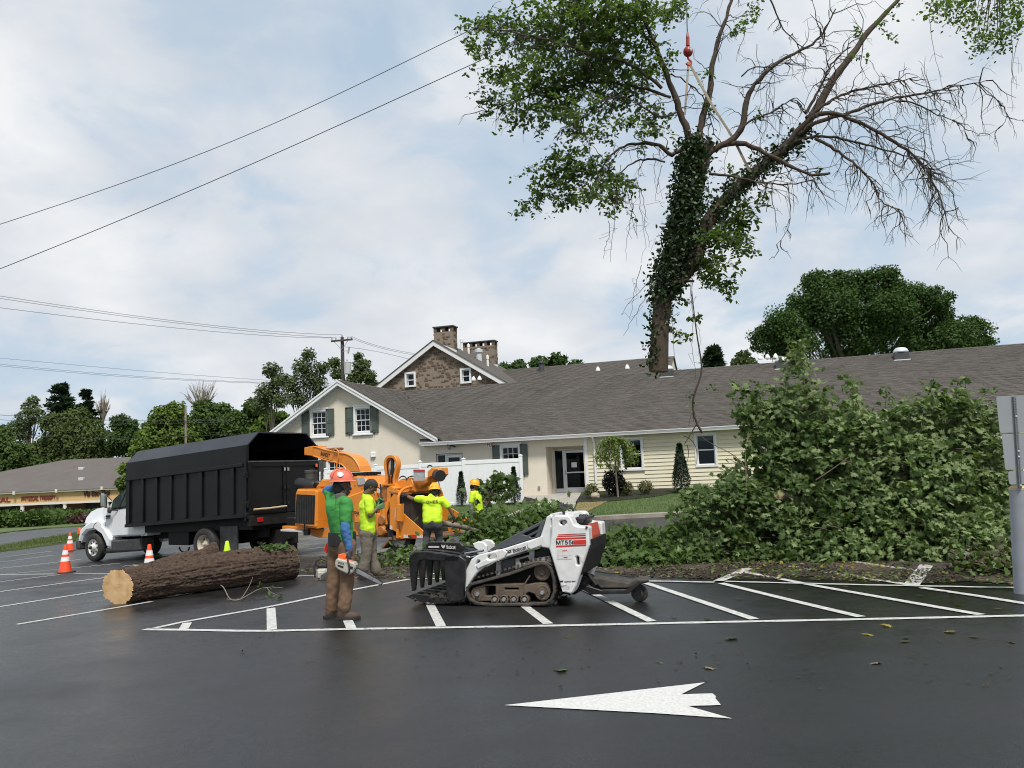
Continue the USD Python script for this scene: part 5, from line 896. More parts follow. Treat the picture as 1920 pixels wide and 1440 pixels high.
for x0, y0, x1, y1, lk_ in ((1120, 600, 1160, 650, 'decal_white'), (1040, 930, 1090, 975, 'decal_grey'), (900, 930, 960, 960, 'decal_white')): cb_('decal', prism(qap([(x0, y1), (x1, y1), (x1, y0), (x0, y0)], .25), .21 if y0 < 800 else .252, .222 if y0 < 800 else .262), lk_)
# frame, tongue, step, jack, fender
fz = qa(380, 1130, .2)[1]
cb_('tow_frame', cat(prism(qap([(0, 1040), (130, 1045), (380, 1085), (560, 1070), (560, 1175), (430, 1180), (340, 1150), (300, 1105), (0, 1080)], .35), .33, .48, .01), bx(qa(380, 1100, .3)[0], qb(300, 1150, .3)[0], 1.1, 1.25, fz-.1, fz+.1)), 'chipper_orange'); cb_('tongue', tube([(qa(130, 1060, .3)[0]+.6, .75, fz+.12), (qa(0, 1060, .3)[0]-.15, .9, fz+.12)], .07, 6), 'orange_worn')
cb_('step', prism(qap([(0, 1078), (245, 1098), (245, 1113), (0, 1100)], .1), .02, .30, .006), 'aluminium'); cb_('jack', cat(prism(qap([(250, 1080), (300, 1082), (298, 1152), (250, 1150)], .05), .02, .14, .01), tube([(qa(278, 1000, .05)[0], .0, qa(278, 1005, .05)[1]), (qa(270, 1080, .05)[0], .0, qa(270, 1080, .05)[1])], .02, 6)), 'chassis_black')
lg = qa(85, 985, .5); cb_('tool_box', rbx(lg[0]-.25, lg[0]+.1, .6, .9, lg[1]-.2, lg[1]+.1, .03), 'light_lime' if False else 'black_plastic')
# drum housing and body between engine and infeed
cb_('drum_housing', prism(qap([(520, 640), (620, 600), (760, 480), (860, 450), (960, 460), (1010, 560), (1200, 570), (1200, 870), (1180, 1180), (880, 1170), (560, 1080)], .35), .35, 1.45, .05), 'chipper_orange')
ab = qap([(770, 640), (860, 690), (890, 880), (800, 850)], .3); cb_('drum_cover', prism(qap([(740, 700), (960, 620), (1110, 640), (1130, 820), (950, 900), (830, 880)], .25), .22, .345, .04), 'chipper_orange'); cb_('panel', prism(qap([(870, 470), (960, 470), (985, 545), (890, 560)], .34), .325, .345), 'decal_grey')
cb_('belt_guard', prism(qap([(840, 890), (1190, 890), (1190, 1010), (850, 1010)], .3), .26, .345, .03), 'chipper_orange'); cb_('hazard_plank', prism(qap([(850, 1010), (905, 1010), (945, 1195), (900, 1205)], .1), .1, .14, .006), 'rust_steel')
# chute
tc, bc = [(345, 108), (430, 125), (500, 148), (580, 165), (660, 184), (720, 190), (770, 207), (820, 238), (860, 285), (890, 340), (906, 405)], [(345, 216), (420, 240), (480, 260), (560, 282), (640, 300), (670, 310), (700, 328), (722, 350), (738, 375), (748, 395), (752, 410)]
ch = cb_('discharge_chute', prism(qap(tc, .6)+qap(bc[::-1], .6), .62, 1.08, .015), 'chipper_orange'); cb_('chute_deflector', prism(qap([(250, 118), (352, 102), (352, 220), (250, 208)], .58), .58, 1.12, .015), 'chipper_orange', ch)
for pts in (tc, bc): cb_('chute_flange', tube(spline([(qa(x, y, .6)[0], .615, qa(x, y, .6)[1]) for x, y in pts], 24), .018, 4), 'chipper_orange', ch)
cc = qa(830, 420, .75); cb_('chute_ring', mv(lathe([(.2, -.06), (.52, -.06), (.54, -.02), (.54, .02), (.50, .03), (.2, .03)], 30), cc[0]+.05, .85, cc[1]-.02), 'chassis_black'); cb_('ring_tooth', cat(*[mv(rot(bx(-.025, .025, -.05, .0, -.04, .03), [0, 0, 1], a+PI/2), cc[0]+.05+.57*cos(a), .85+.57*sin(a), cc[1]-.02) for a in np.arange(36)*PI/18]), 'chassis_black', kind='stuff')
cb_('chute_neck', mv(lathe([(.42, -.75), (.42, -.06)], 24), cc[0]+.03, .85, cc[1]), 'chipper_orange')
lt = qa(437, 190, .6); lt2 = qa(545, 222, .6); an = math.atan2(lt2[1]-lt[1], lt2[0]-lt[0])
for s_, dz_, h_, wd_ in (('BANDIT', 0.0, .10, .34), ('INDUSTRIES', -.13, .075, .42)):
    t_ = text(s_, h_, .004); k_ = wd_/t_[0][:, 0].max(); t_ = (t_[0]*[k_, 1, 1]+[.05*(h_ < .09), 0, dz_], t_[1]); t_ = rot(t_, [0, 1, 0], -an); cb_('lettering', mv(t_, lt[0], .615, lt[1]-.04), 'letter_black', ch)
ro = qa(565, 145, .7); cb_('chute_grip', rbx(ro[0]-.28, ro[0]+.25, .75, .95, ro[1]-.02, ro[1]+.05, .02), 'rust_steel', ch); hp2 = [qa(x, y, .6) for x, y in ((610, 175), (620, 145), (645, 140), (668, 165), (672, 200), (655, 300), (648, 370))]; cb_('chute_crank', tube(spline([(a, .55, b) for a, b in hp2], 18), .02, 6), 'chipper_orange', ch)
# lift arch with hydraulic cylinder
ap = [qb(x, y, .45) for x, y in ((292, 520), (293, 300), (296, 230), (318, 185), (362, 168), (405, 185), (428, 230), (430, 300), (430, 560))]; arch = spline([(a, .45, b) for a, b in ap], 40)
AL = LineString([(a, b) for a, _, b in arch]).buffer(.036, cap_style='flat'); cb_('lift_arch', prism(AL, .38, .54, .01), 'chipper_orange'); ca_, cb2 = qb(364, 165, .45), qb(352, 560, .45)
cb_('hydraulic_cylinder', cat(cyl((ca_[0], .46, ca_[1]), (qb(362, 395, .45)[0], .46, qb(362, 395, .45)[1]), .055, 12), cyl((qb(362, 395, .45)[0], .46, qb(362, 395, .45)[1]), (cb2[0], .46, cb2[1]), .03, 10)), 'black_plastic'); cb_('hydraulic_hose', tube(spline([(a, .38, b) for a, b in (qb(352, 215, .45), qb(328, 260, .45), qb(332, 340, .45), qb(350, 420, .45), qb(348, 520, .45), qb(362, 560, .45))], 20), .018, 6), 'black_plastic')
cb_('feed_tower', prism(qbp([(208, 530), (312, 530), (312, 722), (206, 720)], .3), .30, .8, .02), 'orange_worn'); cb_('tower_cap', prism(qbp([(232, 505), (352, 508), (352, 530), (232, 528)], .25), .25, .85, .01), 'chipper_orange'); cb_('tower_wing', prism(qbp([(255, 520), (280, 468), (292, 468), (292, 520)], .3), .3, .36), 'chipper_orange')
cb_('side_post', prism(qbp([(308, 560), (350, 520), (420, 560), (335, 880), (310, 880)], .3), .25, .5, .02), 'chipper_orange')
for pts, r_ in (([(262, 740), (262, 1110)], .075), ([(300, 720), (305, 1000)], .06), ([(188, 900), (190, 1140)], .05)): cb_('hydraulic_ram', cyl((qb(*pts[0], .2)[0], .2, qb(*pts[0], .2)[1]), (qb(*pts[1], .2)[0], .2, qb(*pts[1], .2)[1]), r_, 10), 'chipper_orange')
for x, y in ((240, 950), (233, 1082)): c_ = qb(x, y, .15); cb_('hydraulic_motor', mv(axis_to(lathe([(.001, -.12), (.10, -.12), (.13, -.08), (.15, -.02), (.15, .15), (.001, .15)], 16), (0, 1, 0)), c_[0], .22, c_[1]), 'orange_worn')
cb_('valve_block', prism(qbp([(165, 870), (265, 860), (270, 1150), (165, 1160)], .34), .30, .42, .02), 'orange_worn'); cb_('hydraulic_hose', cat(*[tube(spline([(a, .16, b) for a, b in (qb(380, 800, .2), qb(330, 830, .2), qb(318, 900, .2), qb(330, 1000, .2), qb(300, 1050, .2))], 14), .022, 6), tube(spline([(a, .2, b) for a, b in (qb(240, 900, .2), qb(300, 860, .2), qb(310, 780, .2))], 10), .02, 6)]), 'black_plastic')
# infeed hopper
sO = qb(440, 900, .0)[0]; HWD = 1.75; zTop = on_end(620, 600, sO, zB_)[1]; zFl = on_end(700, 1110, sO, zB_)[1]
cb_('infeed_side', prism(qbp([(330, 700), (410, 575), (445, 590), (442, 1085), (415, 1100), (330, 1048)], .0), 0, .05, .01), 'chipper_orange'); cb_('infeed_side', prism(qbp([(330, 700), (410, 575), (445, 590), (442, 1085), (415, 1100), (330, 1048)], .0), HWD-.05, HWD, .01), 'orange_worn')
sB = qb(350, 900, .05)[0]
cb_('feed_housing', prism(qbp([(330, 580), (430, 470), (470, 445), (600, 430), (640, 520), (640, 600), (420, 640), (330, 1040)], .5), .5, 1.3, .04), 'chipper_orange')
cb_('infeed_back', cat(bx(sB, sB+.05, .05, HWD-.05, zFl-.1, zTop)), 'curtain'); cb_('infeed_floor', bx(sB, sO-.003, .05, HWD-.05, zFl-.06, zFl), 'rust_steel')
cb_('infeed_top', hull([(sB, 0, zTop+.0), (sO, 0, zTop-.06), (sB, HWD, zTop), (sO, HWD, zTop-.06), (sB, 0, zTop+.05), (sO, 0, zTop-.01), (sB, HWD, zTop+.05), (sO, HWD, zTop-.01)]), 'orange_worn')
for k in range(6): a = .07+k*(HWD-.14)/6; cb_('curtain_strip', bx(sO-.10-.012*(k % 2), sO-.092-.012*(k % 2), a-.01, a+(HWD-.14)/6+.01, zFl+.03, zTop-.08), 'curtain')
hoop = spline([(sO+.03, -.03, qb(430, 1165, 0)[1]), (sO+.03, -.03, zTop-.35), (sO+.03, .04, zTop+.0), (sO+.03, .28, zTop+.10), (sO+.03, HWD/2, zTop+.13), (sO+.03, HWD-.28, zTop+.10), (sO+.03, HWD-.04, zTop-.02), (sO+.03, HWD+.03, zTop-.35), (sO+.03, HWD+.03, zFl-.1)], 50); cb_('control_bar', tube(hoop, .035, 8), 'chipper_orange', smooth=40)
cb_('side_box', prism(qbp([(447, 752), (510, 748), (505, 965), (447, 965)], -.05), -.16, -.04, .015), 'chipper_orange'); cb_('decal', prism(qbp([(398, 795), (412, 795), (406, 955), (394, 955)], 0), -.006, -.001), 'decal_grey'); cb_('decal', prism(qbp([(335, 1012), (366, 1030), (364, 1070), (335, 1058)], 0), -.006, -.001), 'decal_white')
# tray with wings and reflector strip
TL = 1.15; wing = [(sO+.04, zFl+.62), (sO+TL, zFl+.05), (sO+TL, zFl-.06), (sO+.04, zFl-.06)]
w1 = cb_('tray_wing', prism([(sO+.04, zFl+.62), (sO+.82, zFl+.06), (sO+.82, zFl-.06), (sO+.04, zFl-.06)], -.02, .02), 'chipper_orange'); cb_('tray_wing', prism([(a, b+.08*(b > zFl)) for a, b in wing], HWD-.02, HWD+.02), 'chipper_orange'); cb_('tray_floor', bx(sO, sO+TL, .021, HWD-.021, zFl-.06, zFl-.02), 'rust_steel')
for k in range(3): a = sO+.16+k*.2; cb_('reflector', bx(a, a+.198, -.027, -.021, zFl-.045, zFl+.03), 'reflector_red' if k % 2 else 'decal_white', w1)
# feed yoke reaching over the infeed, with its sign
yk = qbp([(600, 540), (640, 440), (760, 440), (860, 330), (935, 310), (945, 390), (900, 440), (820, 480), (700, 540), (640, 580)], .55); cb_('feed_yoke', prism(yk, .60, .95, .03), 'chipper_orange'); ym = qb(885, 400, .5); cb_('feed_motor', mv(axis_to(lathe([(.001, -.1), (.12, -.1), (.14, -.05), (.14, .2), (.001, .2)], 16), (.8, -.6, -.1)), ym[0]+.06, .55, ym[1]), 'black_plastic', smooth=40)
cb_('motor_housing', prism(qbp([(790, 350), (850, 300), (930, 305), (948, 350), (935, 440), (880, 470), (850, 420), (790, 440)], .5), .5, .62, .03), 'chipper_orange'); cb_('warning_sign', prism(qbp([(622, 332), (760, 332), (758, 466), (624, 466)], .45), .45, .47), 'decal_grey'); cb_('sign_band', prism(qbp([(622, 330), (760, 330), (760, 345), (622, 345)], .44), .43, .447), 'reflector_red')
cb_('yoke_hose', cat(*[tube(spline([(a, .5, b) for a, b in [qb(x, y, .5) for x, y in pts]], 14), .016, 6) for pts in ([(800, 310), (805, 285), (830, 280), (850, 290)], [(450, 440), (480, 415), (520, 420), (545, 460)], [(550, 440), (590, 415), (630, 420), (625, 455)])]), 'black_plastic'); cb_('chain_rod', tube([(qb(925, 440, .5)[0], .5, qb(925, 440, .5)[1]), (qb(950, 560, .5)[0], .5, qb(950, 560, .5)[1])], .014, 5), 'grey_metal')
# running gear
wc = qb(470, 1235, .2); 
for t in (.28, HWD-.05): 
    m_ = lathe([(.22, -.12), (.30, -.125), (.36, -.11), (.38, -.06), (.38, .06), (.36, .11), (.30, .125), (.22, .12)], 30); W_ = cb_('road_wheel', mv(axis_to(m_, (0, 1, 0)), sO-.15, t, gz_+.38), 'rubber', smooth=35); cb_('rim', mv(axis_to(lathe([(.23, -.1), (.19, -.05), (.1, -.05), (.001, -.08)], 24), (0, 1, 0)), sO-.15, t, gz_+.38), 'decal_white', W_)
cb_('fender', prism(qbp([(235, 1285), (330, 1160), (445, 1165), (500, 1172), (470, 1200), (345, 1195), (262, 1300)], .1), .05, .42, .01), 'rust_steel'); cb_('rear_jack', prism(qbp([(420, 1060), (445, 1060), (445, 1172), (420, 1172)], -.06), -.10, -.02, .01), 'chipper_orange')

# ---------------- compact track loader ----------------
look('loader_white', (0.66, 0.67, 0.66), .35, var=.03, scale=4, dirt=(0.40, 0.37, 0.33), dscale=6, damt=.45, coat=.15); look('loader_grey', (0.055, 0.062, 0.072), .5, var=.1, scale=6, dirt=(0.12, 0.11, 0.10), dscale=6, damt=.4); look('loader_frame', (0.36, 0.36, 0.35), .5, var=.1, dirt=(0.16, 0.12, 0.085), dscale=7, damt=.8); look('mud_steel', (0.125, 0.092, 0.064), .85, var=.4, scale=18, dirt=(0.045, 0.04, 0.035), dscale=9, damt=.8, bump=.4, bscale=70); look('track_rubber', (0.035, 0.032, 0.029), .8, var=.35, scale=14, dirt=(0.13, 0.10, 0.07), dscale=8, damt=.6); look('grapple_black', (0.007, 0.007, 0.0075), .42, var=.3, scale=7, dirt=(0.035, 0.03, 0.026), dscale=7, damt=.6, rvar=.1); look('red_paint', (0.50, 0.03, 0.02), .4, var=.05); look('red_pad', (0.42, 0.07, 0.045), .55, var=.12, scale=8); look('soil', (0.03, 0.026, 0.022), .95, var=.5, scale=30, bump=.6, bscale=60)
Ld = Plane(G(960, 1138), -rad(17.5)); z5 = lambda x, y: (x/6.856+860, y/6.856+940); z3 = lambda x, y: (x/3.84+740, y/3.84+920)
def l5(x, y, t=0.0): return Ld.hit(*z5(x, y), t)
def l3(x, y, t=0.0): return Ld.hit(*z3(x, y), t)
def p5(pts, t=0.0): return [l5(x, y, t) for x, y in pts]
def p3(pts, t=0.0): return [l3(x, y, t) for x, y in pts]
ldr = thing('track_loader', 'small white stand-on track loader with black grapple and red stripes', 'track loader', Ld(0, .45, 0))
def lb(name, m, lk, parent=None, **k): return obj(name, Ld.mesh(m), lk, parent or ldr, **k)
outer = Polygon(p5([(88, 1190), (98, 1115), (150, 1068), (300, 1030), (640, 935), (960, 822), (1060, 795), (1140, 815), (1200, 880), (1240, 1030), (1245, 1180), (1205, 1290), (1110, 1350), (900, 1360), (400, 1366), (220, 1345), (125, 1285)])).buffer(.03).buffer(-.03)
mn = outer.bounds[1]; sh_z = -mn+.006; outer = shapely.affinity.translate(outer, 0, sh_z)
inner = outer.buffer(-.035, join_style='round'); ring = outer.difference(inner); TW = .26
for t0 in (0.0, .74):
    tr = lb('rubber_track', prism(ring, t0, t0+TW, .008), 'track_rubber'); ex = outer.exterior; n_ = int(ex.length/.062); lugs, inl = [], []
    for k in range(n_):
        a, b = ex.interpolate(k*ex.length/n_), ex.interpolate(k*ex.length/n_+.01); d_ = np.array([b.x-a.x, b.y-a.y]); d_ /= np.linalg.norm(d_); nn = np.array([d_[1], -d_[0]]); c_ = np.array([a.x, a.y])
        q_ = [c_-d_*.016+nn*-.004, c_+d_*.016+nn*-.004, c_+d_*.011+nn*.014, c_-d_*.011+nn*.014]; 
        if a.y > .02: lugs.append(prism([tuple(x) for x in q_], t0+.005, t0+TW-.005))
        qi_ = [c_-d_*.014-nn*.036, c_+d_*.014-nn*.036, c_+d_*.009-nn*.062, c_-d_*.009-nn*.062]; inl.append(prism([tuple(x) for x in qi_], t0+.085, t0+.17))
    lb('track_lug', cat(lugs), 'track_rubber', tr, kind='stuff'); lb('drive_lug', cat(inl), 'track_rubber', tr, kind='stuff')
    fr = Polygon(p5([(178, 1160), (240, 1110), (330, 1082), (830, 1075), (850, 1092), (1030, 1062), (1110, 1072), (1148, 1130), (1145, 1190), (1105, 1232), (1050, 1245), (980, 1212), (900, 1182), (858, 1205), (870, 1290), (820, 1300), (780, 1240), (740, 1300), (680, 1300), (640, 1240), (600, 1300), (550, 1300), (510, 1240), (480, 1300), (240, 1300), (190, 1235)], .03)); fr = fr.difference(Polygon(p5([(345, 1118), (458, 1118), (458, 1222), (345, 1222)], .03)).buffer(.012)).difference(Polygon(p5([(585, 1128), (765, 1130), (765, 1155), (585, 1155)], .03)))
    fr = shapely.affinity.translate(fr, 0, sh_z); lb('track_frame', prism(fr.buffer(0), t0+.045, t0+.20, .008), 'mud_steel')
    def roller(name, x, y, rad_, t=.02):
        c = l5(x, y, .03); R_ = abs(l5(x+rad_, y, .03)[0]-c[0]); return lb(name, mv(axis_to(lathe([(.001, -.012), (R_*.35, -.012), (R_*.38, .0), (R_*.75, .004), (R_*.8, -.01), (R_, -.004), (R_, .10), (.001, .10)], 24), (0, 1, 0)), c[0], t0+t, c[1]+sh_z), 'mud_steel', smooth=30)
    for x in (462, 580, 706, 845): roller('track_roller', x, 1278, 56, .04)
    roller('rear_idler', 1072, 1190, 96, .05); roller('front_idler', 238, 1205, 82, .05); roller('drive_sprocket', 1060, 930, 105, .08)
    for x, y in ((238, 1212), (1072, 1192), (462, 1278), (580, 1278), (706, 1278), (845, 1278)): c = l5(x, y, .02); lb('axle_bolt', mv(axis_to(lathe([(.001, -.02), (.022, -.02), (.026, 0), (.026, .03)], 12), (0, 1, 0)), c[0], t0+.03, c[1]+sh_z), 'grey_metal', tr)
    a_, b_ = l5(832, 1180, .02), l5(835, 1075, .02); c_ = l5(910, 955, .02); lb('tension_rod', tube([(a_[0], t0+.04, a_[1]), (b_[0], t0+.04, b_[1]), (c_[0], t0+.06, c_[1])], .009, 6), 'mud_steel')
# chassis between the tracks
lb('engine_bay', prism(p5([(230, 1010), (330, 860), (470, 780), (960, 640), (1165, 620), (1230, 900), (1330, 1160), (1300, 1200), (200, 1200)], .3), .27, .73, .02), 'chassis_black')
for xs in ((478, 540), (905, 970)): lb('side_upright', prism(p5([(xs[0], 780 if xs[0] < 600 else 640), (xs[1], 765 if xs[0] < 600 else 620), (xs[1], 960 if xs[0] < 600 else 750), (xs[0], 960 if xs[0] < 600 else 760)], .14), .14, .20, .006), 'loader_frame')
lb('side_plate', prism(Polygon(p5([(725, 740), (900, 690), (960, 740), (1165, 700), (1200, 800), (1060, 775), (930, 800), (725, 880)], .12)).difference(Polygon(p5([(785, 760), (880, 730), (895, 760), (800, 795)], .12)).buffer(.012)), .13, .16, .006), 'loader_frame'); lb('dark_panel', prism(p5([(540, 780), (720, 730), (720, 900), (540, 945)], .18), .18, .22), 'loader_grey'); lb('track_cover', prism(p5([(820, 815), (960, 775), (1060, 768), (1160, 790), (1200, 830), (1150, 812), (1060, 786), (960, 800), (830, 845)], .02), .02, .27, .004), 'mud_steel'); lb('dark_panel', prism(p5([(975, 650), (1160, 620), (1165, 690), (980, 745)], .17), .17, .2), 'seal_black')
# lift arms
arm = Polygon(p5([(18, 1240), (25, 1050), (68, 900), (145, 750), (235, 692), (540, 620), (1035, 462), (1095, 280), (1115, 205), (1160, 175), (1190, 190), (1205, 430), (1195, 560), (1160, 612), (1050, 592), (905, 622), (600, 722), (470, 770), (310, 850), (210, 935), (135, 1040), (92, 1120), (80, 1240), (68, 1272), (30, 1275)]))
slot = LineString(p5([(378, 722), (440, 712)])).buffer(.028); slot2 = LineString(p5([(238, 778), (222, 815)])).buffer(.02); slot3 = LineString(p5([(1190, 250), (1192, 305)])).buffer(.024)
for t0 in (0.05, .86):
    A_ = lb('lift_arm', prism(arm.difference(slot).difference(slot2).difference(slot3), t0, t0+.09, .012), 'loader_white')
    lb('arm_cover', prism(Polygon(p5([(500, 640), (560, 632), (605, 660), (570, 720), (490, 755), (300, 830), (240, 860), (220, 820), (380, 740)])).buffer(.01).difference(slot.buffer(.01)), t0-.022, t0-.002, .008), 'loader_white', A_); lb('arm_bracket', prism(Polygon(p5([(880, 545), (920, 520), (1060, 460), (1050, 560), (920, 610), (885, 590)])).buffer(.01), t0-.02, t0-.002, .008), 'loader_white', A_)
    c = l5(43, 1243); lb('arm_pin', mv(axis_to(lathe([(.001, -.02), (.022, -.02), (.03, 0), (.03, .02)], 12), (0, 1, 0)), c[0], t0-.002, c[1]), 'grey_metal', A_)
A_ = '/World/track_loader/lift_arm'
def decal_text(s, x0, y0, x1, y1, hpx, t, lk, parent, zz=l5):
    a, b = zz(x0, y0, t), zz(x1, y1, t); hh = abs(zz(x0, y0-hpx, t)[1]-a[1]); tx = text(s, hh, .002); L_ = math.hypot(b[0]-a[0], b[1]-a[1]); tx = (tx[0]*[L_/tx[0][:, 0].max(), 1, 1], tx[1]); tx = rot(tx, [0, 1, 0], -math.atan2(b[1]-a[1], b[0]-a[0])); return lb('lettering', mv(tx, a[0], t, a[1]), lk, parent)
decal_text('Bobcat', 700, 660, 872, 612, 46, .048, 'letter_black', A_)
cat_head = [(610, 622), (632, 632), (660, 626), (680, 610), (672, 640), (680, 652), (660, 658), (650, 668), (640, 660), (618, 664), (622, 645)]
lb('emblem', cat(prism(p5(cat_head, .05), .045, .048)), 'letter_black', A_); lb('emblem', cat(*[prism(p5([(x, 640), (x+12, 636), (x+9, 646), (x+2, 648)], .045), .042, .0445) for x in (628, 652)]), 'loader_white', A_)
# rear tower
tower = Polygon(p5([(1165, 612), (1192, 430), (1195, 240), (1235, 182), (1395, 178), (1435, 200), (1460, 250), (1478, 295), (1520, 318), (1655, 325), (1668, 350), (1682, 560), (1510, 1090), (1475, 1165), (1450, 1190), (1335, 1160)], -.02)).buffer(-.012).buffer(.012)
h1 = LineString(p5([(1325, 272), (1362, 268)], -.02)).buffer(.026); h2 = LineString(p5([(1528, 725), (1535, 800)], -.02)).buffer(.02); h3 = LineString(p5([(1352, 1115), (1390, 1112)], -.02)).buffer(.02)
tw_ = lb('rear_tower', prism(tower.difference(h1).difference(h2).difference(h3), -.03, .20, .015), 'loader_white'); lb('rear_tower', prism(tower, .80, 1.03, .015), 'loader_white'); lb('tower_core', prism(Polygon(p5([(1240, 260), (1470, 330), (1640, 345), (1650, 560), (1480, 1080), (1340, 1100), (1200, 620)], .1)), .205, .795), 'loader_grey')
lb('slot_dark', prism(tower.buffer(-.02), .1, .11), 'seal_black', tw_)
c = l5(1357, 270, -.02); lb('hinge_bolt', mv(axis_to(lathe([(.001, -.03), (.02, -.03), (.024, 0), (.024, .06)], 12), (0, 1, 0)), c[0], -.01, c[1]), 'chrome', tw_); c = l5(1648, 335, -.02); lb('hinge_bolt', mv(axis_to(lathe([(.001, -.012), (.016, -.012), (.016, 0)], 10), (0, 1, 0)), c[0], -.031, c[1]), 'black_plastic', tw_)
def stripe(pts, lk='red_paint', y=-.0335): lb('red_stripe' if lk == 'red_paint' else 'stripe', prism(p5(pts, -.03), y, -.0305), lk, tw_)
stripe([(1280, 424), (1632, 410), (1632, 420), (1276, 434)]); stripe([(1272, 444), (1634, 430), (1634, 444), (1264, 458)]); stripe([(1258, 472), (1636, 457), (1636, 478), (1248, 494)]); stripe([(1482, 500), (1638, 494), (1640, 545), (1480, 553)]); stripe([(1255, 570), (1640, 552), (1640, 572), (1250, 590)])
decal_text('MT55', 1248, 556, 1455, 550, 50, -.032, 'letter_black', tw_); stripe([(1460, 504), (1478, 503), (1476, 550), (1458, 552)], 'letter_black'); decal_text('Ingersoll-Rand', 1358, 1040, 1502, 1034, 16, -.032, 'letter_black', tw_); stripe([(1300, 1020), (1345, 1018), (1340, 1038), (1300, 1040)], 'letter_black')
for q_ in ([(1265, 612), (1450, 605), (1448, 690), (1262, 698)], [(1262, 702), (1458, 692), (1458, 742), (1262, 750)], [(1562, 715), (1610, 712), (1606, 775), (1560, 778)]): stripe(q_, 'decal_white')
decal_text('Bobcat', 1335, 640, 1395, 637, 14, -.034, 'red_paint', tw_); decal_text('Bobcat', 1350, 728, 1400, 725, 14, -.034, 'letter_black', tw_)
# cowl, handles, controls, pads, back
cowl = Polygon(p5([(360, 640), (540, 520), (1095, 235), (1112, 232), (1085, 330), (1030, 465), (560, 615)], .1)); c1 = Polygon(p5([(800, 430), (1020, 320), (1000, 370), (860, 445)], .1)); c2 = Polygon(p5([(900, 455), (990, 412), (960, 465), (915, 470)], .1))
lb('engine_cowl', prism(cowl.difference(c1).difference(c2), .15, .24, .01), 'loader_grey'); lb('engine_cowl', prism(cowl.buffer(-.02), .245, .78, .01), 'black_plastic'); lb('engine_cowl', prism(cowl, .785, .86, .01), 'loader_grey')
lb('cowl_hood', prism(p5([(700, 440), (1095, 240), (1110, 260), (720, 470)], .3), .24, .785, .02), 'loader_grey')
def bar(pts, r, lk, t, nm='grab_handle'): q = [(l5(x, y, t)[0], t+dt, l5(x, y, t)[1]) for x, y, dt in pts]; return lb(nm, tube(spline(q, 18), r, 8), lk, smooth=40)
bar([(1350, 175, 0), (1340, 120, 0), (1310, 72, 0), (1302, 66, .12), (1310, 72, .3)], .018, 'black_plastic', .12); bar([(1330, 62, 0), (1400, 52, 0), (1450, 80, 0), (1470, 128, 0)], .018, 'black_plastic', .72)
lb('control_lever', prism(p5([(1370, 170), (1380, 120), (1400, 115), (1415, 150), (1410, 175)], .4), .38, .42, .006), 'loader_white'); lb('instrument_panel', prism(p5([(1230, 150), (1420, 140), (1520, 150), (1545, 200), (1500, 210), (1440, 190), (1240, 185)], .5), .25, .78, .02), 'loader_white')
lb('control_console', cat(prism(p5([(1485, 215), (1560, 190), (1680, 195), (1670, 230), (1640, 290), (1500, 285)], .4), .25, .75, .02)), 'black_plastic')
for x in (1570, 1610, 1640): c = l5(x, 190, .45); lb('control_knob', sphere((c[0], .45, c[1]), .028, 1), 'black_plastic', smooth=True)
lb('thigh_pad', prism(p5([(1672, 292), (1700, 288), (1735, 440), (1732, 490), (1716, 488)], .2), .16, .62, .015), 'red_pad'); lb('back_panel', prism(p5([(1684, 480), (1722, 485), (1725, 600), (1640, 900), (1560, 960), (1580, 900), (1690, 570)], .1), .04, .96, .01), 'chassis_black')
lb('tow_bar', prism(p5([(1320, 1165), (1420, 1165), (1480, 1190), (1560, 1010), (1610, 1030), (1610, 1090), (1480, 1210), (1330, 1200)], .15), .2, .8, .02), 'chassis_black')
# stand-on platform with caster wheel
for t in (.30, .72): lb('platform_rail', prism(p3([(1345, 665), (1420, 690), (1500, 715), (1660, 715), (1760, 650), (1830, 640), (1832, 658), (1775, 668), (1690, 738), (1420, 745), (1350, 705)], .35), t, t+.05, .008), 'grapple_black')
lb('platform', prism(p3([(1430, 622), (1700, 655), (1760, 625), (1830, 640), (1765, 662), (1690, 690), (1500, 690)], .5), .36, .71, .01), 'track_rubber'); lb('platform_arm', tube([(l3(1330, 590, .3)[0], .32, l3(1330, 590, .3)[1]), (l3(1395, 610, .3)[0], .32, l3(1395, 610, .3)[1]), (l3(1450, 680, .3)[0], .32, l3(1450, 680, .3)[1])], .028, 8), 'grapple_black')
wcs = l3(1763, 730, .5); Rw = .108; lb('caster_wheel', mv(axis_to(lathe([(.03, -.035), (.07, -.04), (Rw*.9, -.036), (Rw, -.015), (Rw, .015), (Rw*.9, .036), (.07, .04), (.03, .035)], 24), (0, 1, 0)), wcs[0], .5, Rw), 'rubber', smooth=35); lb('caster_hub', mv(axis_to(lathe([(.001, -.045), (.03, -.045), (.06, -.036), (.06, .036), (.001, .045)], 16), (0, 1, 0)), wcs[0], .5, Rw), 'mud_steel'); lb('caster_fork', cat(*[hull([(wcs[0]-.03, t, Rw-.03), (wcs[0]+.03, t, Rw-.03), (wcs[0]-.06, t, .26), (wcs[0]+.02, t, .26), (wcs[0]-.03, t+.012, Rw-.03), (wcs[0]+.03, t+.012, Rw-.03), (wcs[0]-.06, t+.012, .26), (wcs[0]+.02, t+.012, .26)]) for t in (.445, .545)]), 'grapple_black')
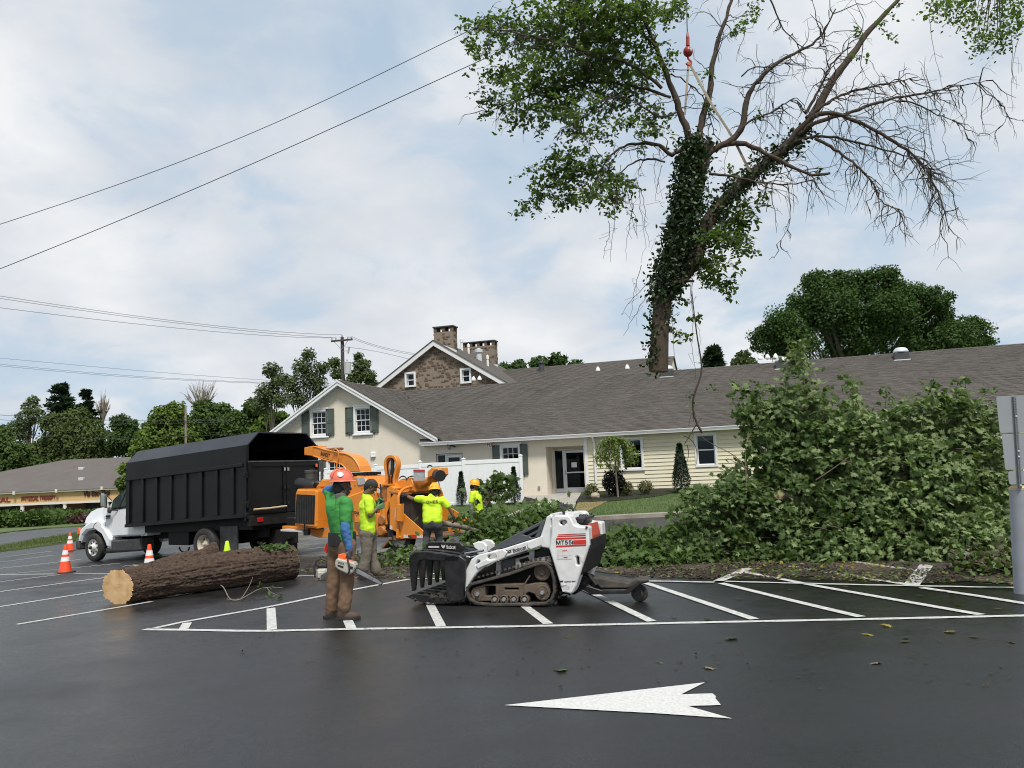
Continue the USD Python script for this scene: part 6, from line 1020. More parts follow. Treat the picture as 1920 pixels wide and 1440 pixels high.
# quick-tach, cylinders, grapple
lb('tilt_bracket', prism(p3([(560, 380), (600, 366), (640, 372), (662, 400), (665, 450), (610, 460), (590, 450), (600, 430), (575, 412)], .3), .30, .36, .01), 'loader_white'); lb('tilt_bracket', prism(p3([(560, 380), (600, 366), (640, 372), (662, 400), (665, 450), (610, 460), (590, 450), (600, 430), (575, 412)], .3), .60, .66, .01), 'loader_white')
for y, t in ((455, .2), (490, .2)): a, b = l3(505, y, t), l3(640, y-25, t); lb('hydraulic_rod', cyl((a[0], t, a[1]), (b[0], t, b[1]), .016, 10), 'chrome')
gt0, gt1 = -.02, 1.10
col = Polygon(p3([(360, 480), (395, 465), (470, 470), (512, 500), (510, 620), (498, 780), (470, 795), (400, 800), (380, 780), (366, 640)], .0))
for t in (gt0, gt1-.06): lb('grapple_frame', prism(col, t, t+.06, .01), 'grapple_black')
lb('grapple_back', prism(p3([(440, 470), (505, 470), (505, 790), (440, 795)], .0), gt0+.065, gt1-.065, .01), 'grapple_black')
pt = p3([(232, 385), (258, 366), (480, 372), (505, 395), (508, 470), (236, 450)], .45); gp_ = lb('grapple_plate', prism(pt, .40, .48, .01), 'grapple_black'); decal_text('Bobcat', 372, 418, 438, 420, 24, .396, 'decal_white', gp_, l3); lb('emblem', prism(p3([(337, 388), (345, 396), (358, 394), (366, 388), (363, 404), (354, 416), (346, 412), (340, 404)], .4), .392, .398), 'decal_white', gp_); lb('white_bar', prism(p3([(246, 399), (322, 400), (322, 411), (246, 410)], .4), .385, .398), 'decal_white', gp_)
claw = Polygon(p3([(104, 500), (112, 462), (150, 438), (235, 436), (375, 455), (470, 470), (470, 520), (362, 508), (220, 498), (180, 506), (164, 540), (156, 640), (148, 720), (126, 722), (114, 620)], .0)).buffer(-.006).buffer(.006)
lb('grapple_claw', prism(claw, gt0, gt0+.07, .012), 'grapple_black')
for k, t in enumerate((.26, .52, .78, 1.02)): lb('grapple_claw', prism(claw, t, t+.05, .012), 'grapple_black')
ct = p3([(104, 470), (150, 440), (150, 470), (118, 500)], .0); lb('claw_bar', hull([(a, t, b) for a, b in ct for t in (gt0+.07, 1.02)]), 'grapple_black')
a = l3(300, 470, 0.0); lb('grapple_pipe', cyl((a[0], gt0+.03, a[1]), (a[0], gt1-.03, a[1]), .035, 10), 'grapple_black'); lb('grapple_cylinder', cyl((l3(470, 500, .4)[0], .42, l3(470, 500, .4)[1]), (l3(300, 470, .4)[0], .42, l3(300, 470, .4)[1]), .035, 10), 'grapple_black')
low = p3([(78, 762), (140, 742), (370, 770), (500, 780), (500, 800), (330, 818), (180, 800)], .0)
for k in range(6): t = gt0+.02+k*.215; lb('grapple_tine', prism([(a_, b_) for a_, b_ in low], t, t+.035, .006), 'grapple_black')
for x in (165, 240, 315, 390): a = l3(x, 778, 0.0); lb('cross_bar', bx(a[0]-.02, a[0]+.02, gt0+.03, gt1, a[1]-.02, a[1]+.025), 'grapple_black')
bs_, be_ = l3(120, 770, 0)[0], l3(480, 790, 0)[0]; r = np.random.default_rng(91); n_ = 420; sx = r.uniform(bs_, be_, n_); ty = r.uniform(gt0, gt1, n_); zz_ = l3(300, 790, 0)[1]+r.uniform(-.01, .06, n_)*(1-abs(sx-(bs_+be_)/2)/(be_-bs_)); 
def clods(P, size, seed):
    r_ = np.random.default_rng(seed); o = np.array([(1,0,0),(-1,0,0),(0,1,0),(0,-1,0),(0,0,1),(0,0,-1)], float); f = np.array([(0,2,4),(2,1,4),(1,3,4),(3,0,4),(2,0,5),(1,2,5),(3,1,5),(0,3,5)]); n = len(P); V = P[:, None]+o[None]*(np.broadcast_to(size, (n,))*r_.uniform(.5, 1.3, n))[:, None, None]*r_.uniform(.5, 1.3, (n, 6, 1)); return V.reshape(-1, 3), (f[None]+np.arange(n)[:, None, None]*6).reshape(-1, 3)
lb('soil_clods', clods(np.c_[sx, ty, zz_], .035, 92), 'soil', kind='stuff'); lb('loader_hose', cat(*[tube(spline([(a, t, b) for (a, b), t in ((l3(470, 480, .3), .25), (l3(540, 430+o_, .3), .3), (l3(600, 440+o_, .3), .35), (l3(680, 445, .3), .4))], 14), .014, 6) for o_ in (0, 40)]), 'black_plastic')
# ---------------- people ----------------
def _sph(p, r): return m3.Manifold.sphere(float(r), 18).translate([float(x) for x in p])
def chain(*js): return [m3.Manifold.batch_hull([_sph(*a), _sph(*b)]) for a, b in zip(js[:-1], js[1:])]
def blob(*js): return [m3.Manifold.batch_hull([_sph(*j) for j in js])]
def skin_over(parts, ref=.02, it=8, wr=0.0, wf=(11, 11, 17), seed=1):
    m = parts[0]
    for q in parts[1:]: m = m + q
    o = m.refine_to_length(ref).to_mesh(); t = trimesh.Trimesh(np.array(o.vert_properties[:, :3], float), np.array(o.tri_verts), process=True)
    trimesh.smoothing.filter_taubin(t, .5, -.53, it); v = np.array(t.vertices)
    if wr: v = v + np.array(t.vertex_normals)*(wr*(meshkit.fbm(v*np.array(wf), 3, seed)-.5)*2)[:, None]
    return v, np.array(t.faces)
look('skin_dark', (0.07, 0.038, 0.026), .5, var=.1, scale=20); look('skin_tan', (0.20, 0.105, 0.065), .5, var=.1, scale=20); look('skin_brown', (0.12, 0.066, 0.042), .5, var=.1, scale=20)
look('shirt_green', (0.040, 0.235, 0.045), .85, var=.12, scale=9, bump=.15, bscale=300); look('shirt_hivis', (0.50, 0.74, 0.02), .8, var=.06, scale=9, bump=.15, bscale=300); look('sleeve_blue', (0.045, 0.14, 0.33), .85, var=.15, scale=14); look('sleeve_grey', (0.22, 0.23, 0.26), .85, var=.15, scale=14)
look('pants_brown', (0.165, 0.098, 0.056), .9, var=.25, scale=7, bump=.2, bscale=250, dirt=(0.07, 0.045, 0.03), dscale=6, damt=.6); look('pants_khaki', (0.145, 0.125, 0.098), .9, var=.25, scale=7, dirt=(0.08, 0.065, 0.05), dscale=6, damt=.6); look('pants_grey', (0.045, 0.045, 0.05), .9, var=.2, scale=8); look('pants_navy', (0.018, 0.02, 0.03), .9, var=.2, scale=8)
look('boot_brown', (0.06, 0.036, 0.024), .7, var=.3, scale=18); look('boot_dark', (0.018, 0.015, 0.013), .7, var=.3, scale=18); look('helmet_coral', (0.74, 0.17, 0.10), .35, var=.04, scale=6, dirt=(0.4, 0.07, 0.05), dscale=9, damt=.4); look('helmet_yellow', (0.78, 0.40, 0.02), .35, var=.04, scale=6); look('cap_camo', (0.022, 0.023, 0.02), .9, var=.6, scale=22, dirt=(0.06, 0.058, 0.045), dscale=14, damt=.7)
look('glove_grey', (0.10, 0.10, 0.10), .85, var=.2, scale=20); look('glove_green', (0.10, 0.22, 0.10), .8, var=.3, scale=20, dirt=(0.02, 0.03, 0.02), dscale=18, damt=.8); look('glove_black', (0.015, 0.015, 0.016), .8, var=.2); look('hair_black', (0.010, 0.008, 0.007), .8, var=.3, scale=40); look('belt_black', (0.012, 0.012, 0.013), .6, var=.2, scale=10); look('gaiter', (0.09, 0.095, 0.085), .9, var=.4, scale=25); look('eye_white', (0.5, 0.48, 0.45), .3)
def unit(v): v = np.asarray(v, float); return v/np.linalg.norm(v)
def head_parts(c, f, u=(0, 0, 1), s=1.0):
    f, u = unit(f), unit(u); l = np.cross(u, f); P = lambda a, b, d: np.asarray(c)+(f*a+l*b+u*d)*s
    R = lambda x: x*s
    pts = blob((P(-.035, 0, .035), R(.082)), (P(.02, .012, .04), R(.075)), (P(.02, -.012, .04), R(.075)), (P(.0, 0, .06), R(.07)))
    pts += blob((P(.035, .025, -.01), R(.048)), (P(.035, -.025, -.01), R(.048)), (P(.05, 0, -.085), R(.027)), (P(.0, .035, -.06), R(.035)), (P(.0, -.035, -.06), R(.035)))
    pts += blob((P(.094, 0, .018), R(.010)), (P(.108, 0, -.022), R(.013)), (P(.09, .012, -.028), R(.009)), (P(.09, -.012, -.028), R(.009)))           # nose
    pts += chain((P(.082, .035, .028), R(.013)), (P(.09, 0, .026), R(.013)), (P(.082, -.035, .028), R(.013)))                                    # brow
    pts += chain((P(.079, .022, -.058), R(.009)), (P(.090, 0, -.056), R(.010)), (P(.079, -.022, -.058), R(.009)))+chain((P(.077, .02, -.071), R(.009)), (P(.087, 0, -.071), R(.010)), (P(.077, -.02, -.071), R(.009)))   # lips
    for q in (-1, 1): pts += blob((P(-.005, q*.078, .018), R(.012)), (P(-.015, q*.084, .012), R(.012)), (P(-.005, q*.076, -.025), R(.010)))           # ears
    pts += chain((P(-.02, 0, -.03), R(.062)), (P(-.035, 0, -.15), R(.060)))
    eyes = [sphere(P(.080, q*.031, .012), R(.0125), 1) for q in (-1, 1)]
    return pts, eyes, P
def hand(w, d, pn, s=1.0, curl=1.0, thumb=1):
    """w wrist, d direction of the fingers, pn palm normal (the side the fingers curl to)"""
    d, pn = unit(d), unit(np.asarray(pn)-unit(d)*(unit(d)@np.asarray(pn))); l = np.cross(d, pn)*thumb; P = lambda a, b, c: np.asarray(w)+(d*a+l*b+pn*c)*s
    out = blob((P(0, .012, 0), .022*s), (P(0, -.012, 0), .022*s), (P(.085, .030, 0), .014*s), (P(.085, -.030, 0), .014*s), (P(.05, 0, .006), .02*s))
    for b, L in ((.031, .072), (.011, .082), (-.010, .077), (-.031, .060)):
        p0 = P(.082, b, 0); a, e = .25*curl, .0; pts = [(p0, .0105*s)]; ang = 0.25*curl; q = p0
        for k, f_ in enumerate((.45, .32, .23)):
            q = q+(d*cos(ang)+pn*sin(ang))*L*f_*s; pts.append((q, (.0098-.0008*k)*s)); ang += 0.75*curl
        out += chain(*pts)
    t0 = P(.022, .030, .008); t1 = t0+(d*.55+l*.7+pn*.35)*.040*s; t2 = t1+(d*.8+l*.15+pn*.6)*.030*s; out += chain((t0, .014*s), (t1, .0115*s), (t2, .0095*s)); return out
def hardhat(name, c, f, u, lk, parent, s=1.0, brim=True):
    f, u = unit(f), unit(u); l = np.cross(u, f); prof = [(.128, 0), (.127, .02), (.120, .06), (.104, .10), (.075, .132), (.038, .148), (.001, .152)]
    v, fc = lathe(prof, 28); ang = np.arctan2(v[:, 1], v[:, 0]); rim = v[:, 2] < .001; v = v*[1.12, .98, 1.0]
    br = lathe([(.127, .014), (.139, .004), (.141, -.002), (.126, .0)], 28); bv = br[0]*[1.12, .98, 1.0]; fr = (bv[:, 0] > .09); bv[:, 0] = bv[:, 0]+np.where((bv[:, 0] > .0) & (np.hypot(bv[:, 0]/1.12, bv[:, 1]/.98) > .132), .038*np.clip(bv[:, 0]/.16, 0, 1)**2, 0)
    rid = [tube([(x*1.12, y_, z+.003) for x, z in [(.118, .055), (.1, .1), (.06, .139), (0, .153), (-.06, .139), (-.1, .1), (-.118, .055)]], .012, 6) for y_ in (-.035, 0, .035)]
    M3 = np.stack([f, l, u], 0); T_ = lambda m: (np.asarray(c)+(m[0]*s)@M3, m[1]); h = obj(name, T_(cat((v, fc), (bv, br[1]))), lk, parent, 35)
    obj('ridge', T_(cat(*rid)), lk, h, True); return h, T_
def boot(a, toe, f, lk, parent, s=1.0):
    """a: ankle, toe: toe point on the ground"""
    a, toe = np.asarray(a, float), np.asarray(toe, float); d = unit((toe-a)*[1, 1, 0]); zg = toe[2]; heel = np.array([a[0], a[1], zg])-d*.05; l = np.array([-d[1], d[0], 0])
    L = np.linalg.norm((toe-heel)[:2]); p = blob((a+[0, 0, .06], .056*s), (a, .054*s), (heel+[0, 0, .05], .045*s))+blob((heel+[0, 0, .045], .042*s), (heel+d*L*.55+[0, 0, .055], .045*s), (heel+d*L*.80+l*.012+[0, 0, .042], .042*s), (heel+d*L*.80-l*.012+[0, 0, .042], .042*s), (heel+d*(L-.03)+[0, 0, .036], .034*s))
    b = obj('boot', skin_over(p, .02, 5), lk, parent, True); sl = Polygon([(x, y) for x, y in [tuple((heel+d*t+l*w)[:2]) for t, w in ((-.05, .03), (.05, .046), (L*.55, .046), (L*.8, .052), (L*1.0, .02), (L*1.0, -.02), (L*.8, -.052), (L*.55, -.046), (.05, -.046), (-.05, -.03))]]).buffer(.01)
    m = trimesh.creation.extrude_polygon(sl, .03, engine='earcut'); obj('sole', (np.array(m.vertices)+[0, 0, zg+.002], np.array(m.faces)), 'boot_dark', b); return b
def eyeset(eyes, P): obj('eye', cat(*eyes), 'eye_white', P, True)

# --- worker in the green shirt ---
zp = lambda x, y: (x/4.645+580, y/4.645+870)
Y1 = 10.52
def a1(x, y, dy=0.0): return at(*zp(x, y), Y1+dy)
f1 = unit((.86, .51, 0)); r1 = np.array([f1[1], -f1[0], 0])                    # facing right and a little away; r1 = his right
p1 = thing('person', 'worker in green T-shirt with blue sleeves and coral hard hat, chainsaw in hand', 'person', (*a1(270, 1330)[:2], 0))
hc = a1(290, 205); hd1, ey1, HP1 = head_parts(hc, unit(f1+[.1, .1, .0]), (0, 0, 1), 1.03)
shR, shL = a1(322, 340, -.14), a1(190, 275, .18); chest = a1(262, 380, .02); waist = a1(285, 600, .02); hipR, hipL = a1(325, 715, -.07), a1(240, 705, .10)
elR, wrR = a1(312, 560, -.20), a1(352, 752, -.18); elL = a1(152, 232, .22); haL = a1(215, 205, .10)
skin1 = hd1+chain((wrR+(elR-wrR)*.15, .036), (wrR, .030))+hand(haL+(elL-haL)*.1, haL-elL+[0, 0, .03], f1*.4+[0, 0, -.2], 1.0, .6, 1)
obj('glove', skin_over(hand(wrR+(elR-wrR)*.02, a1(358, 830, -.14)-wrR, a1(300, 800, -.1)-wrR, 1.16, 1.15, -1)+chain((wrR, .037), (wrR+(elR-wrR)*.12, .040)), .012, 4), 'glove_grey', p1, True)
bd1 = obj('body', skin_over(skin1, .012, 5), 'skin_dark', p1, True); eyeset(ey1, p1)
tor = blob((shR+[-.01, .03, -.01], .085), (shL+[.02, -.03, -.03], .085), (chest+f1*.05-[0, 0, .02], .125), (chest-f1*.05-[0, 0, .02], .125))+blob((chest-[0, 0, .06], .155), (chest+r1*.10-[0, 0, .05], .115), (chest-r1*.10-[0, 0, .05], .115), (waist+r1*.07, .125), (waist-r1*.07, .125), (waist+[0, 0, -.07]+r1*.08, .125), (waist+[0, 0, -.07]-r1*.08, .125))
tor += chain((HP1(-.035, 0, -.17), .075), (chest+[0, 0, .11], .10))+chain((shR, .082), (shR+(elR-shR)*.72, .074))+chain((shL, .085), (shL+(elL-shL)*.55, .074))
sh1 = obj('shirt', skin_over(tor, .016, 6, .013, (7, 7, 15)), 'shirt_green', p1, True)
slv = chain((shR, .066), (elR, .058), (wrR+(elR-wrR)*.08, .043))+chain((shL, .066), (elL, .060), (elL+(haL-elL)*.85, .047)); obj('undershirt', skin_over(slv, .014, 5, .008, (16, 16, 30)), 'sleeve_blue', p1, True)
knR, knL = a1(332, 985, -.10), a1(212, 985, .10); anR, anL = a1(305, 1262, -.12), a1(196, 1265, .10)
def trousers(hips, legs, waist_p, lk, par, r_h=.128, r_t=.098, r_k=.082, r_a=.076, hem=0.0, wr=.010, seed=3):
    p = blob((waist_p, .135), (hips[0], r_h), (hips[1], r_h))
    for h, k, a in legs: p += chain((h, r_h*.93), (h+(k-h)*.45, r_t), (k, r_k), (k+(a-k)*.5, r_k*.97), (a+[0, 0, .02], r_a))
    return obj('trousers', skin_over(p, .018, 6, wr, (13, 13, 16), seed), lk, par, True)
trousers((hipR, hipL), ((hipR, knR, anR), (hipL, knL, anL)), a1(282, 660, .02), 'pants_brown', p1, .125, .102, .088, .082)
g0 = lambda p: np.array([p[0], p[1], float(T(p[0], p[1]))])
boot(anR+[0, 0, -.04], g0(a1(440, 1330, -.10)), f1, 'boot_brown', p1, 1.05); boot(anL+[0, 0, -.04], g0(a1(250, 1330, .16)), f1, 'boot_brown', p1, 1.0)
hh, HT = hardhat('hard_hat', HP1(-.005, 0, .072), unit(f1*1+[.1, .05, -.02]), (-.10, -.03, 1), 'helmet_coral', p1, 1.02); 
obj('hat_sticker', HT(mv(axis_to(lathe([(.040, -.0), (.038, .007), (.001, .009)], 16), (-.35, -1, .75)), (-.045, -.098, .085))), 'decal_white', hh)
obj('neck_gaiter', skin_over(chain((HP1(-.03, 0, -.105), .082), (HP1(-.03, 0, -.165), .090)), .02, 4, .01, (16, 16, 30)), 'gaiter', p1, True); obj('hair', skin_over(blob((HP1(-.05, 0, .02), .082), (HP1(-.055, 0, -.03), .068), (HP1(-.02, 0, .05), .084)), .02, 4), 'hair_black', p1, True)
bl = a1(285, 640, .02); belt = lathe([(.158, -.085), (.172, -.08), (.176, 0), (.172, .075), (.158, .08)], 30); obj('back_support', (belt[0]*[.98, 1.12, 1]@np.stack([f1, -r1, [0, 0, 1]], 0)+bl-[0, 0, .01], belt[1]), 'belt_black', p1, 40)
tl = a1(150, 690, .06); obj('hand_tool', cat(tube([tl, tl+[-.03, 0, -.10]], .012, 6), tube([tl+[.02, 0, .02], tl+[-.01, .02, -.12]], .011, 6)), 'red_paint', p1)
rg = Polygon([(0, 0), (.16, 0), (.15, .14), (.01, .14)])
# chainsaw in his hand (plane facing the camera)
look('saw_grey', (0.40, 0.39, 0.34), .5, var=.08, dirt=(0.16, 0.14, 0.11), dscale=20, damt=.6); look('saw_orange', (0.75, 0.13, 0.03), .45, var=.05); look('saw_steel', (0.42, 0.42, 0.42), .35, var=.15, metal=.7, dirt=(0.08, 0.075, 0.06), dscale=25, damt=.7)
def saw(px, Ys, nm, lab, zf_):
    c0 = at(*zf_(*px[0]), Ys); t = thing(nm, lab, 'chainsaw', c0); V = lambda pts, dy=0: [((p := at(*zf_(x, y), Ys))[0], p[2]) for x, y in pts]
    return t, V
cs, V1 = saw([(310, 880)], Y1-.24, 'chainsaw', 'grey and orange chainsaw hanging from the hand of the worker in green', zp); Yc = Y1-.24
obj('saw_body', prism(V1([(228, 868), (236, 832), (250, 818), (400, 858), (412, 880), (408, 905), (380, 945), (352, 962), (255, 915), (232, 892)]), Yc-.05, Yc+.11, .014), 'saw_grey', cs)
obj('rear_handle', prism(Polygon(V1([(250, 815), (255, 790), (305, 780), (318, 800), (312, 828), (370, 845), (366, 858), (260, 830)])).buffer(.004), Yc-.01, Yc+.04, .008), 'saw_orange', cs); obj('front_handle', tube(spline([(a, Yc+d, b) for (a, b), d in zip(V1([(345, 950), (352, 860), (340, 830), (350, 835), (395, 900)]), (-.06, -.07, -.04, .10, .14))], 16), .011, 8), 'black_plastic', cs)
for x in (262, 280, 298): obj('vent_slot', prism(V1([(x, 845+.27*(x-262)), (x+10, 848+.27*(x-262)), (x+8, 866+.27*(x-262)), (x-2, 863+.27*(x-262))]), Yc-.053, Yc-.049), 'seal_black', cs)
obj('vent_slot', prism(V1([(252, 870), (306, 888), (304, 906), (255, 886)]), Yc-.053, Yc-.049), 'seal_black', cs); obj('saw_badge', prism(V1([(365, 885), (388, 892), (384, 916), (361, 909)]), Yc-.053, Yc-.049), 'belt_black', cs)
obj('guide_bar', prism(Polygon(V1([(395, 925), (412, 905), (600, 1008), (628, 1030), (632, 1045), (618, 1054), (595, 1046), (400, 950)])).buffer(.002), Yc+.02, Yc+.03), 'saw_steel', cs)
chn = Polygon(V1([(395, 925), (412, 905), (600, 1008), (628, 1030), (632, 1045), (618, 1054), (595, 1046), (400, 950)])).buffer(.006); obj('saw_chain', prism(chn.difference(chn.buffer(-.010)), Yc+.018, Yc+.032), 'belt_black', cs)
# second saw on the ground
gs = G(606, 1086); c2 = thing('chainsaw', 'grey and orange chainsaw standing on the asphalt beside the log', 'chainsaw', gs)
obj('saw_body', mv(cat(rbx(-.10, .09, -.12, .12, .02, .19, .03), rbx(-.07, .06, -.17, -.11, .03, .15, .02)), gs), 'saw_grey', c2); obj('saw_cover', mv(rbx(-.105, .095, -.02, .16, .19, .27, .03), gs), 'belt_black', c2); obj('front_handle', mv(tube(spline([(-.13, -.06, .05), (-.14, -.05, .22), (-.10, -.03, .33), (.05, -.03, .335), (.11, -.04, .24)], 18), .013, 8), gs), 'belt_black', c2); obj('rear_handle', mv(rbx(-.04, .04, .14, .36, .10, .20, .03), gs), 'saw_orange', c2); obj('guide_bar', mv(bx(.095, .105, -.62, -.10, .06, .14), gs), 'saw_steel', c2)

# --- worker in hi-vis shirt and camouflage cap ---
Y2 = 14.7
def a2(x, y, dy=0.0): return at(*zp(x, y), Y2+dy)
f2 = unit((.97, .22, 0)); r2 = np.array([f2[1], -f2[0], 0])
p2_ = thing('person', 'worker in neon yellow T-shirt and dark camouflage cap, looking at his gloved hands', 'person', (*a2(510, 970)[:2], 0))
hc = a2(535, 205); hd2_, ey2, HP2 = head_parts(hc, unit(f2+[0, 0, -.45]), unit((.42, .1, 1)), 1.0)
sR, sL = a2(520, 320, -.17), a2(500, 305, .17); ch2 = a2(505, 370); wa2 = a2(510, 540); hR, hL = a2(500, 605, -.09), a2(530, 605, .09); eR, wR = a2(528, 450, -.22), a2(592, 385, -.14); eL, wL = a2(560, 440, .18), a2(598, 350, .02)
bd2 = obj('body', skin_over(hd2_+chain((eR+(sR-eR)*.45, .05), (eR, .044), (wR, .032))+chain((eL+(sL-eL)*.3, .046), (eL, .043), (wL, .032)), .014, 5), 'skin_brown', p2_, True); eyeset(ey2, p2_)
gl2 = hand(wR, unit((.75, .3, .3)), (.2, .9, .3), 1.15, 1.2, 1)+hand(wL, unit((.5, -.3, .75)), (.3, -.8, .2), 1.15, 1.3, -1); obj('glove', skin_over(gl2, .012, 4), 'glove_green', p2_, True)
t2 = blob((sR+[0, .03, -.02], .085), (sL+[0, -.03, -.02], .085), (ch2+f2*.04, .125), (ch2-f2*.03, .13))+blob((ch2-[0, 0, .04], .15), (ch2+r2*.09, .12), (ch2-r2*.09, .12), (wa2+r2*.07, .128), (wa2-r2*.07, .128), (wa2+[0, 0, -.08]+r2*.07, .13), (wa2+[0, 0, -.08]-r2*.07, .13))+chain((HP2(-.03, 0, -.165), .072), (ch2+[0, 0, .12], .10))+chain((sR, .085), (sR+(eR-sR)*.70, .082))+chain((sL, .085), (sL+(eL-sL)*.7, .08))
obj('shirt', skin_over(t2, .02, 7, .013, (7, 7, 14), 5), 'shirt_hivis', p2_, True)
kR, kL = a2(500, 770, -.11), a2(540, 775, .11); nR, nL = a2(475, 915, -.10), a2(580, 935, .12)
trousers((hR, hL), ((hR, kR, nR), (hL, kL, nL)), a2(512, 570), 'pants_khaki', p2_, .125, .108, .094, .10, seed=6)
boot(nR+[0, 0, -.02], g0(a2(560, 985, -.12)), f2, 'boot_brown', p2_, 1.05); boot(nL+[0, 0, -.02], g0(a2(665, 980, .10)), f2, 'boot_brown', p2_, 1.05)
cp = obj('cap', skin_over(blob((HP2(-.03, 0, .05), .098), (HP2(.02, 0, .055), .092), (HP2(0, 0, .085), .075)), .02, 4), 'cap_camo', p2_, True); obj('cap_brim', skin_over(blob((HP2(.07, .05, .06), .010), (HP2(.07, -.05, .06), .010), (HP2(.17, .03, .04), .007), (HP2(.17, -.03, .04), .007)), .015, 2), 'cap_camo', cp, True)
obj('hair', skin_over(blob((HP2(-.06, 0, .0), .072), (HP2(-.06, 0, -.05), .055)), .02, 4), 'hair_black', p2_, True)
dv = wL+np.array([.06, -.02, .05]); obj('handheld_radio', mv(cat(rbx(-.03, .03, -.02, .02, -.07, .08, .008), tube([(0, 0, .08), (-.005, 0, .30)], .012, 8)), dv), 'black_plastic', None, False, 'black two-way radio held up in the green gloves of the worker with the cap', 'radio')

# --- worker with his back turned at the chipper ---
Y3 = 18.6
def a3(x, y, dy=0.0): return at(*zB_(x, y), Y3+dy)
f3 = unit((.05, 1, 0)); p3_ = thing('person', 'worker seen from behind in neon yellow T-shirt and yellow helmet, feeding the chipper', 'person', (*a3(860, 1300)[:2], 0))
hc = a3(885, 612, .05); hd3, ey3, HP3 = head_parts(hc, unit((.12, 1, -.2)), unit((0, .2, 1)), 1.0)
sL, sR = a3(735, 690), a3(985, 700); ch3 = a3(855, 740, .03); wa3 = a3(855, 930, -.06); hL, hR = a3(805, 1010, -.05), a3(915, 1010, -.05); eL, wL = a3(620, 690, .12), a3(530, 650, .30); eR, wR = a3(1060, 800, -.02), a3(1110, 900, .05)
obj('body', skin_over(hd3+chain((sL+(eL-sL)*.4, .048), (eL, .043), (wL, .032))+chain((sR+(eR-sR)*.5, .048), (eR, .043), (wR, .034)), .015, 5), 'skin_tan', p3_, True)
obj('glove', skin_over(hand(wL, wL-eL, (.1, .3, -1), 1.15, .8, 1)+hand(wR, (.2, .2, -1), (-.8, .3, 0), 1.2, 1.2, -1)+chain((wL, .04), (wL+(eL-wL)*.25, .042)), .013, 4), 'glove_black', p3_, True)
t3 = blob((sL+[.03, 0, -.02], .085), (sR+[-.03, 0, -.02], .085), (ch3+f3*.05, .13), (ch3-f3*.03, .13))+blob((ch3+[-.10, 0, -.02], .12), (ch3+[.10, 0, -.02], .12), (wa3+[-.09, 0, 0], .125), (wa3+[.09, 0, 0], .125), (wa3+[-.09, 0, -.05], .13), (wa3+[.09, 0, -.05], .13))+chain((HP3(-.03, 0, -.16), .075), (ch3+[0, 0, .13], .10))+chain((sL, .085), (sL+(eL-sL)*.55, .083))+chain((sR, .085), (sR+(eR-sR)*.72, .083))
S3 = skin_over(t3, .02, 7, .013, (7, 7, 14), 7); s3_ = obj('shirt', S3, 'shirt_hivis', p3_, True)
from scipy.spatial import cKDTree
def on_back(m, S, front=-1):
    v, f = m; back = S[0][:, 1] < np.median(S[0][:, 1]); k = cKDTree(S[0][back][:, [0, 2]]); d, i = k.query(v[:, [0, 2]], k=4); v = v.copy(); v[:, 1] = S[0][back][i][..., 1].min(1)-.006; return v, f
for s_, h_, x_, y_, w_ in (('TREE CARE', .022, 795, 700, .13), ('OMES', .062, 785, 745, .26), ('COMPANY', .018, 790, 785, .22)):
    if s_ != 'OMES': continue
    q_ = a3(x_, y_); tx = text(s_, h_, .002); k_ = w_/tx[0][:, 0].max(); obj('lettering', on_back((tx[0]*[k_, 1, 1]+q_, tx[1]), S3), 'letter_black', s3_)
kL, kR = a3(785, 1150, .02), a3(940, 1160, .05); nL, nR = a3(775, 1290, -.05), a3(950, 1300, .05)
trousers((hL, hR), ((hL, kL, nL), (hR, kR, nR)), wa3+[0, 0, -.07], 'pants_grey', p3_, .125, .098, .082, .075, seed=8)
zb3 = float(T(*a3(860, 1330)[:2])); 
for n_ in (nL, nR): boot(np.array([n_[0], n_[1], zb3+.12]), np.array([n_[0]+.03, n_[1]+.22, zb3]), f3, 'boot_dark', p3_)
hardhat('hard_hat', HP3(-.005, 0, .06), unit((.12, 1, -.15)), unit((0, .15, 1)), 'helmet_yellow', p3_, 1.02)
obj('hair', skin_over(blob((HP3(-.05, 0, .0), .078), (HP3(-.05, 0, -.05), .06)), .02, 4), 'hair_black', p3_, True); obj('ear_muff', cat(*[sphere(HP3(-.005, q*.10, .0), .042, 2, (1, .7, 1.2)) for q in (-1, 1)]), 'belt_black', p3_, True)

# --- worker carrying a leafy branch ---
Y4 = 23.2; z8 = lambda x, y: (x/7.385+800, y/7.385+800)
def a4(x, y, dy=0.0): return at(*z8(x, y), Y4+dy)
f4 = unit((.9, .35, 0)); r4 = np.array([f4[1], -f4[0], 0]); p4 = thing('person', 'worker in neon yellow T-shirt over grey sleeves, carrying leafy branches by the lawn', 'person', (*a4(700, 1500)[:2], 0))
hc = a4(660, 835); hd4, ey4, HP4 = head_parts(hc, unit((.9, .2, -.25)), unit((.2, 0, 1)), 1.0)
sR, sL = a4(640, 940, -.17), a4(720, 930, .17); ch4 = a4(690, 990); wa4 = a4(715, 1170); hR, hL = a4(700, 1230, -.09), a4(750, 1230, .09); eR, wR = a4(605, 1080, -.22), a4(630, 1190, -.20); eL, wL = a4(770, 1060, .16), a4(810, 1120, .0)
obj('body', skin_over(hd4+chain((wR, .03), (wR+(eR-wR)*.1, .03)), .016, 5), 'skin_tan', p4, True); eyeset(ey4, p4); obj('glove', skin_over(hand(wR, (.4, -.1, -1), (.8, .3, 0), 1.2, 1.1, -1)+hand(wL, (.8, 0, -.4), (0, 0, -1), 1.2, 1.1, 1), .016, 4), 'glove_black', p4, True)
obj('undershirt', skin_over(chain((sR, .062), (eR, .055), (wR, .042))+chain((sL, .062), (eL, .055), (wL, .042)), .02, 5, .006), 'sleeve_grey', p4, True)
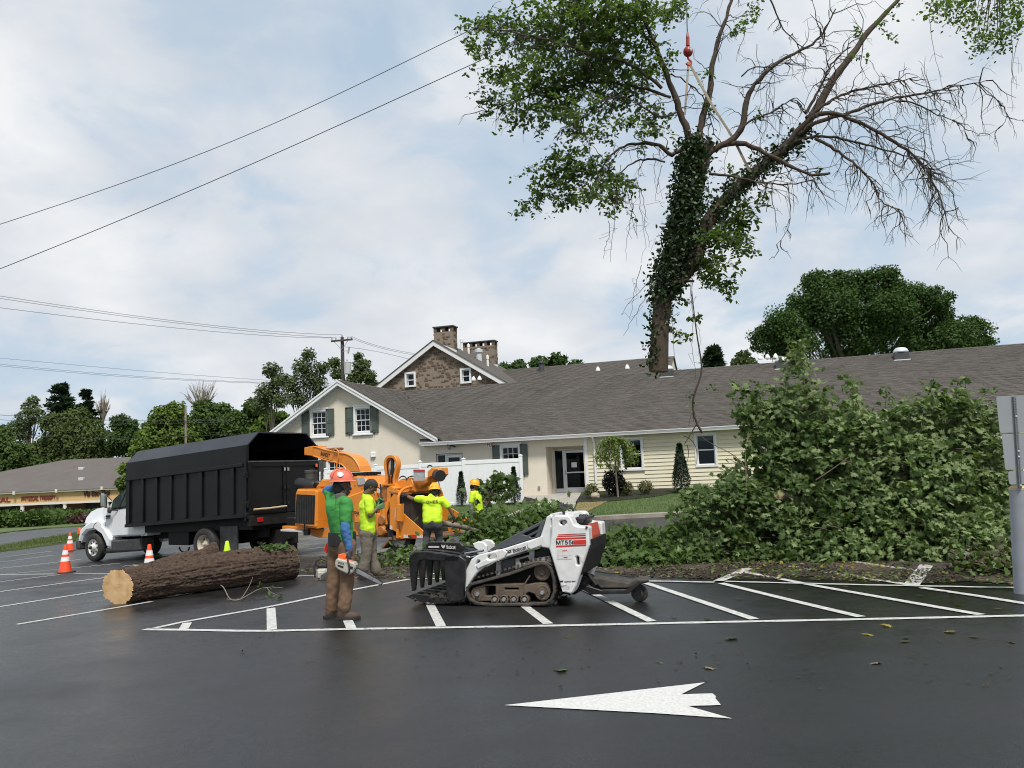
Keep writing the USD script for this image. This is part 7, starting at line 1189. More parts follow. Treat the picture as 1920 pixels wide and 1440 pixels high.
t4 = blob((sR+[0, .03, -.02], .085), (sL+[0, -.03, -.02], .085), (ch4+f4*.05, .125), (ch4-f4*.03, .125))+blob((ch4+r4*.09, .125), (ch4-r4*.09, .125), (wa4+r4*.07, .13), (wa4-r4*.07, .13))+chain((HP4(-.03, 0, -.16), .075), (ch4+[0, 0, .12], .10))+chain((sR, .085), (sR+(eR-sR)*.7, .082))+chain((sL, .085), (sL+(eL-sL)*.7, .08))
S4 = skin_over(t4, .022, 7, .013, (7, 7, 14), 9); s4_ = obj('shirt', S4, 'shirt_hivis', p4, True)
kR, kL = a4(720, 1370, -.11), a4(770, 1360, .11); zb4 = float(T(*a4(720, 1500)[:2])); nR, nL = np.array([*a4(715, 1500, -.1)[:2], zb4+.12]), np.array([*a4(785, 1500, .12)[:2], zb4+.12])
trousers((hR, hL), ((hR, kR, nR), (hL, kL, nL)), wa4+[0, 0, -.05], 'pants_navy', p4, .122, .095, .08, .072, seed=10)
for n_ in (nR, nL): boot(n_, np.array([n_[0]+.22, n_[1]+.06, zb4]), f4, 'boot_dark', p4)
hardhat('hard_hat', HP4(-.005, 0, .06), unit((.9, .2, -.2)), unit((.15, 0, 1)), 'helmet_yellow', p4, 1.0); obj('hair', skin_over(blob((HP4(-.05, 0, .0), .078), (HP4(-.05, 0, -.05), .06)), .02, 4), 'hair_black', p4, True)
lg4 = Polygon([(0, 0), (.05, -.01), (.10, .05), (.16, .03), (.12, .10), (.08, .16), (.02, .14)]); q_ = a4(675, 1080); m_ = prism([(x+q_[0], z+q_[2]) for x, z in lg4.exterior.coords[:-1]], 0, .002); m_ = trimesh.Trimesh(*m_, process=False).subdivide_to_size(.03); obj('emblem', on_back((np.array(m_.vertices), np.array(m_.faces)), S4), 'letter_black', s4_)
# ---------------- logs, cones, sign ----------------
usdkit.material(stage, '/World/Looks/cut_wood', {'pos': ('texture_coordinate', {}), 'n': ('noise_texture', {'scale': 7.0, 'detail': 5.0}), 'r': ('rgb_ramp', {'ramp': [(0.3, (0.42, 0.25, 0.11)), (0.55, (0.56, 0.37, 0.18)), (0.75, (0.62, 0.45, 0.25))]}),
    'at': ('attribute', {'attribute': 'rad'}), 'w': ('math', {'math_type': 'sine'}), 'm': ('math', {'math_type': 'multiply', 'value2': 330.0}), 'wm': ('map_range', {'from_min': -1.0, 'from_max': 1.0, 'to_min': 0.86, 'to_max': 1.06}), 'mx': ('mix', {'mix_type': 'multiply', 'fac': 1.0}), 'p': ('principled_bsdf', {'roughness': .75})},
    [('pos.object', 'n.vector'), ('n.fac', 'r.fac'), ('at.fac', 'm.value1'), ('m.value', 'w.value1'), ('w.value', 'wm.value'), ('r.color', 'mx.color1'), ('wm.result', 'mx.color2'), ('mx.color', 'p.base_color')], surface='p.BSDF')
look('log_bark', (0.056, 0.036, 0.026), .9, var=.6, scale=22, bump=.9, bscale=60, dirt=(0.12, 0.082, 0.058), dscale=16, damt=.7, spec=.3); look('bark_flake', (0.13, 0.09, 0.06), .9, var=.4, scale=30, island=.5); look('sapwood', (0.34, 0.23, 0.12), .8, var=.3, scale=14)
def log(name, label, A_, B_, rA, rB, seed, flare=0.0, flakes=200, bevel=0.0):
    A_, B_ = np.asarray(A_, float), np.asarray(B_, float); d = unit(B_-A_); n, k = 260, 120; L = np.linalg.norm(B_-A_); up = np.array([0, 0, 1.0]); l = unit(np.cross(up, d)); w = np.cross(d, l); u = np.linspace(0, 1, n); ang = np.arange(k)*2*PI/k
    U_, An = np.meshgrid(u, ang, indexing='ij'); R_ = rA+(rB-rA)*U_+flare*np.clip((U_-.72)/.28, 0, 1)**2*(1+.9*np.sin(An*3+1)); R_ = R_*(1+.06*np.sin(An*2+seed)+.05*np.sin(U_*7+seed*2))
    q = np.stack([U_*L*1.3, np.cos(An)*2.2, np.sin(An)*2.2], -1); ridg = np.abs(meshkit.noise(q*[2.2, 7, 7], seed)-.5)*2; R_ = R_+.026*(ridg-.4)+.06*(meshkit.fbm(q*[1.2, 1.6, 1.6], 3, seed+4)-.5)+.022*(np.abs(meshkit.noise(q*[9, 17, 17], seed+2)-.5)*2-.4)+.012*(meshkit.noise(q*[22, 30, 30], seed+6)-.5)
    c = A_+np.multiply.outer(u, B_-A_)+np.outer(np.sin(u*PI)*.03, up); V = c[:, None]+R_[..., None]*(np.cos(An)[..., None]*l+np.sin(An)[..., None]*w)
    V = V + ((V-c[:, None])@(-l))[..., None]*bevel*np.clip(1-U_/.14, 0, 1)[..., None]*d
    i, j = np.meshgrid(np.arange(n-1), np.arange(k), indexing='ij'); i, j = i.ravel(), j.ravel(); j2 = (j+1) % k; f = np.vstack([np.stack([i*k+j, (i+1)*k+j2, i*k+j2], 1), np.stack([i*k+j, (i+1)*k+j, (i+1)*k+j2], 1)])
    t = thing(name, label, 'log', (*((A_+B_)/2)[:2], 0)); obj('bark', (V.reshape(-1, 3), f), 'log_bark', t, True)
    for e, s in ((0, -1), (n-1, 1)):
        ring = V[e]; ce = ring.mean(0)+d*s*.006; rr = [ce+(ring-ce)*g for g in (1, .985, .7, .4, .1)]; rr[1:] = [x+d*s*.006 for x in rr[1:]]; vv = np.vstack(rr+[[ce+d*s*.006]]); ff = []
        for g in range(4):
            a = np.arange(k); b = (a+1) % k; ff += [np.stack([g*k+a, g*k+b, (g+1)*k+b], 1), np.stack([g*k+a, (g+1)*k+b, (g+1)*k+a], 1)]
        a = np.arange(k); ff.append(np.stack([4*k+a, 4*k+(a+1) % k, np.full(k, 5*k)], 1)); ff = np.vstack(ff); ff = ff if s < 0 else ff[:, ::-1]
        p = obj('cut_face', (vv, ff), 'cut_wood' if s < 0 else 'sapwood', t); UsdGeom.PrimvarsAPI(stage.GetPrimAtPath(p)).CreatePrimvar('rad', Sdf.ValueTypeNames.FloatArray, 'vertex').Set(Vt.FloatArray.FromNumpy((np.linalg.norm(vv-ce-[.04, .02, .03], axis=1)).astype(np.float32)))
    r = np.random.default_rng(seed+9); ii, jj = r.integers(2, n-2, flakes), r.integers(0, k, flakes); P = V[ii, jj]; N = unit_rows(P-c[ii]); obj('bark_flakes', leafset(P+N*.003, .05, seed+3, 'diamond', N, .3), 'bark_flake', t, kind='stuff'); return t, V, c
def unit_rows(a): return a/np.maximum(np.linalg.norm(a, axis=1, keepdims=True), 1e-9)
A1, B1 = G(221, 1133), G(548, 1085); A1[2] += .265; B1[2] += .30
lg1, LV, LC = log('felled_log', 'big bark-covered log in front with a round pale cut end', A1, B1, .268, .30, 5, flakes=420, bevel=.6)
A2, B2 = at(258, 1078, 15.6), at(392, 1053, 16.7)
log('felled_log', 'second log lying behind the big one, with a flared torn end', A2, B2, .19, .26, 8, .13, 120, .6)
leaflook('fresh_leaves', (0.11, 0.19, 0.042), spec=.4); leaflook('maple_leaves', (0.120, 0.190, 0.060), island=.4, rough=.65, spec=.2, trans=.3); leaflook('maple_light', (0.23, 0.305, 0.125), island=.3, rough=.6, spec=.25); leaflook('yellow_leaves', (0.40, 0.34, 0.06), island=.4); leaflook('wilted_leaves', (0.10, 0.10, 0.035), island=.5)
r = np.random.default_rng(101)
ii = r.integers(205, 256, 140); jj = r.integers(20, 44, 140); obj('stray_leaves', leafset(LV[ii, jj]+[0, 0, .02], .10, 102, 'oval', None, 1.2), 'fresh_leaves', lg1, kind='stuff')
def twig(name, label, pxs, leaves, r0=.011, dz=.03, seed=1, side=()):
    q = [G(*p, 0) + [0, 0, dz+h] for *p, h in pxs]; s = spline(q, 20); t = thing(name, label, 'branch', q[0]); ms = [tube(s, np.linspace(r0, .004, 20), 6)]
    for b in side: e = [G(*p, 0)+[0, 0, dz+h] for *p, h in b]; ms.append(tube(spline(e, 8), np.linspace(.006, .003, 8), 5))
    obj('twig', cat(ms), 'bark_pale', t, True); P = np.vstack([G(x, y, 0)+np.array([0, 0, h])+np.random.default_rng(seed+i).normal(0, sp, (n, 3)) for i, (x, y, h, n, sp) in enumerate(leaves)]); obj('leaves', leafset(P, .085, seed, 'oval', None, 1.3), 'fresh_leaves', t); return t
twig('fallen_twig', 'thin twig with a few bright leaves on the asphalt before the big log', [(392, 1108, .02), (425, 1118, .01), (452, 1127, .0), (475, 1120, .05), (500, 1112, .06), (530, 1112, .05)], [(480, 1090, .12, 5, .03), (486, 1103, .06, 5, .03), (505, 1118, .04, 9, .04), (522, 1124, .04, 9, .04)], seed=103, side=[[(452, 1127, 0), (466, 1112, .06), (476, 1092, .16)], [(452, 1127, 0), (440, 1128, .0), (428, 1124, .0)], [(500, 1112, .06), (512, 1120, .03), (522, 1124, .03)]])
look('cone_orange', (0.80, 0.075, 0.018), .45, var=.05, scale=8, dirt=(0.4, 0.06, 0.03), dscale=9, damt=.3); look('cone_white', (0.72, 0.72, 0.70), .4, var=.06, scale=9, dirt=(0.4, 0.38, 0.35), dscale=9, damt=.4); look('cone_lime', (0.52, 0.78, 0.02), .45, var=.05); look('cone_base', (0.02, 0.018, 0.017), .7)
def cone(px, py, label, d=None, lime=False, group=None):
    g = G(px, py) if d is None else np.array([*at(px, py, d)[:2], 0]); g[2] = float(T(g[0], g[1])); t = thing('traffic_cone', label, 'traffic cone', g); H_, R0, R1 = .70, .155, .032; rz_ = lambda z: R0+(R1-R0)*(z-.03)/(H_-.03)
    c_ = 'cone_lime' if lime else 'cone_orange'; zs = [(0.03, H_)] if lime else [(.03, .29), (.40, .46), (.57, H_)]
    obj('base', mv(rot(rbx(-.19, .19, -.19, .19, 0, .03, .012), [0, 0, 1], .4+px*.01), g), c_ if lime else 'cone_base', t)
    obj('cone_body', mv(lathe([(rz_(.03), .03)]+[(rz_(z)-.0, z) for z in np.linspace(.05, H_-.01, 10)]+[(R1*.7, H_), (.001, H_)], 28), g), c_, t, 40)
    if not lime:
        for a, b in ((.29, .40), (.46, .57)): obj('reflective_band', mv(lathe([(rz_(a)+.0005, a), (rz_(a)+.003, a+.001), (rz_(b)+.003, b-.001), (rz_(b)+.0005, b)], 28), g), 'cone_white', t, 40)
    return t
cone(122, 1074, 'orange cone with two white bands, nearest of the left pair'); cone(131, 1033, 'orange cone with two white bands, farther one beside the truck bumper'); cone(280, 1060, 'orange cone with two white bands just behind the logs', 18.0); cone(426, 1060, 'lime green cone without bands behind the big log', 17.2, True)
look('galvanised', (0.28, 0.295, 0.31), .5, var=.07, scale=3, metal=.25, dirt=(0.26, 0.27, 0.28), dscale=5, damt=.5); look('post_paint', (0.25, 0.27, 0.30), .55, var=.1, scale=4, bump=.15, bscale=120, dirt=(0.22, 0.2, 0.18), dscale=3, damt=.5); look('channel_grey', (0.16, 0.17, 0.18), .5, var=.12, metal=.3)
pg = G(1922, 1112); YS = float(pg[1]); sg_ = thing('sign_post', 'backs of grey metal parking signs on a thick steel post at the right edge', 'sign', pg)
s_at = lambda x, y: at(x, y, YS); tpo = s_at(1912, 915); obj('post', tube([pg-[0, 0, .3], pg, tpo], .118, 28), 'post_paint', sg_, 40); obj('post_cap', tube([tpo-[0, 0, .02], tpo+[0, 0, .004], tpo+[0, 0, .03]], [.12, .122, .09], 28), 'raw_wood', sg_, 40)
cx = .5*(s_at(1892, 800)+s_at(1895, 800)); x0 = s_at(1863.5, 790)[0]; x0b = s_at(1868, 850)[0]; wS = .40
def plate(ya, yb, dx, nm='sign_plate'):
    a, b = s_at(1890, ya)[2], s_at(1890, yb)[2]; xl = x0+dx; m_ = prism(sbox(xl+.03, b+.03, xl+wS-.03, a-.03).buffer(.028), YS-.10, YS-.096); return obj(nm, m_, 'galvanised', sg_)
plate(743, 812, .0); plate(813.5, 881, .02); plate(883, 908.5, .05)
q0, q1 = s_at(1891, 745), s_at(1902, 915); c0x = .5*(q0[0]+q1[0]); 
ch_ = [(-.028, -.004), (-.028, .0), (-.014, .0), (-.012, -.026), (.012, -.026), (.014, .0), (.028, .0), (.028, -.004), (.016, -.004), (.0155, -.03), (-.0155, -.03), (-.016, -.004)]
V_ = [(q0[0]+a, YS-.102+b, q0[2]) for a, b in ch_]+[(q1[0]+a, YS-.102+b, q1[2]) for a, b in ch_]; k_ = len(ch_); obj('channel_post', (np.array(V_), np.array([t_ for i in range(k_) for t_ in ((i, (i+1) % k_, k_+(i+1) % k_), (i, k_+(i+1) % k_, k_+i))])), 'channel_grey', sg_)
for u in np.linspace(.03, .97, 34): p_ = q0+(q1-q0)*u; obj('channel_hole', mv(axis_to(lathe([(.001, 0), (.006, 0), (.006, .001)], 8), (0, -1, 0)), p_[0], YS-.1325, p_[2]), 'seal_black', sg_)
for u in (.22, .60, .66, .97): p_ = q0+(q1-q0)*u; obj('bolt', mv(axis_to(lathe([(.001, .012), (.010, .010), (.012, 0)], 8), (0, -1, 0)), p_[0], YS-.133, p_[2]), 'aluminium', sg_)

# ---------------- felled maple and brush piles ----------------
def zone(poly, n, seed, front, lean, thick, cl, spread):
    """points of leaves gathered in sprays inside an outline seen from the lot; front(px)->depth on the ground line"""
    r = np.random.default_rng(seed); P = Polygon(poly); x0, y0, x1, y1 = P.bounds; C_ = []
    while len(C_) < cl:
        x, y = r.uniform(x0, x1), r.uniform(y0, y1)
        if P.contains(Point(x, y)): d = front(x)+lean*(1-(y-y0)/(y1-y0))+thick*r.random()**1.5; C_.append(at(x, y, d))
    C_ = np.array(C_); C_[:, 2] = np.maximum(C_[:, 2], T(C_[:, 0], C_[:, 1])+.12); sp = r.uniform(.6, 1.3, cl); i = r.integers(0, cl, n); Nn = unit_rows(r.normal(0, .35, (cl, 3))+[0, -.35, .85]); off = r.normal(0, 1, (n, 3))*spread*sp[i][:, None]; off -= .72*Nn[i]*(off*Nn[i]).sum(1, keepdims=True); Q_ = C_[i]+off-[0, 0, .25]*(off[:, :2]**2).sum(1)[:, None]
    Q_[:, 2] = np.maximum(Q_[:, 2], T(Q_[:, 0], Q_[:, 1])+.02); return Q_, Nn[i], C_
look('branch_bark', (0.10, 0.075, 0.055), .9, var=.35, scale=12); look('stem_green', (0.16, 0.15, 0.06), .8, var=.3, scale=12)
mo = [(1258,1062),(1262,1000),(1285,960),(1305,915),(1345,893),(1395,893),(1425,905),(1420,868),(1398,850),(1402,800),(1380,765),(1380,735),(1398,717),(1418,745),(1425,770),(1448,745),(1474,715),(1484,690),(1488,662),(1506,656),(1508,700),(1514,735),(1540,752),(1565,800),(1568,760),(1585,730),(1602,735),(1612,765),(1632,792),(1660,780),(1690,762),(1735,757),(1760,742),(1795,742),(1840,770),(1872,790),(1892,850),(1900,960),(1885,1040),(1850,1062),(1790,1072),(1700,1066),(1560,1062),(1450,1060),(1350,1062)]
frn = lambda x: float(np.interp(x, [1130, 1260, 1500, 1700, 1890], [15.0, 14.9, 14.3, 13.6, 13.0]))
fm = thing('felled_maple', 'huge heap of leafy green maple crown lying in front of the siding wall', 'felled tree', (5, 15, 0)); FMo = Polygon(mo)
Q1, N1, C1 = zone(mo, 25000, 111, frn, 1.5, 1.0, 470, .14); sel = np.random.default_rng(5).random(len(Q1))
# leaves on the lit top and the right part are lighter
rs_ = np.random.default_rng(7); sprP, sprN, sprS = [], [], []
for kk in range(46):           # sprigs standing out of the top and sides
    u = rs_.uniform(.16, .80); b = FMo.exterior.interpolate(u, normalized=True); c0 = at(b.x, b.y, frn(b.x)+1.3+rs_.uniform(-.5, .8)); dr = unit(rs_.normal(0, .45, 3)+[0, 0, .9]); L = rs_.uniform(.2, .55); sp_ = spline([c0-dr*.4, c0, c0+dr*L+rs_.normal(0, .05, 3)], 8); sprS.append(tube(sp_, np.linspace(.010, .004, 8), 4)); m_ = rs_.integers(14, 34); q_ = sp_[rs_.integers(3, 8, m_)]+rs_.normal(0, .075, (m_, 3)); sprP.append(q_); sprN.append(unit_rows(rs_.normal(0, .4, (m_, 3))+[0, -.3, .8]))
Q1, N1 = np.vstack([Q1]+sprP), np.vstack([N1]+sprN); sel = np.random.default_rng(5).random(len(Q1))
obj('sprig_stems', cat(sprS), 'stem_green', fm, True, kind='stuff')
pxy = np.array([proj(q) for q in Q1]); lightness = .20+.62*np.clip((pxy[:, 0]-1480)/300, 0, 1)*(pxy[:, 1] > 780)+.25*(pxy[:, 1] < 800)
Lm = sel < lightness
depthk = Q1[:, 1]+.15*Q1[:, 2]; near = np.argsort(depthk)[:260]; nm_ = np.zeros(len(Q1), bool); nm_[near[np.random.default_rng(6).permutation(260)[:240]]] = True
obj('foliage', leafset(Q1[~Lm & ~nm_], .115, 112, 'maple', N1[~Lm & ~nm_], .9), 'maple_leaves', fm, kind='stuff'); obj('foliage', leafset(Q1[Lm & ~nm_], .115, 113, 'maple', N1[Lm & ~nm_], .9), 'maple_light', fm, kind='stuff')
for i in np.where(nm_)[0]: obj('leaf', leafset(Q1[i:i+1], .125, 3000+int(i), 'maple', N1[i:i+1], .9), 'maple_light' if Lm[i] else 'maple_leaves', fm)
# inner leaves, dark inside the heap because nothing lights them
shr = [(1275,1060),(1290,975),(1330,920),(1410,915),(1440,850),(1425,790),(1470,730),(1500,720),(1530,790),(1600,790),(1650,815),(1740,785),(1800,775),(1860,830),(1880,950),(1870,1040),(1780,1062),(1500,1056)]
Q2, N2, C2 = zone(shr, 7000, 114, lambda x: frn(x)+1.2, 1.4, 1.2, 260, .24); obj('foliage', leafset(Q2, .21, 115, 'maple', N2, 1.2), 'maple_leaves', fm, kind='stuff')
r = np.random.default_rng(116); butt = at(1462, 928, 14.9); bd_ = unit((.45, .35, -.25)); ms = [tube(spline([butt, butt+bd_*1.2, butt+bd_*2.6+[.3, 0, .2], at(1700, 960, 16)], 12), np.linspace(.10, .05, 12), 12, cap=False)]
for c in C1[::7]:
    a = butt+bd_*r.uniform(.5, 3.0); ms.append(tube(spline([a, (a+c)/2+r.normal(0, .12, 3)-[0, 0, .05], c], 7), np.linspace(.022, .005, 7), 5))
obj('trunk', cat(ms), 'branch_bark', fm, True); [obj('branch', tube(spline([C1[i_]+[0, .25, -.1], C1[i_]+[.25*q_, -.02, .10], C1[i_]+[.55*q_, -.10, .16]], 7), np.linspace(.016, .006, 7), 5), 'branch_bark', fm, True) for i_, q_ in zip(range(3, 400, 21), [1, -1]*10)]
obj('cut_end', mv(axis_to(lathe([(.001, .012), (.098, .010), (.10, 0), (.10, -.02)], 20), unit((-.5, -.62, .62))), butt), 'sapwood', fm)
# bare twigs sticking out of the top
bt = [tube(spline([at(*p) for p in q], 8), np.linspace(.012, .004, 8), 5) for q in ([(1660,800,16.2),(1690,775,16.2),(1720,757,16.2),(1745,752,16.2)], [(1455,830,15.6),(1475,800,15.5),(1490,765,15.5),(1520,780,15.5)], [(1400,905,15),(1370,850,15.4),(1340,835,15.6),(1312,815,15.8)], [(1408,880,15.2),(1385,870,15.4),(1362,858,15.6)], [(1530,900,14.4),(1560,880,14.4),(1600,850,14.5)], [(1640,860,14.6),(1690,850,14.6),(1740,845,14.6)])]; [obj('twig', b_, 'branch_bark', fm, True) for b_ in bt]
def brush(name, label, poly, n, seed, front, lean, thick, cl, spread, size, looks, stems=14, shape='maple'):
    Q_, N_, C_ = zone(poly, n, seed, front, lean, thick, cl, spread); c = Q_.mean(0); t = thing(name, label, 'brush pile', (c[0], c[1], float(T(c[0], c[1])))); r = np.random.default_rng(seed+1); k = r.random(n) < .72
    obj('foliage', leafset(Q_[k], size, seed+2, shape, N_[k], 1.0), looks[0], t, kind='stuff'); obj('foliage', leafset(Q_[~k], size, seed+3, shape, N_[~k], 1.0), looks[1], t, kind='stuff')
    ms = []
    for i in range(stems): a, b = C_[r.integers(len(C_))], C_[r.integers(len(C_))]; b = a+(b-a)*min(1, 1.4/np.linalg.norm(b-a)); ms.append(tube(spline([a, (a+b)/2+r.normal(0, .06, 3), b], 7), np.linspace(.02, .006, 7), 5))
    obj('branches', cat(ms), 'branch_bark', t, True); return t
brush('brush_pile', 'low dark green leafy heap between the loader and the big maple heap', [(1125,1060),(1128,1025),(1155,1003),(1200,992),(1250,990),(1290,985),(1320,1000),(1340,1050),(1320,1063),(1230,1066)], 3400, 121, lambda x: 14.6, 1.3, 1.0, 130, .15, .14, ('maple_leaves', 'fresh_leaves'))
brush('brush_pile', 'leafy cut branches heaped behind the loader, beside the walkway', [(880,1040),(890,1005),(915,985),(960,975),(1000,958),(1030,945),(1050,955),(1075,965),(1085,985),(1060,1010),(960,1040)], 4200, 131, lambda x: 18.5, 3.2, 1.5, 150, .2, .17, ('maple_leaves', 'fresh_leaves'), 20)
brush('brush_pile', 'scattered leafy cuttings on the asphalt below the chipper infeed', [(690,1062),(720,1040),(770,1030),(850,1035),(930,1030),(950,1060),(860,1075),(760,1072)], 1700, 141, lambda x: 16.2, 1.6, .6, 110, .17, .12, ('fresh_leaves', 'wilted_leaves'), 16, 'oval')
brush('brush_pile', 'raked wilted leaves and twigs at the foot of the sign post', [(1790,1085),(1800,1068),(1850,1052),(1905,1045),(1925,1060),(1920,1085),(1860,1094)], 1300, 151, lambda x: 11.7, 1.6, .5, 70, .13, .11, ('wilted_leaves', 'fresh_leaves'), 26, 'oval')
cb4 = thing('carried_branch', 'leafy maple branch carried by the worker at the lawn edge', 'branch', a4(900, 1100)); r = np.random.default_rng(161); cc4 = [a4(*p) for p in ((850, 800, .3), (900, 760, .4), (960, 720, .5), (1020, 740, .6), (1080, 700, .8), (1130, 760, .9), (980, 820, .5), (1050, 860, .7), (900, 900, .4), (960, 960, .5), (1040, 1000, .8), (1110, 900, .9), (860, 960, .2), (740, 870, .1), (830, 1040, .1), (980, 1050, .4), (760, 820, .1))]; i = r.integers(0, len(cc4), 260); P = np.array(cc4)[i]+r.normal(0, .12, (260, 3)); obj('leaves', leafset(P, .19, 162, 'maple', np.tile([0, -.4, .6], (260, 1)), 1.0), 'maple_leaves', cb4, kind='stuff')
obj('twigs', cat(*[tube(spline([wL, (wL+c)/2+[0, 0, .12], c], 7), np.linspace(.018, .006, 7), 5) for c in cc4]), 'branch_bark', cb4, True)
fbr = thing('fed_branch', 'long cut branch lying on the infeed tray of the chipper', 'branch', at(870, 985, 19)); obj('stem', tube(spline([at(812, 975, 18.95), at(835, 982, 19.0), at(860, 986, 19.2), at(880, 992, 19.5), at(900, 998, 19.9), at(930, 1012, 20.5)], 16), np.linspace(.065, .05, 16), 10), 'bark_pale', fbr, True); P = at(915, 985, 20.3)+np.random.default_rng(163).normal(0, 1, (420, 3))*[.55, .5, .22]; P[:, 2] = np.maximum(P[:, 2], T(P[:, 0], P[:, 1])+.05); obj('leaves', leafset(P, .17, 164, 'maple', None, 1.0), 'maple_leaves', fbr, kind='stuff')
# litter: chips, leaves and soil left on the asphalt
look('litter_brown', (0.115, 0.082, 0.050), .9, var=.5, scale=30, island=.7); look('litter_pale', (0.30, 0.23, 0.13), .9, var=.4, scale=30, island=.5); look('dirt_film', (0.042, 0.031, 0.024), .9, var=.5, scale=7, bump=.6, bscale=50, dirt=(0.075, 0.05, 0.034), dscale=3, damt=.8)
def litter(name, label, poly, n, size, seed, lk, shape='diamond', h=.012, fall=1.0, noise_=True):
    P = Polygon([tuple(p) for p in gp(*poly)]).buffer(0); r = np.random.default_rng(seed); x0, y0, x1, y1 = P.bounds; q = np.c_[r.uniform(x0, x1, n*9), r.uniform(y0, y1, n*9)]; w = shapely.contains_xy(P, q[:, 0], q[:, 1])
    if noise_: w &= meshkit.fbm(np.c_[q*1.7, q[:, :1]*0], 3, seed) > .36+.22*r.random(len(q))
    q = q[w][:n]; m_ = leafset(np.c_[q, T(q[:, 0], q[:, 1])+h], size, seed, shape, np.tile([0, 0, 1.0], (len(q), 1)), .45); m_[0][:, 2] = np.maximum(m_[0][:, 2], T(m_[0][:, 0], m_[0][:, 1])+.013); return obj(name, m_, lk, None, label=label, cat='litter', kind='stuff')
big = [(1110,1066),(1250,1058),(1500,1052),(1800,1062),(1960,1075),(1960,1100),(1700,1094),(1500,1088),(1340,1086),(1180,1083)]
litter('leaf_litter', 'brown twigs and leaf scraps on the asphalt before the maple heap', big, 9000, .055, 171, 'litter_brown', 'spray'); litter('leaf_litter', 'pale wood chips scattered before the maple heap', big, 1400, .045, 172, 'litter_pale'); litter('leaf_litter', 'green leaf scraps scattered before the maple heap', big, 700, .08, 173, 'fresh_leaves', 'oval'); litter('leaf_litter', 'yellow leaf scraps scattered before the maple heap', big, 260, .08, 174, 'yellow_leaves', 'oval', noise_=False)
ch2_ = [(560,1072),(600,1045),(700,1036),(860,1040),(960,1045),(960,1078),(800,1088),(700,1086),(600,1080)]
litter('leaf_litter', 'brown chips and scraps on the asphalt under the chipper', ch2_, 6500, .06, 175, 'litter_brown', 'spray'); litter('leaf_litter', 'pale wood chips on the asphalt under the chipper', ch2_, 1300, .05, 176, 'litter_pale'); litter('leaf_litter', 'green leaf scraps on the asphalt under the chipper', ch2_, 700, .09, 177, 'fresh_leaves', 'oval')
litter('leaf_litter', 'wilted leaves strewn over the painted hatch area', [(1050,1090),(1920,1085),(1920,1200),(1200,1240)], 24, .085, 178, 'wilted_leaves', 'maple', .012, noise_=False); litter('leaf_litter', 'small twigs and crumbs strewn over the open asphalt', [(200,1190),(1900,1160),(1900,1300),(900,1290)], 160, .05, 179, 'litter_brown', 'spray', .01, noise_=False)
struct('dirt_film', sheet(Polygon([tuple(p) for p in gp((1100,1070),(1250,1050),(1500,1035),(1880,1050),(1990,1085),(1985,1098),(1800,1090),(1640,1086),(1480,1080),(1400,1078),(1250,1080),(1150,1076))]).buffer(0), .0085, .25), 'dirt_film', True); struct('dirt_film', sheet(Polygon([tuple(p) for p in gp((640,1076),(680,1058),(720,1050),(780,1054),(820,1062),(800,1078),(740,1084),(690,1083))]).buffer(0), .0085, .25), 'dirt_film', True)
lr = np.random.default_rng(180)
for i, (x, y) in enumerate([(1672,1172.5),(1362,1195),(1233,1241),(1650,1243),(1625,1190),(1895,1204),(1065,1256),(1318,1251),(1770,1185),(1074,1192)]):
    obj('fallen_leaf', leafset(G(x, y, .012)[None], .13, 190+i, 'maple', np.array([[0, 0, 1.]]), .25), ['yellow_leaves', 'wilted_leaves', 'fresh_leaves', 'litter_pale'][i % 4], None, label=['yellow maple leaf beside the right part of the long painted border', 'curled dull leaf on the drive lane below the third hatch stripe', 'fresh green leaf between the hatch border and the arrow tip', 'pale dry leaf on the drive lane at the far right', 'yellow leaf just under the border at the right', 'dull leaf at the far right edge of the drive lane', 'green leaf left of and above the arrow tip', 'pale dry leaf just above the arrow head', 'yellow leaf below the hatch border near the right edge', 'dull leaf close below the border behind the loader'][i], cat='leaf', group='single leaves on the drive lane')

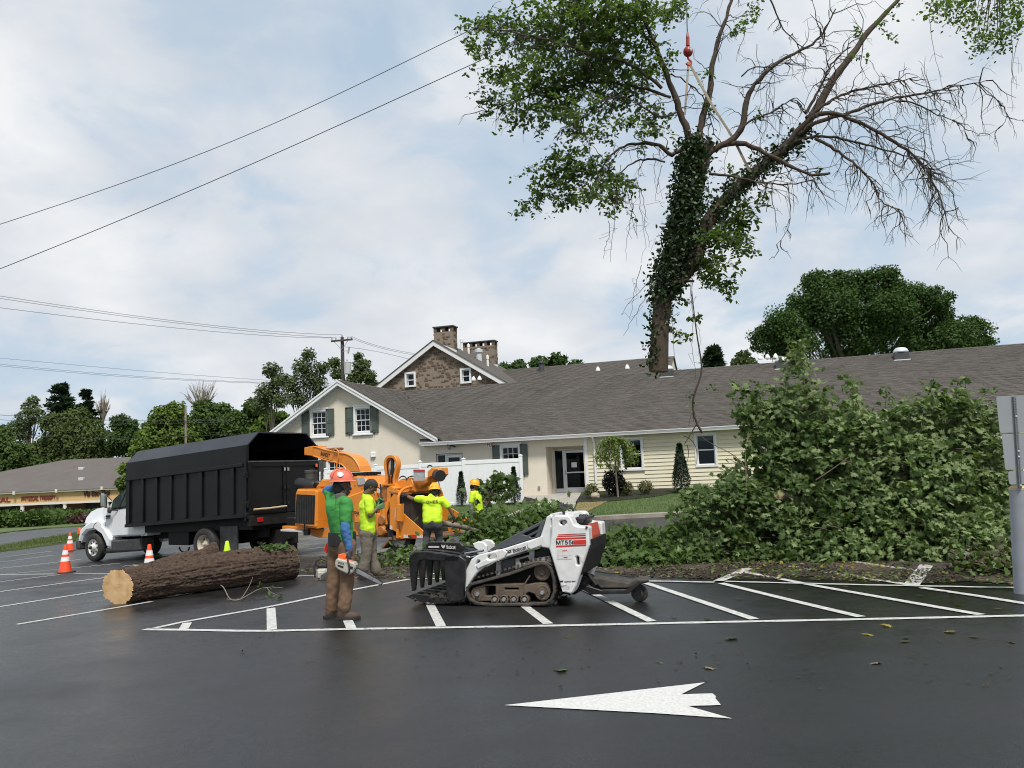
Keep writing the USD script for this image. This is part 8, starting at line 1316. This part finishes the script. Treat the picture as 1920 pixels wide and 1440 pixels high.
# ---------------- the tree section hanging from the crane ----------------
look('tree_bark', (0.052, 0.036, 0.024), .9, var=.45, scale=14, bump=.6, bscale=30, dirt=(0.075, 0.058, 0.036), dscale=5, damt=.5); look('twig_bark', (0.05, 0.042, 0.034), .9, var=.3, scale=10); leaflook('elm_leaves', (0.145, 0.205, 0.075), trans=.5, island=.4); leaflook('ivy_leaves', (0.034, 0.070, 0.018), trans=.15, island=.45)
z7 = lambda x, y: (x/1.811+860, y/1.811); YT = 20.5
def a7(x, y, dy=0.0): return at(*z7(x, y), YT+dy)
ht = thing('hanging_tree', 'sawn-off ivy-covered tree section hanging in the air above the roof', 'tree', a7(680, 1255))
r = np.random.default_rng(201); BR = []
def limb(pts, r0, r1, dy0=0.0, dy1=0.0, n=26, nm='limb', twigs=0, tl=1.0, droop=.5, sides=8):
    q = spline([a7(x, y, dy0+(dy1-dy0)*i/(len(pts)-1)) for i, (x, y) in enumerate(pts)], n); q[1:-1] += r.normal(0, .012, (n-2, 3)); obj(nm, tube(q, np.linspace(r0, r1, n)*(1+.08*r.normal(0, 1, n)), sides), 'tree_bark' if r0 > .03 else 'twig_bark', ht, True); BR.append(q); ms = []
    for k in range(int(twigs*1.7)):
        i = int(n*r.uniform(.25, .98)); p = q[min(i, n-1)]; t_ = q[min(i+1, n-1)]-q[max(i-1, 0)]; t_ = t_/(np.linalg.norm(t_)+1e-9); dr = unit(t_*.6+r.normal(0, .55, 3)*[1, .8, 1]+[0, 0, -.15*droop]); L = tl*r.uniform(.35, 1.1); s = [p]
        for m in range(5): dr = unit(dr+r.normal(0, .38, 3)+[0, 0, -.20*droop]); s.append(s[-1]+dr*L/5)
        s = np.array([s[0], *s[1:]]); s = np.vstack([s, s[-1]+dr*L*.1, s[-1]+dr*L*.16]); ms.append(tube(s, np.linspace(.015, .004, 8), 4))
        for m in range(3): p2_ = s[r.integers(2, 8)]; d2 = unit(dr+r.normal(0, .6, 3)+[0, 0, -.3*droop]); ms.append(tube([p2_, p2_+d2*L*.2+r.normal(0, .02, 3), p2_+d2*L*.42+[0, 0, -.06*droop]], [.006, .005, .003], 3))
    if ms: obj('twigs', cat(ms), 'twig_bark', ht, True, kind='stuff')
    return q
tk = spline([a7(678, 1262), a7(683, 1150), a7(690, 1050), a7(700, 980), a7(725, 900), a7(750, 800), a7(775, 680), a7(795, 560), a7(800, 490)], 40); rr_ = np.r_[np.linspace(.235, .215, 12), np.linspace(.215, .15, 28)]
tv, tff = tube(tk, rr_, 28, cap=False); nrm = tv-np.repeat(tk, 28, 0); tv = tv+unit_rows(nrm)*(.05*(meshkit.fbm(tv*[5, 5, 1.2], 4, 3)-.5))[:, None]; obj('trunk', (tv, tff), 'tree_bark', ht, True)
obj('cut_face', (np.vstack([tv[:28], tk[0]]), np.array([(i, 28, (i+1) % 28) for i in range(28)])), 'sapwood', ht)
D_ = limb([(712, 965), (770, 930), (810, 850), (850, 750), (920, 660), (1000, 590), (1080, 522), (1150, 470), (1200, 400), (1260, 290), (1330, 190), (1390, 110), (1500, -10), (1560, -90)], .20, .035, .0, .6, 44, twigs=10, tl=1.2, sides=14)
limb([(795, 500), (770, 430), (735, 330), (705, 250), (660, 140), (620, 50), (590, -40)], .095, .035, 0, -.5, 30, twigs=6, sides=10); limb([(815, 500), (825, 420), (850, 320), (862, 220), (885, 130), (915, 40), (940, -50)], .095, .035, 0, .4, 30, twigs=10, sides=10)
limb([(805, 620), (830, 555), (855, 480)], .17, .13, 0, -.1, 12, sides=12)
limb([(840, 530), (890, 495), (940, 465), (970, 390), (990, 310), (1040, 250), (1120, 190), (1200, 150), (1250, 90), (1280, 30)], .095, .015, -.1, -.6, 34, twigs=16, tl=1.0); limb([(870, 515), (950, 485), (1040, 520), (1120, 560), (1190, 590), (1262, 588)], .07, .03, -.1, -.8, 24, twigs=8, tl=.8)
limb([(1060, 540), (1130, 470), (1190, 405), (1240, 385), (1310, 395), (1400, 435), (1480, 480), (1540, 525), (1590, 580), (1630, 660), (1665, 790)], .075, .008, 0, -.9, 36, twigs=34, tl=1.1, droop=1.0); limb([(1150, 460), (1230, 410), (1320, 385), (1420, 350), (1500, 330), (1600, 312), (1700, 290), (1815, 272)], .06, .008, .1, .9, 32, twigs=22, tl=1.1, droop=.7)
limb([(1090, 510), (1200, 465), (1300, 470), (1400, 495), (1490, 520), (1560, 545), (1600, 640)], .045, .008, -.1, .6, 28, twigs=22, tl=1.0, droop=1.0); limb([(1210, 470), (1290, 515), (1370, 580), (1420, 650), (1440, 690), (1470, 700), (1505, 735)], .045, .008, -.2, -.9, 28, twigs=18, tl=.8, droop=1.1)
limb([(850, 590), (930, 600), (1010, 615), (1120, 625), (1220, 600)], .035, .01, -.2, -.5, 20, twigs=12, tl=.9, droop=1.0); limb([(1030, 600), (1048, 660), (1045, 720)], .018, .008, -.3, -.3, 10, nm='twig'); limb([(1115, 620), (1128, 700), (1120, 770), (1080, 830)], .014, .005, -.4, -.5, 12, nm='twig', twigs=3, tl=.4)
limb([(1180, 400), (1250, 350), (1330, 310), (1430, 290), (1500, 275), (1560, 262)], .045, .01, .2, .9, 24, twigs=18, tl=.9, droop=.5); limb([(1490, 345), (1570, 360), (1640, 395), (1700, 420), (1725, 470)], .024, .006, .5, .9, 18, twigs=9, tl=.6, droop=1.1); limb([(1770, 285), (1820, 330), (1860, 395), (1840, 430), (1755, 458)], .012, .005, .9, 1.1, 18, nm='twig', twigs=5, tl=.5, droop=1)
limb([(950, 450), (1010, 400), (1080, 370), (1130, 340), (1170, 380)], .03, .01, -.4, -.6, 18, twigs=10, tl=.7); limb([(1175, 385), (1220, 310), (1270, 215), (1330, 160)], .04, .012, -.3, -.6, 20, twigs=10, tl=.8); limb([(1050, -20), (1080, 50), (1130, 130), (1190, 165), (1240, 145)], .022, .008, -.5, -.2, 18, twigs=8, tl=.6); limb([(960, 260), (1000, 230), (1070, 225), (1130, 190)], .02, .008, -.6, -.8, 14, twigs=6, tl=.6)
limb([(790, 570), (745, 515), (715, 525), (690, 500), (640, 485), (590, 488), (545, 505), (505, 545), (470, 585)], .065, .012, 0, -.7, 28, twigs=12, tl=.7); limb([(700, 550), (640, 540), (590, 555), (545, 600), (540, 660)], .03, .008, -.2, -.6, 18, twigs=8, tl=.6); limb([(700, 970), (760, 955), (800, 955)], .05, .03, -.2, -.3, 8)
limb([(690, 300), (600, 230), (500, 190), (380, 160), (240, 120), (60, 100)], .045, .008, -.3, -1.2, 26, twigs=26, tl=.8); limb([(720, 330), (620, 300), (500, 280), (360, 290), (220, 330), (100, 380)], .04, .008, -.2, .8, 26, twigs=26, tl=.8); limb([(670, 160), (560, 80), (430, 30), (330, -20)], .04, .01, -.4, -.8, 20, twigs=16, tl=.8); limb([(740, 380), (650, 380), (560, 330), (450, 380), (380, 420)], .03, .008, -.3, -.9, 22, twigs=16, tl=.7); limb([(720, 250), (790, 290), (830, 330), (850, 380), (880, 470)], .02, .01, -.2, .2, 16, twigs=6, tl=.5)
# leaf masses
def mass(blobs, per, size, seed, lk, shape='oval', dep=.9, tilt=1.1, droop=.6, nm='foliage'):
    r_ = np.random.default_rng(seed); P = []
    tw_s = []
    for b in blobs:                # leaves sit along short twigs
        x, y, R_ = b[:3]; dy = b[3] if len(b) > 3 else r_.uniform(-dep, dep); n = int(per*(R_/60)**2); c = a7(x, y, dy); Rm = R_/1.811*YT/F; k = max(2, n//15)
        for j in range(k):
            o_ = c+r_.normal(0, .56, 3)*Rm*[1, 1.2, .8]; dr = unit(r_.normal(0, .8, 3)*[1, 1, .45]+[-.35, 0, -.12]); L = r_.uniform(.28, .62)*min(1, Rm/.3); u = np.linspace(0, 1, 15); s_ = o_+np.outer(u*L, dr)-np.outer(u**2, [0, 0, .18*L]); P.append(s_+r_.normal(0, .035, s_.shape)); tw_s.append(tube(s_[::5], .004, 3, cap=False))
    obj('leafy_twigs', cat(tw_s), 'twig_bark', ht, kind='stuff')
    P = np.vstack(P); obj(nm, leafset(P, size, seed+1, shape, None, tilt, droop), lk, ht, kind='stuff')
mass([(100,110,55),(60,150,35),(200,85,75),(330,50,95),(450,40,100),(560,70,90),(620,30,60),(160,250,55),(250,265,75),(350,235,95),(450,250,95),(540,200,90),(620,260,60),(120,350,38),(100,385,20),(220,385,50),(330,360,75),(430,390,75),(450,455,38),(560,320,60),(660,390,50),(640,455,32),(700,190,40),(710,40,50),(745,20,35),(300,140,80),(430,140,80),(560,420,30),(190,430,22),(500,110,70),(40,90,20)], 430, .12, 211, 'elm_leaves')
mass([(330,590,62),(400,565,62),(480,560,52),(280,655,45),(380,650,58),(470,640,58),(540,620,45),(225,695,24),(205,705,12),(545,680,32),(350,540,30),(530,720,20),(575,610,20)], 430, .12, 213, 'elm_leaves'); mass([(930,735,62),(900,810,62),(870,890,55),(960,790,42),(890,955,35),(1000,695,34),(920,985,18),(850,960,30),(985,850,22),(760,1130,24),(780,1075,18),(740,1010,24)], 430, .135, 215, 'elm_leaves', dep=.4)
mass([(1420,105,35),(1380,185,26),(1480,55,28),(1350,100,18),(960,80,30),(990,40,30),(1030,20,26),(940,110,16),(840,240,24),(860,350,20),(1230,580,16),(960,590,24),(920,560,14),(1010,380,18)], 200, .105, 217, 'elm_leaves', dep=.4)
ivy = [(tk[i], .29 if i > 12 else .20) for i in range(9, 40)]; P = np.vstack([p+np.random.default_rng(220+i).normal(0, 1, (380 if R_ > .25 else 110, 3))*[R_*.66, R_*.66, .14] for i, (p, R_) in enumerate(ivy)]); P = np.vstack([P]+[tk[i]+np.random.default_rng(300+i).normal(0, 1, (26, 3))*[.09, .12, .12]+[-.17, -.1, 0] for i in range(1, 10)]+[D_[i]+np.random.default_rng(260+i).normal(0, 1, (120, 3))*[.2, .2, .12] for i in range(3, 22)]); obj('ivy', leafset(P, .115, 230, 'oval', unit_rows(np.random.default_rng(231).normal(0, .6, (len(P), 3))+[0, -.6, .3]), .8, .5), 'ivy_leaves', ht, kind='stuff')
# hanging vines and bare runners
r = np.random.default_rng(241); ms = []
for x, y, L, dx in [(555,600,200,50),(575,640,170,40),(600,600,240,30),(620,640,200,10),(545,560,330,-30),(510,750,130,0),(640,960,110,-90),(620,900,180,-60),(640,1000,140,-80),(700,930,330,30),(790,960,330,30),(800,960,180,40),(830,560,130,20),(910,490,110,0),(1055,300,170,-30),(1065,200,240,10),(1045,340,200,-20),(690,560,120,-20),(660,520,110,0),(1590,400,290,60),(1585,330,240,20),(1570,230,220,40),(1600,40,260,30),(1640,480,190,40),(1880,110,270,20),(1900,130,150,-10),(1560,420,180,10),(1500,300,180,-10),(1220,600,110,-10),(1430,650,130,10),(1500,730,100,-15),(980,90,120,-20),(1010,150,200,10),(760,470,130,-15),(740,600,140,-10),(590,690,160,-10)]:
    k = 12; u = np.linspace(0, 1, k); X = x+dx*u+np.cumsum(r.normal(0, 3.2, k)); Y_ = y+L*u; dy = r.uniform(-.5, .5); s = np.array([a7(a, b, dy) for a, b in zip(X, Y_)]); ms.append(tube(s, np.linspace(.008, .004, k), 4))
    for m in range(3): p = s[r.integers(2, k)]; ms.append(tube([p, p+r.normal(0, .1, 3)-[0, 0, .08], p+r.normal(0, .16, 3)-[0, 0, .16]], .004, 3))
obj('vines', cat(ms), 'twig_bark', ht, True, kind='stuff')
hv = lambda pts, ra, rb: tube(spline([at(x, y, YT-.3) for x, y in pts], 18), np.linspace(ra, rb, 18), 6)
obj('dangling_vine', cat(hv([(1297,545),(1303,600),(1312,660),(1315,700),(1303,735),(1299,760),(1305,790),(1317,812)], .012, .03), hv([(1306,795),(1296,812),(1283,833)], .018, .008), hv([(1281,817),(1295,824),(1303,835),(1307,855),(1306,870)], .012, .006), hv([(1288,834),(1291,850),(1287,868)], .012, .006), hv([(1300,790),(1298,775),(1291,800)], .008, .005), hv([(1309,792),(1316,783)], .008, .005)), 'tree_bark', ht, True)
P = np.vstack([at(x, y, YT-.3)+np.random.default_rng(250+i).normal(0, .05, (9, 3)) for i, (x, y) in enumerate(((1331,729),(1297,758),(1290,742),(1334,722)))]); obj('vine_leaves', leafset(P, .09, 251, 'oval', None, 1.2), 'fresh_leaves', ht, kind='stuff')
# branch tip of another tree entering at the top right, still attached out of frame
bt_ = thing('branch_tip', 'drooping leafy branch tip entering at the top right corner', 'tree branch', a7(1760, -60)); ms = []; r = np.random.default_rng(271); P = []
for x, y in ((1660,35),(1700,60),(1730,85),(1760,110),(1790,130),(1775,165),(1830,130),(1850,90),(1880,60),(1820,50),(1760,40),(1700,20),(1640,15),(1900,90),(1910,40),(1860,20),(1740,0),(1840,155),(1620,30)):
    c = a7(x, y, r.uniform(-.5, .5)); ms.append(tube(spline([a7(1840, -160), (a7(1840, -160)+c)/2+[0, 0, .2], c], 7), np.linspace(.03, .006, 7), 5)); P.append(c+r.normal(0, 1, (75, 3))*[.17, .2, .13])
obj('twigs', cat(ms), 'twig_bark', bt_, True); obj('foliage', leafset(np.vstack(P), .11, 272, 'oval', None, 1.1, .6), 'elm_leaves', bt_)
# crane ball, hook and sling
look('ball_red', (0.27, 0.028, 0.025), .4, var=.1, scale=8); look('sling_tan', (0.35, 0.30, 0.22), .8, var=.15, scale=20); look('cable_steel', (0.10, 0.10, 0.10), .5, metal=.6)
YB = YT-.15; kb_ = at(1290, 97, YB); bl_ = thing('crane_ball', 'red crane headache ball with hook hanging above the tree section', 'crane hook', kb_); obj('ball', sphere(kb_, .125, 3, (1, 1, 1.08)), 'ball_red', bl_, True); obj('cable', tube([at(1286, -130, YB), at(1288, 40, YB), at(1289, 62, YB)], .014, 6), 'cable_steel', bl_, True); obj('swivel', cat(tube([at(1289, 60, YB), at(1289.5, 70, YB), at(1289.7, 86, YB)], [.02, .045, .05], 10), rbx(kb_[0]-.03, kb_[0]+.03, YB-.03, YB+.03, kb_[2]+.12, kb_[2]+.2, .01)), 'ball_red', bl_); hk = [at(x, y, YB) for x, y in ((1291, 105), (1292, 112), (1296, 116), (1295, 121), (1290, 122), (1287, 118))]; obj('hook', tube(spline(hk, 14), .026, 8), 'red_paint', bl_, True); obj('ball_mark', sphere(kb_+[.05, -.07, .0], .062, 2, (.55, .9, 1.1)), 'decal_white', bl_, True)
def flat(pts, w): q = spline([at(*p) for p in pts], 12); return cat(*[tube(q+[dx, 0, 0], .012, 4) for dx in np.linspace(-w/2, w/2, 4)])
sl_ = thing('lifting_sling', 'pale webbing sling running from the crane hook down to the tree limbs', 'sling', at(1291, 118, YB)); obj('sling_leg', flat([(1291, 116, YB), (1288, 160, YB), (1284, 215, YB-.0)], .03), 'sling_tan', sl_, True); obj('sling_leg', flat([(1291, 116, YB), (1312, 155, YB-.05), (1340, 205, YB-.1), (1375, 260, YB-.05), (1395, 300, YB), (1407, 322, YB+.05)], .05), 'sling_tan', sl_, True)
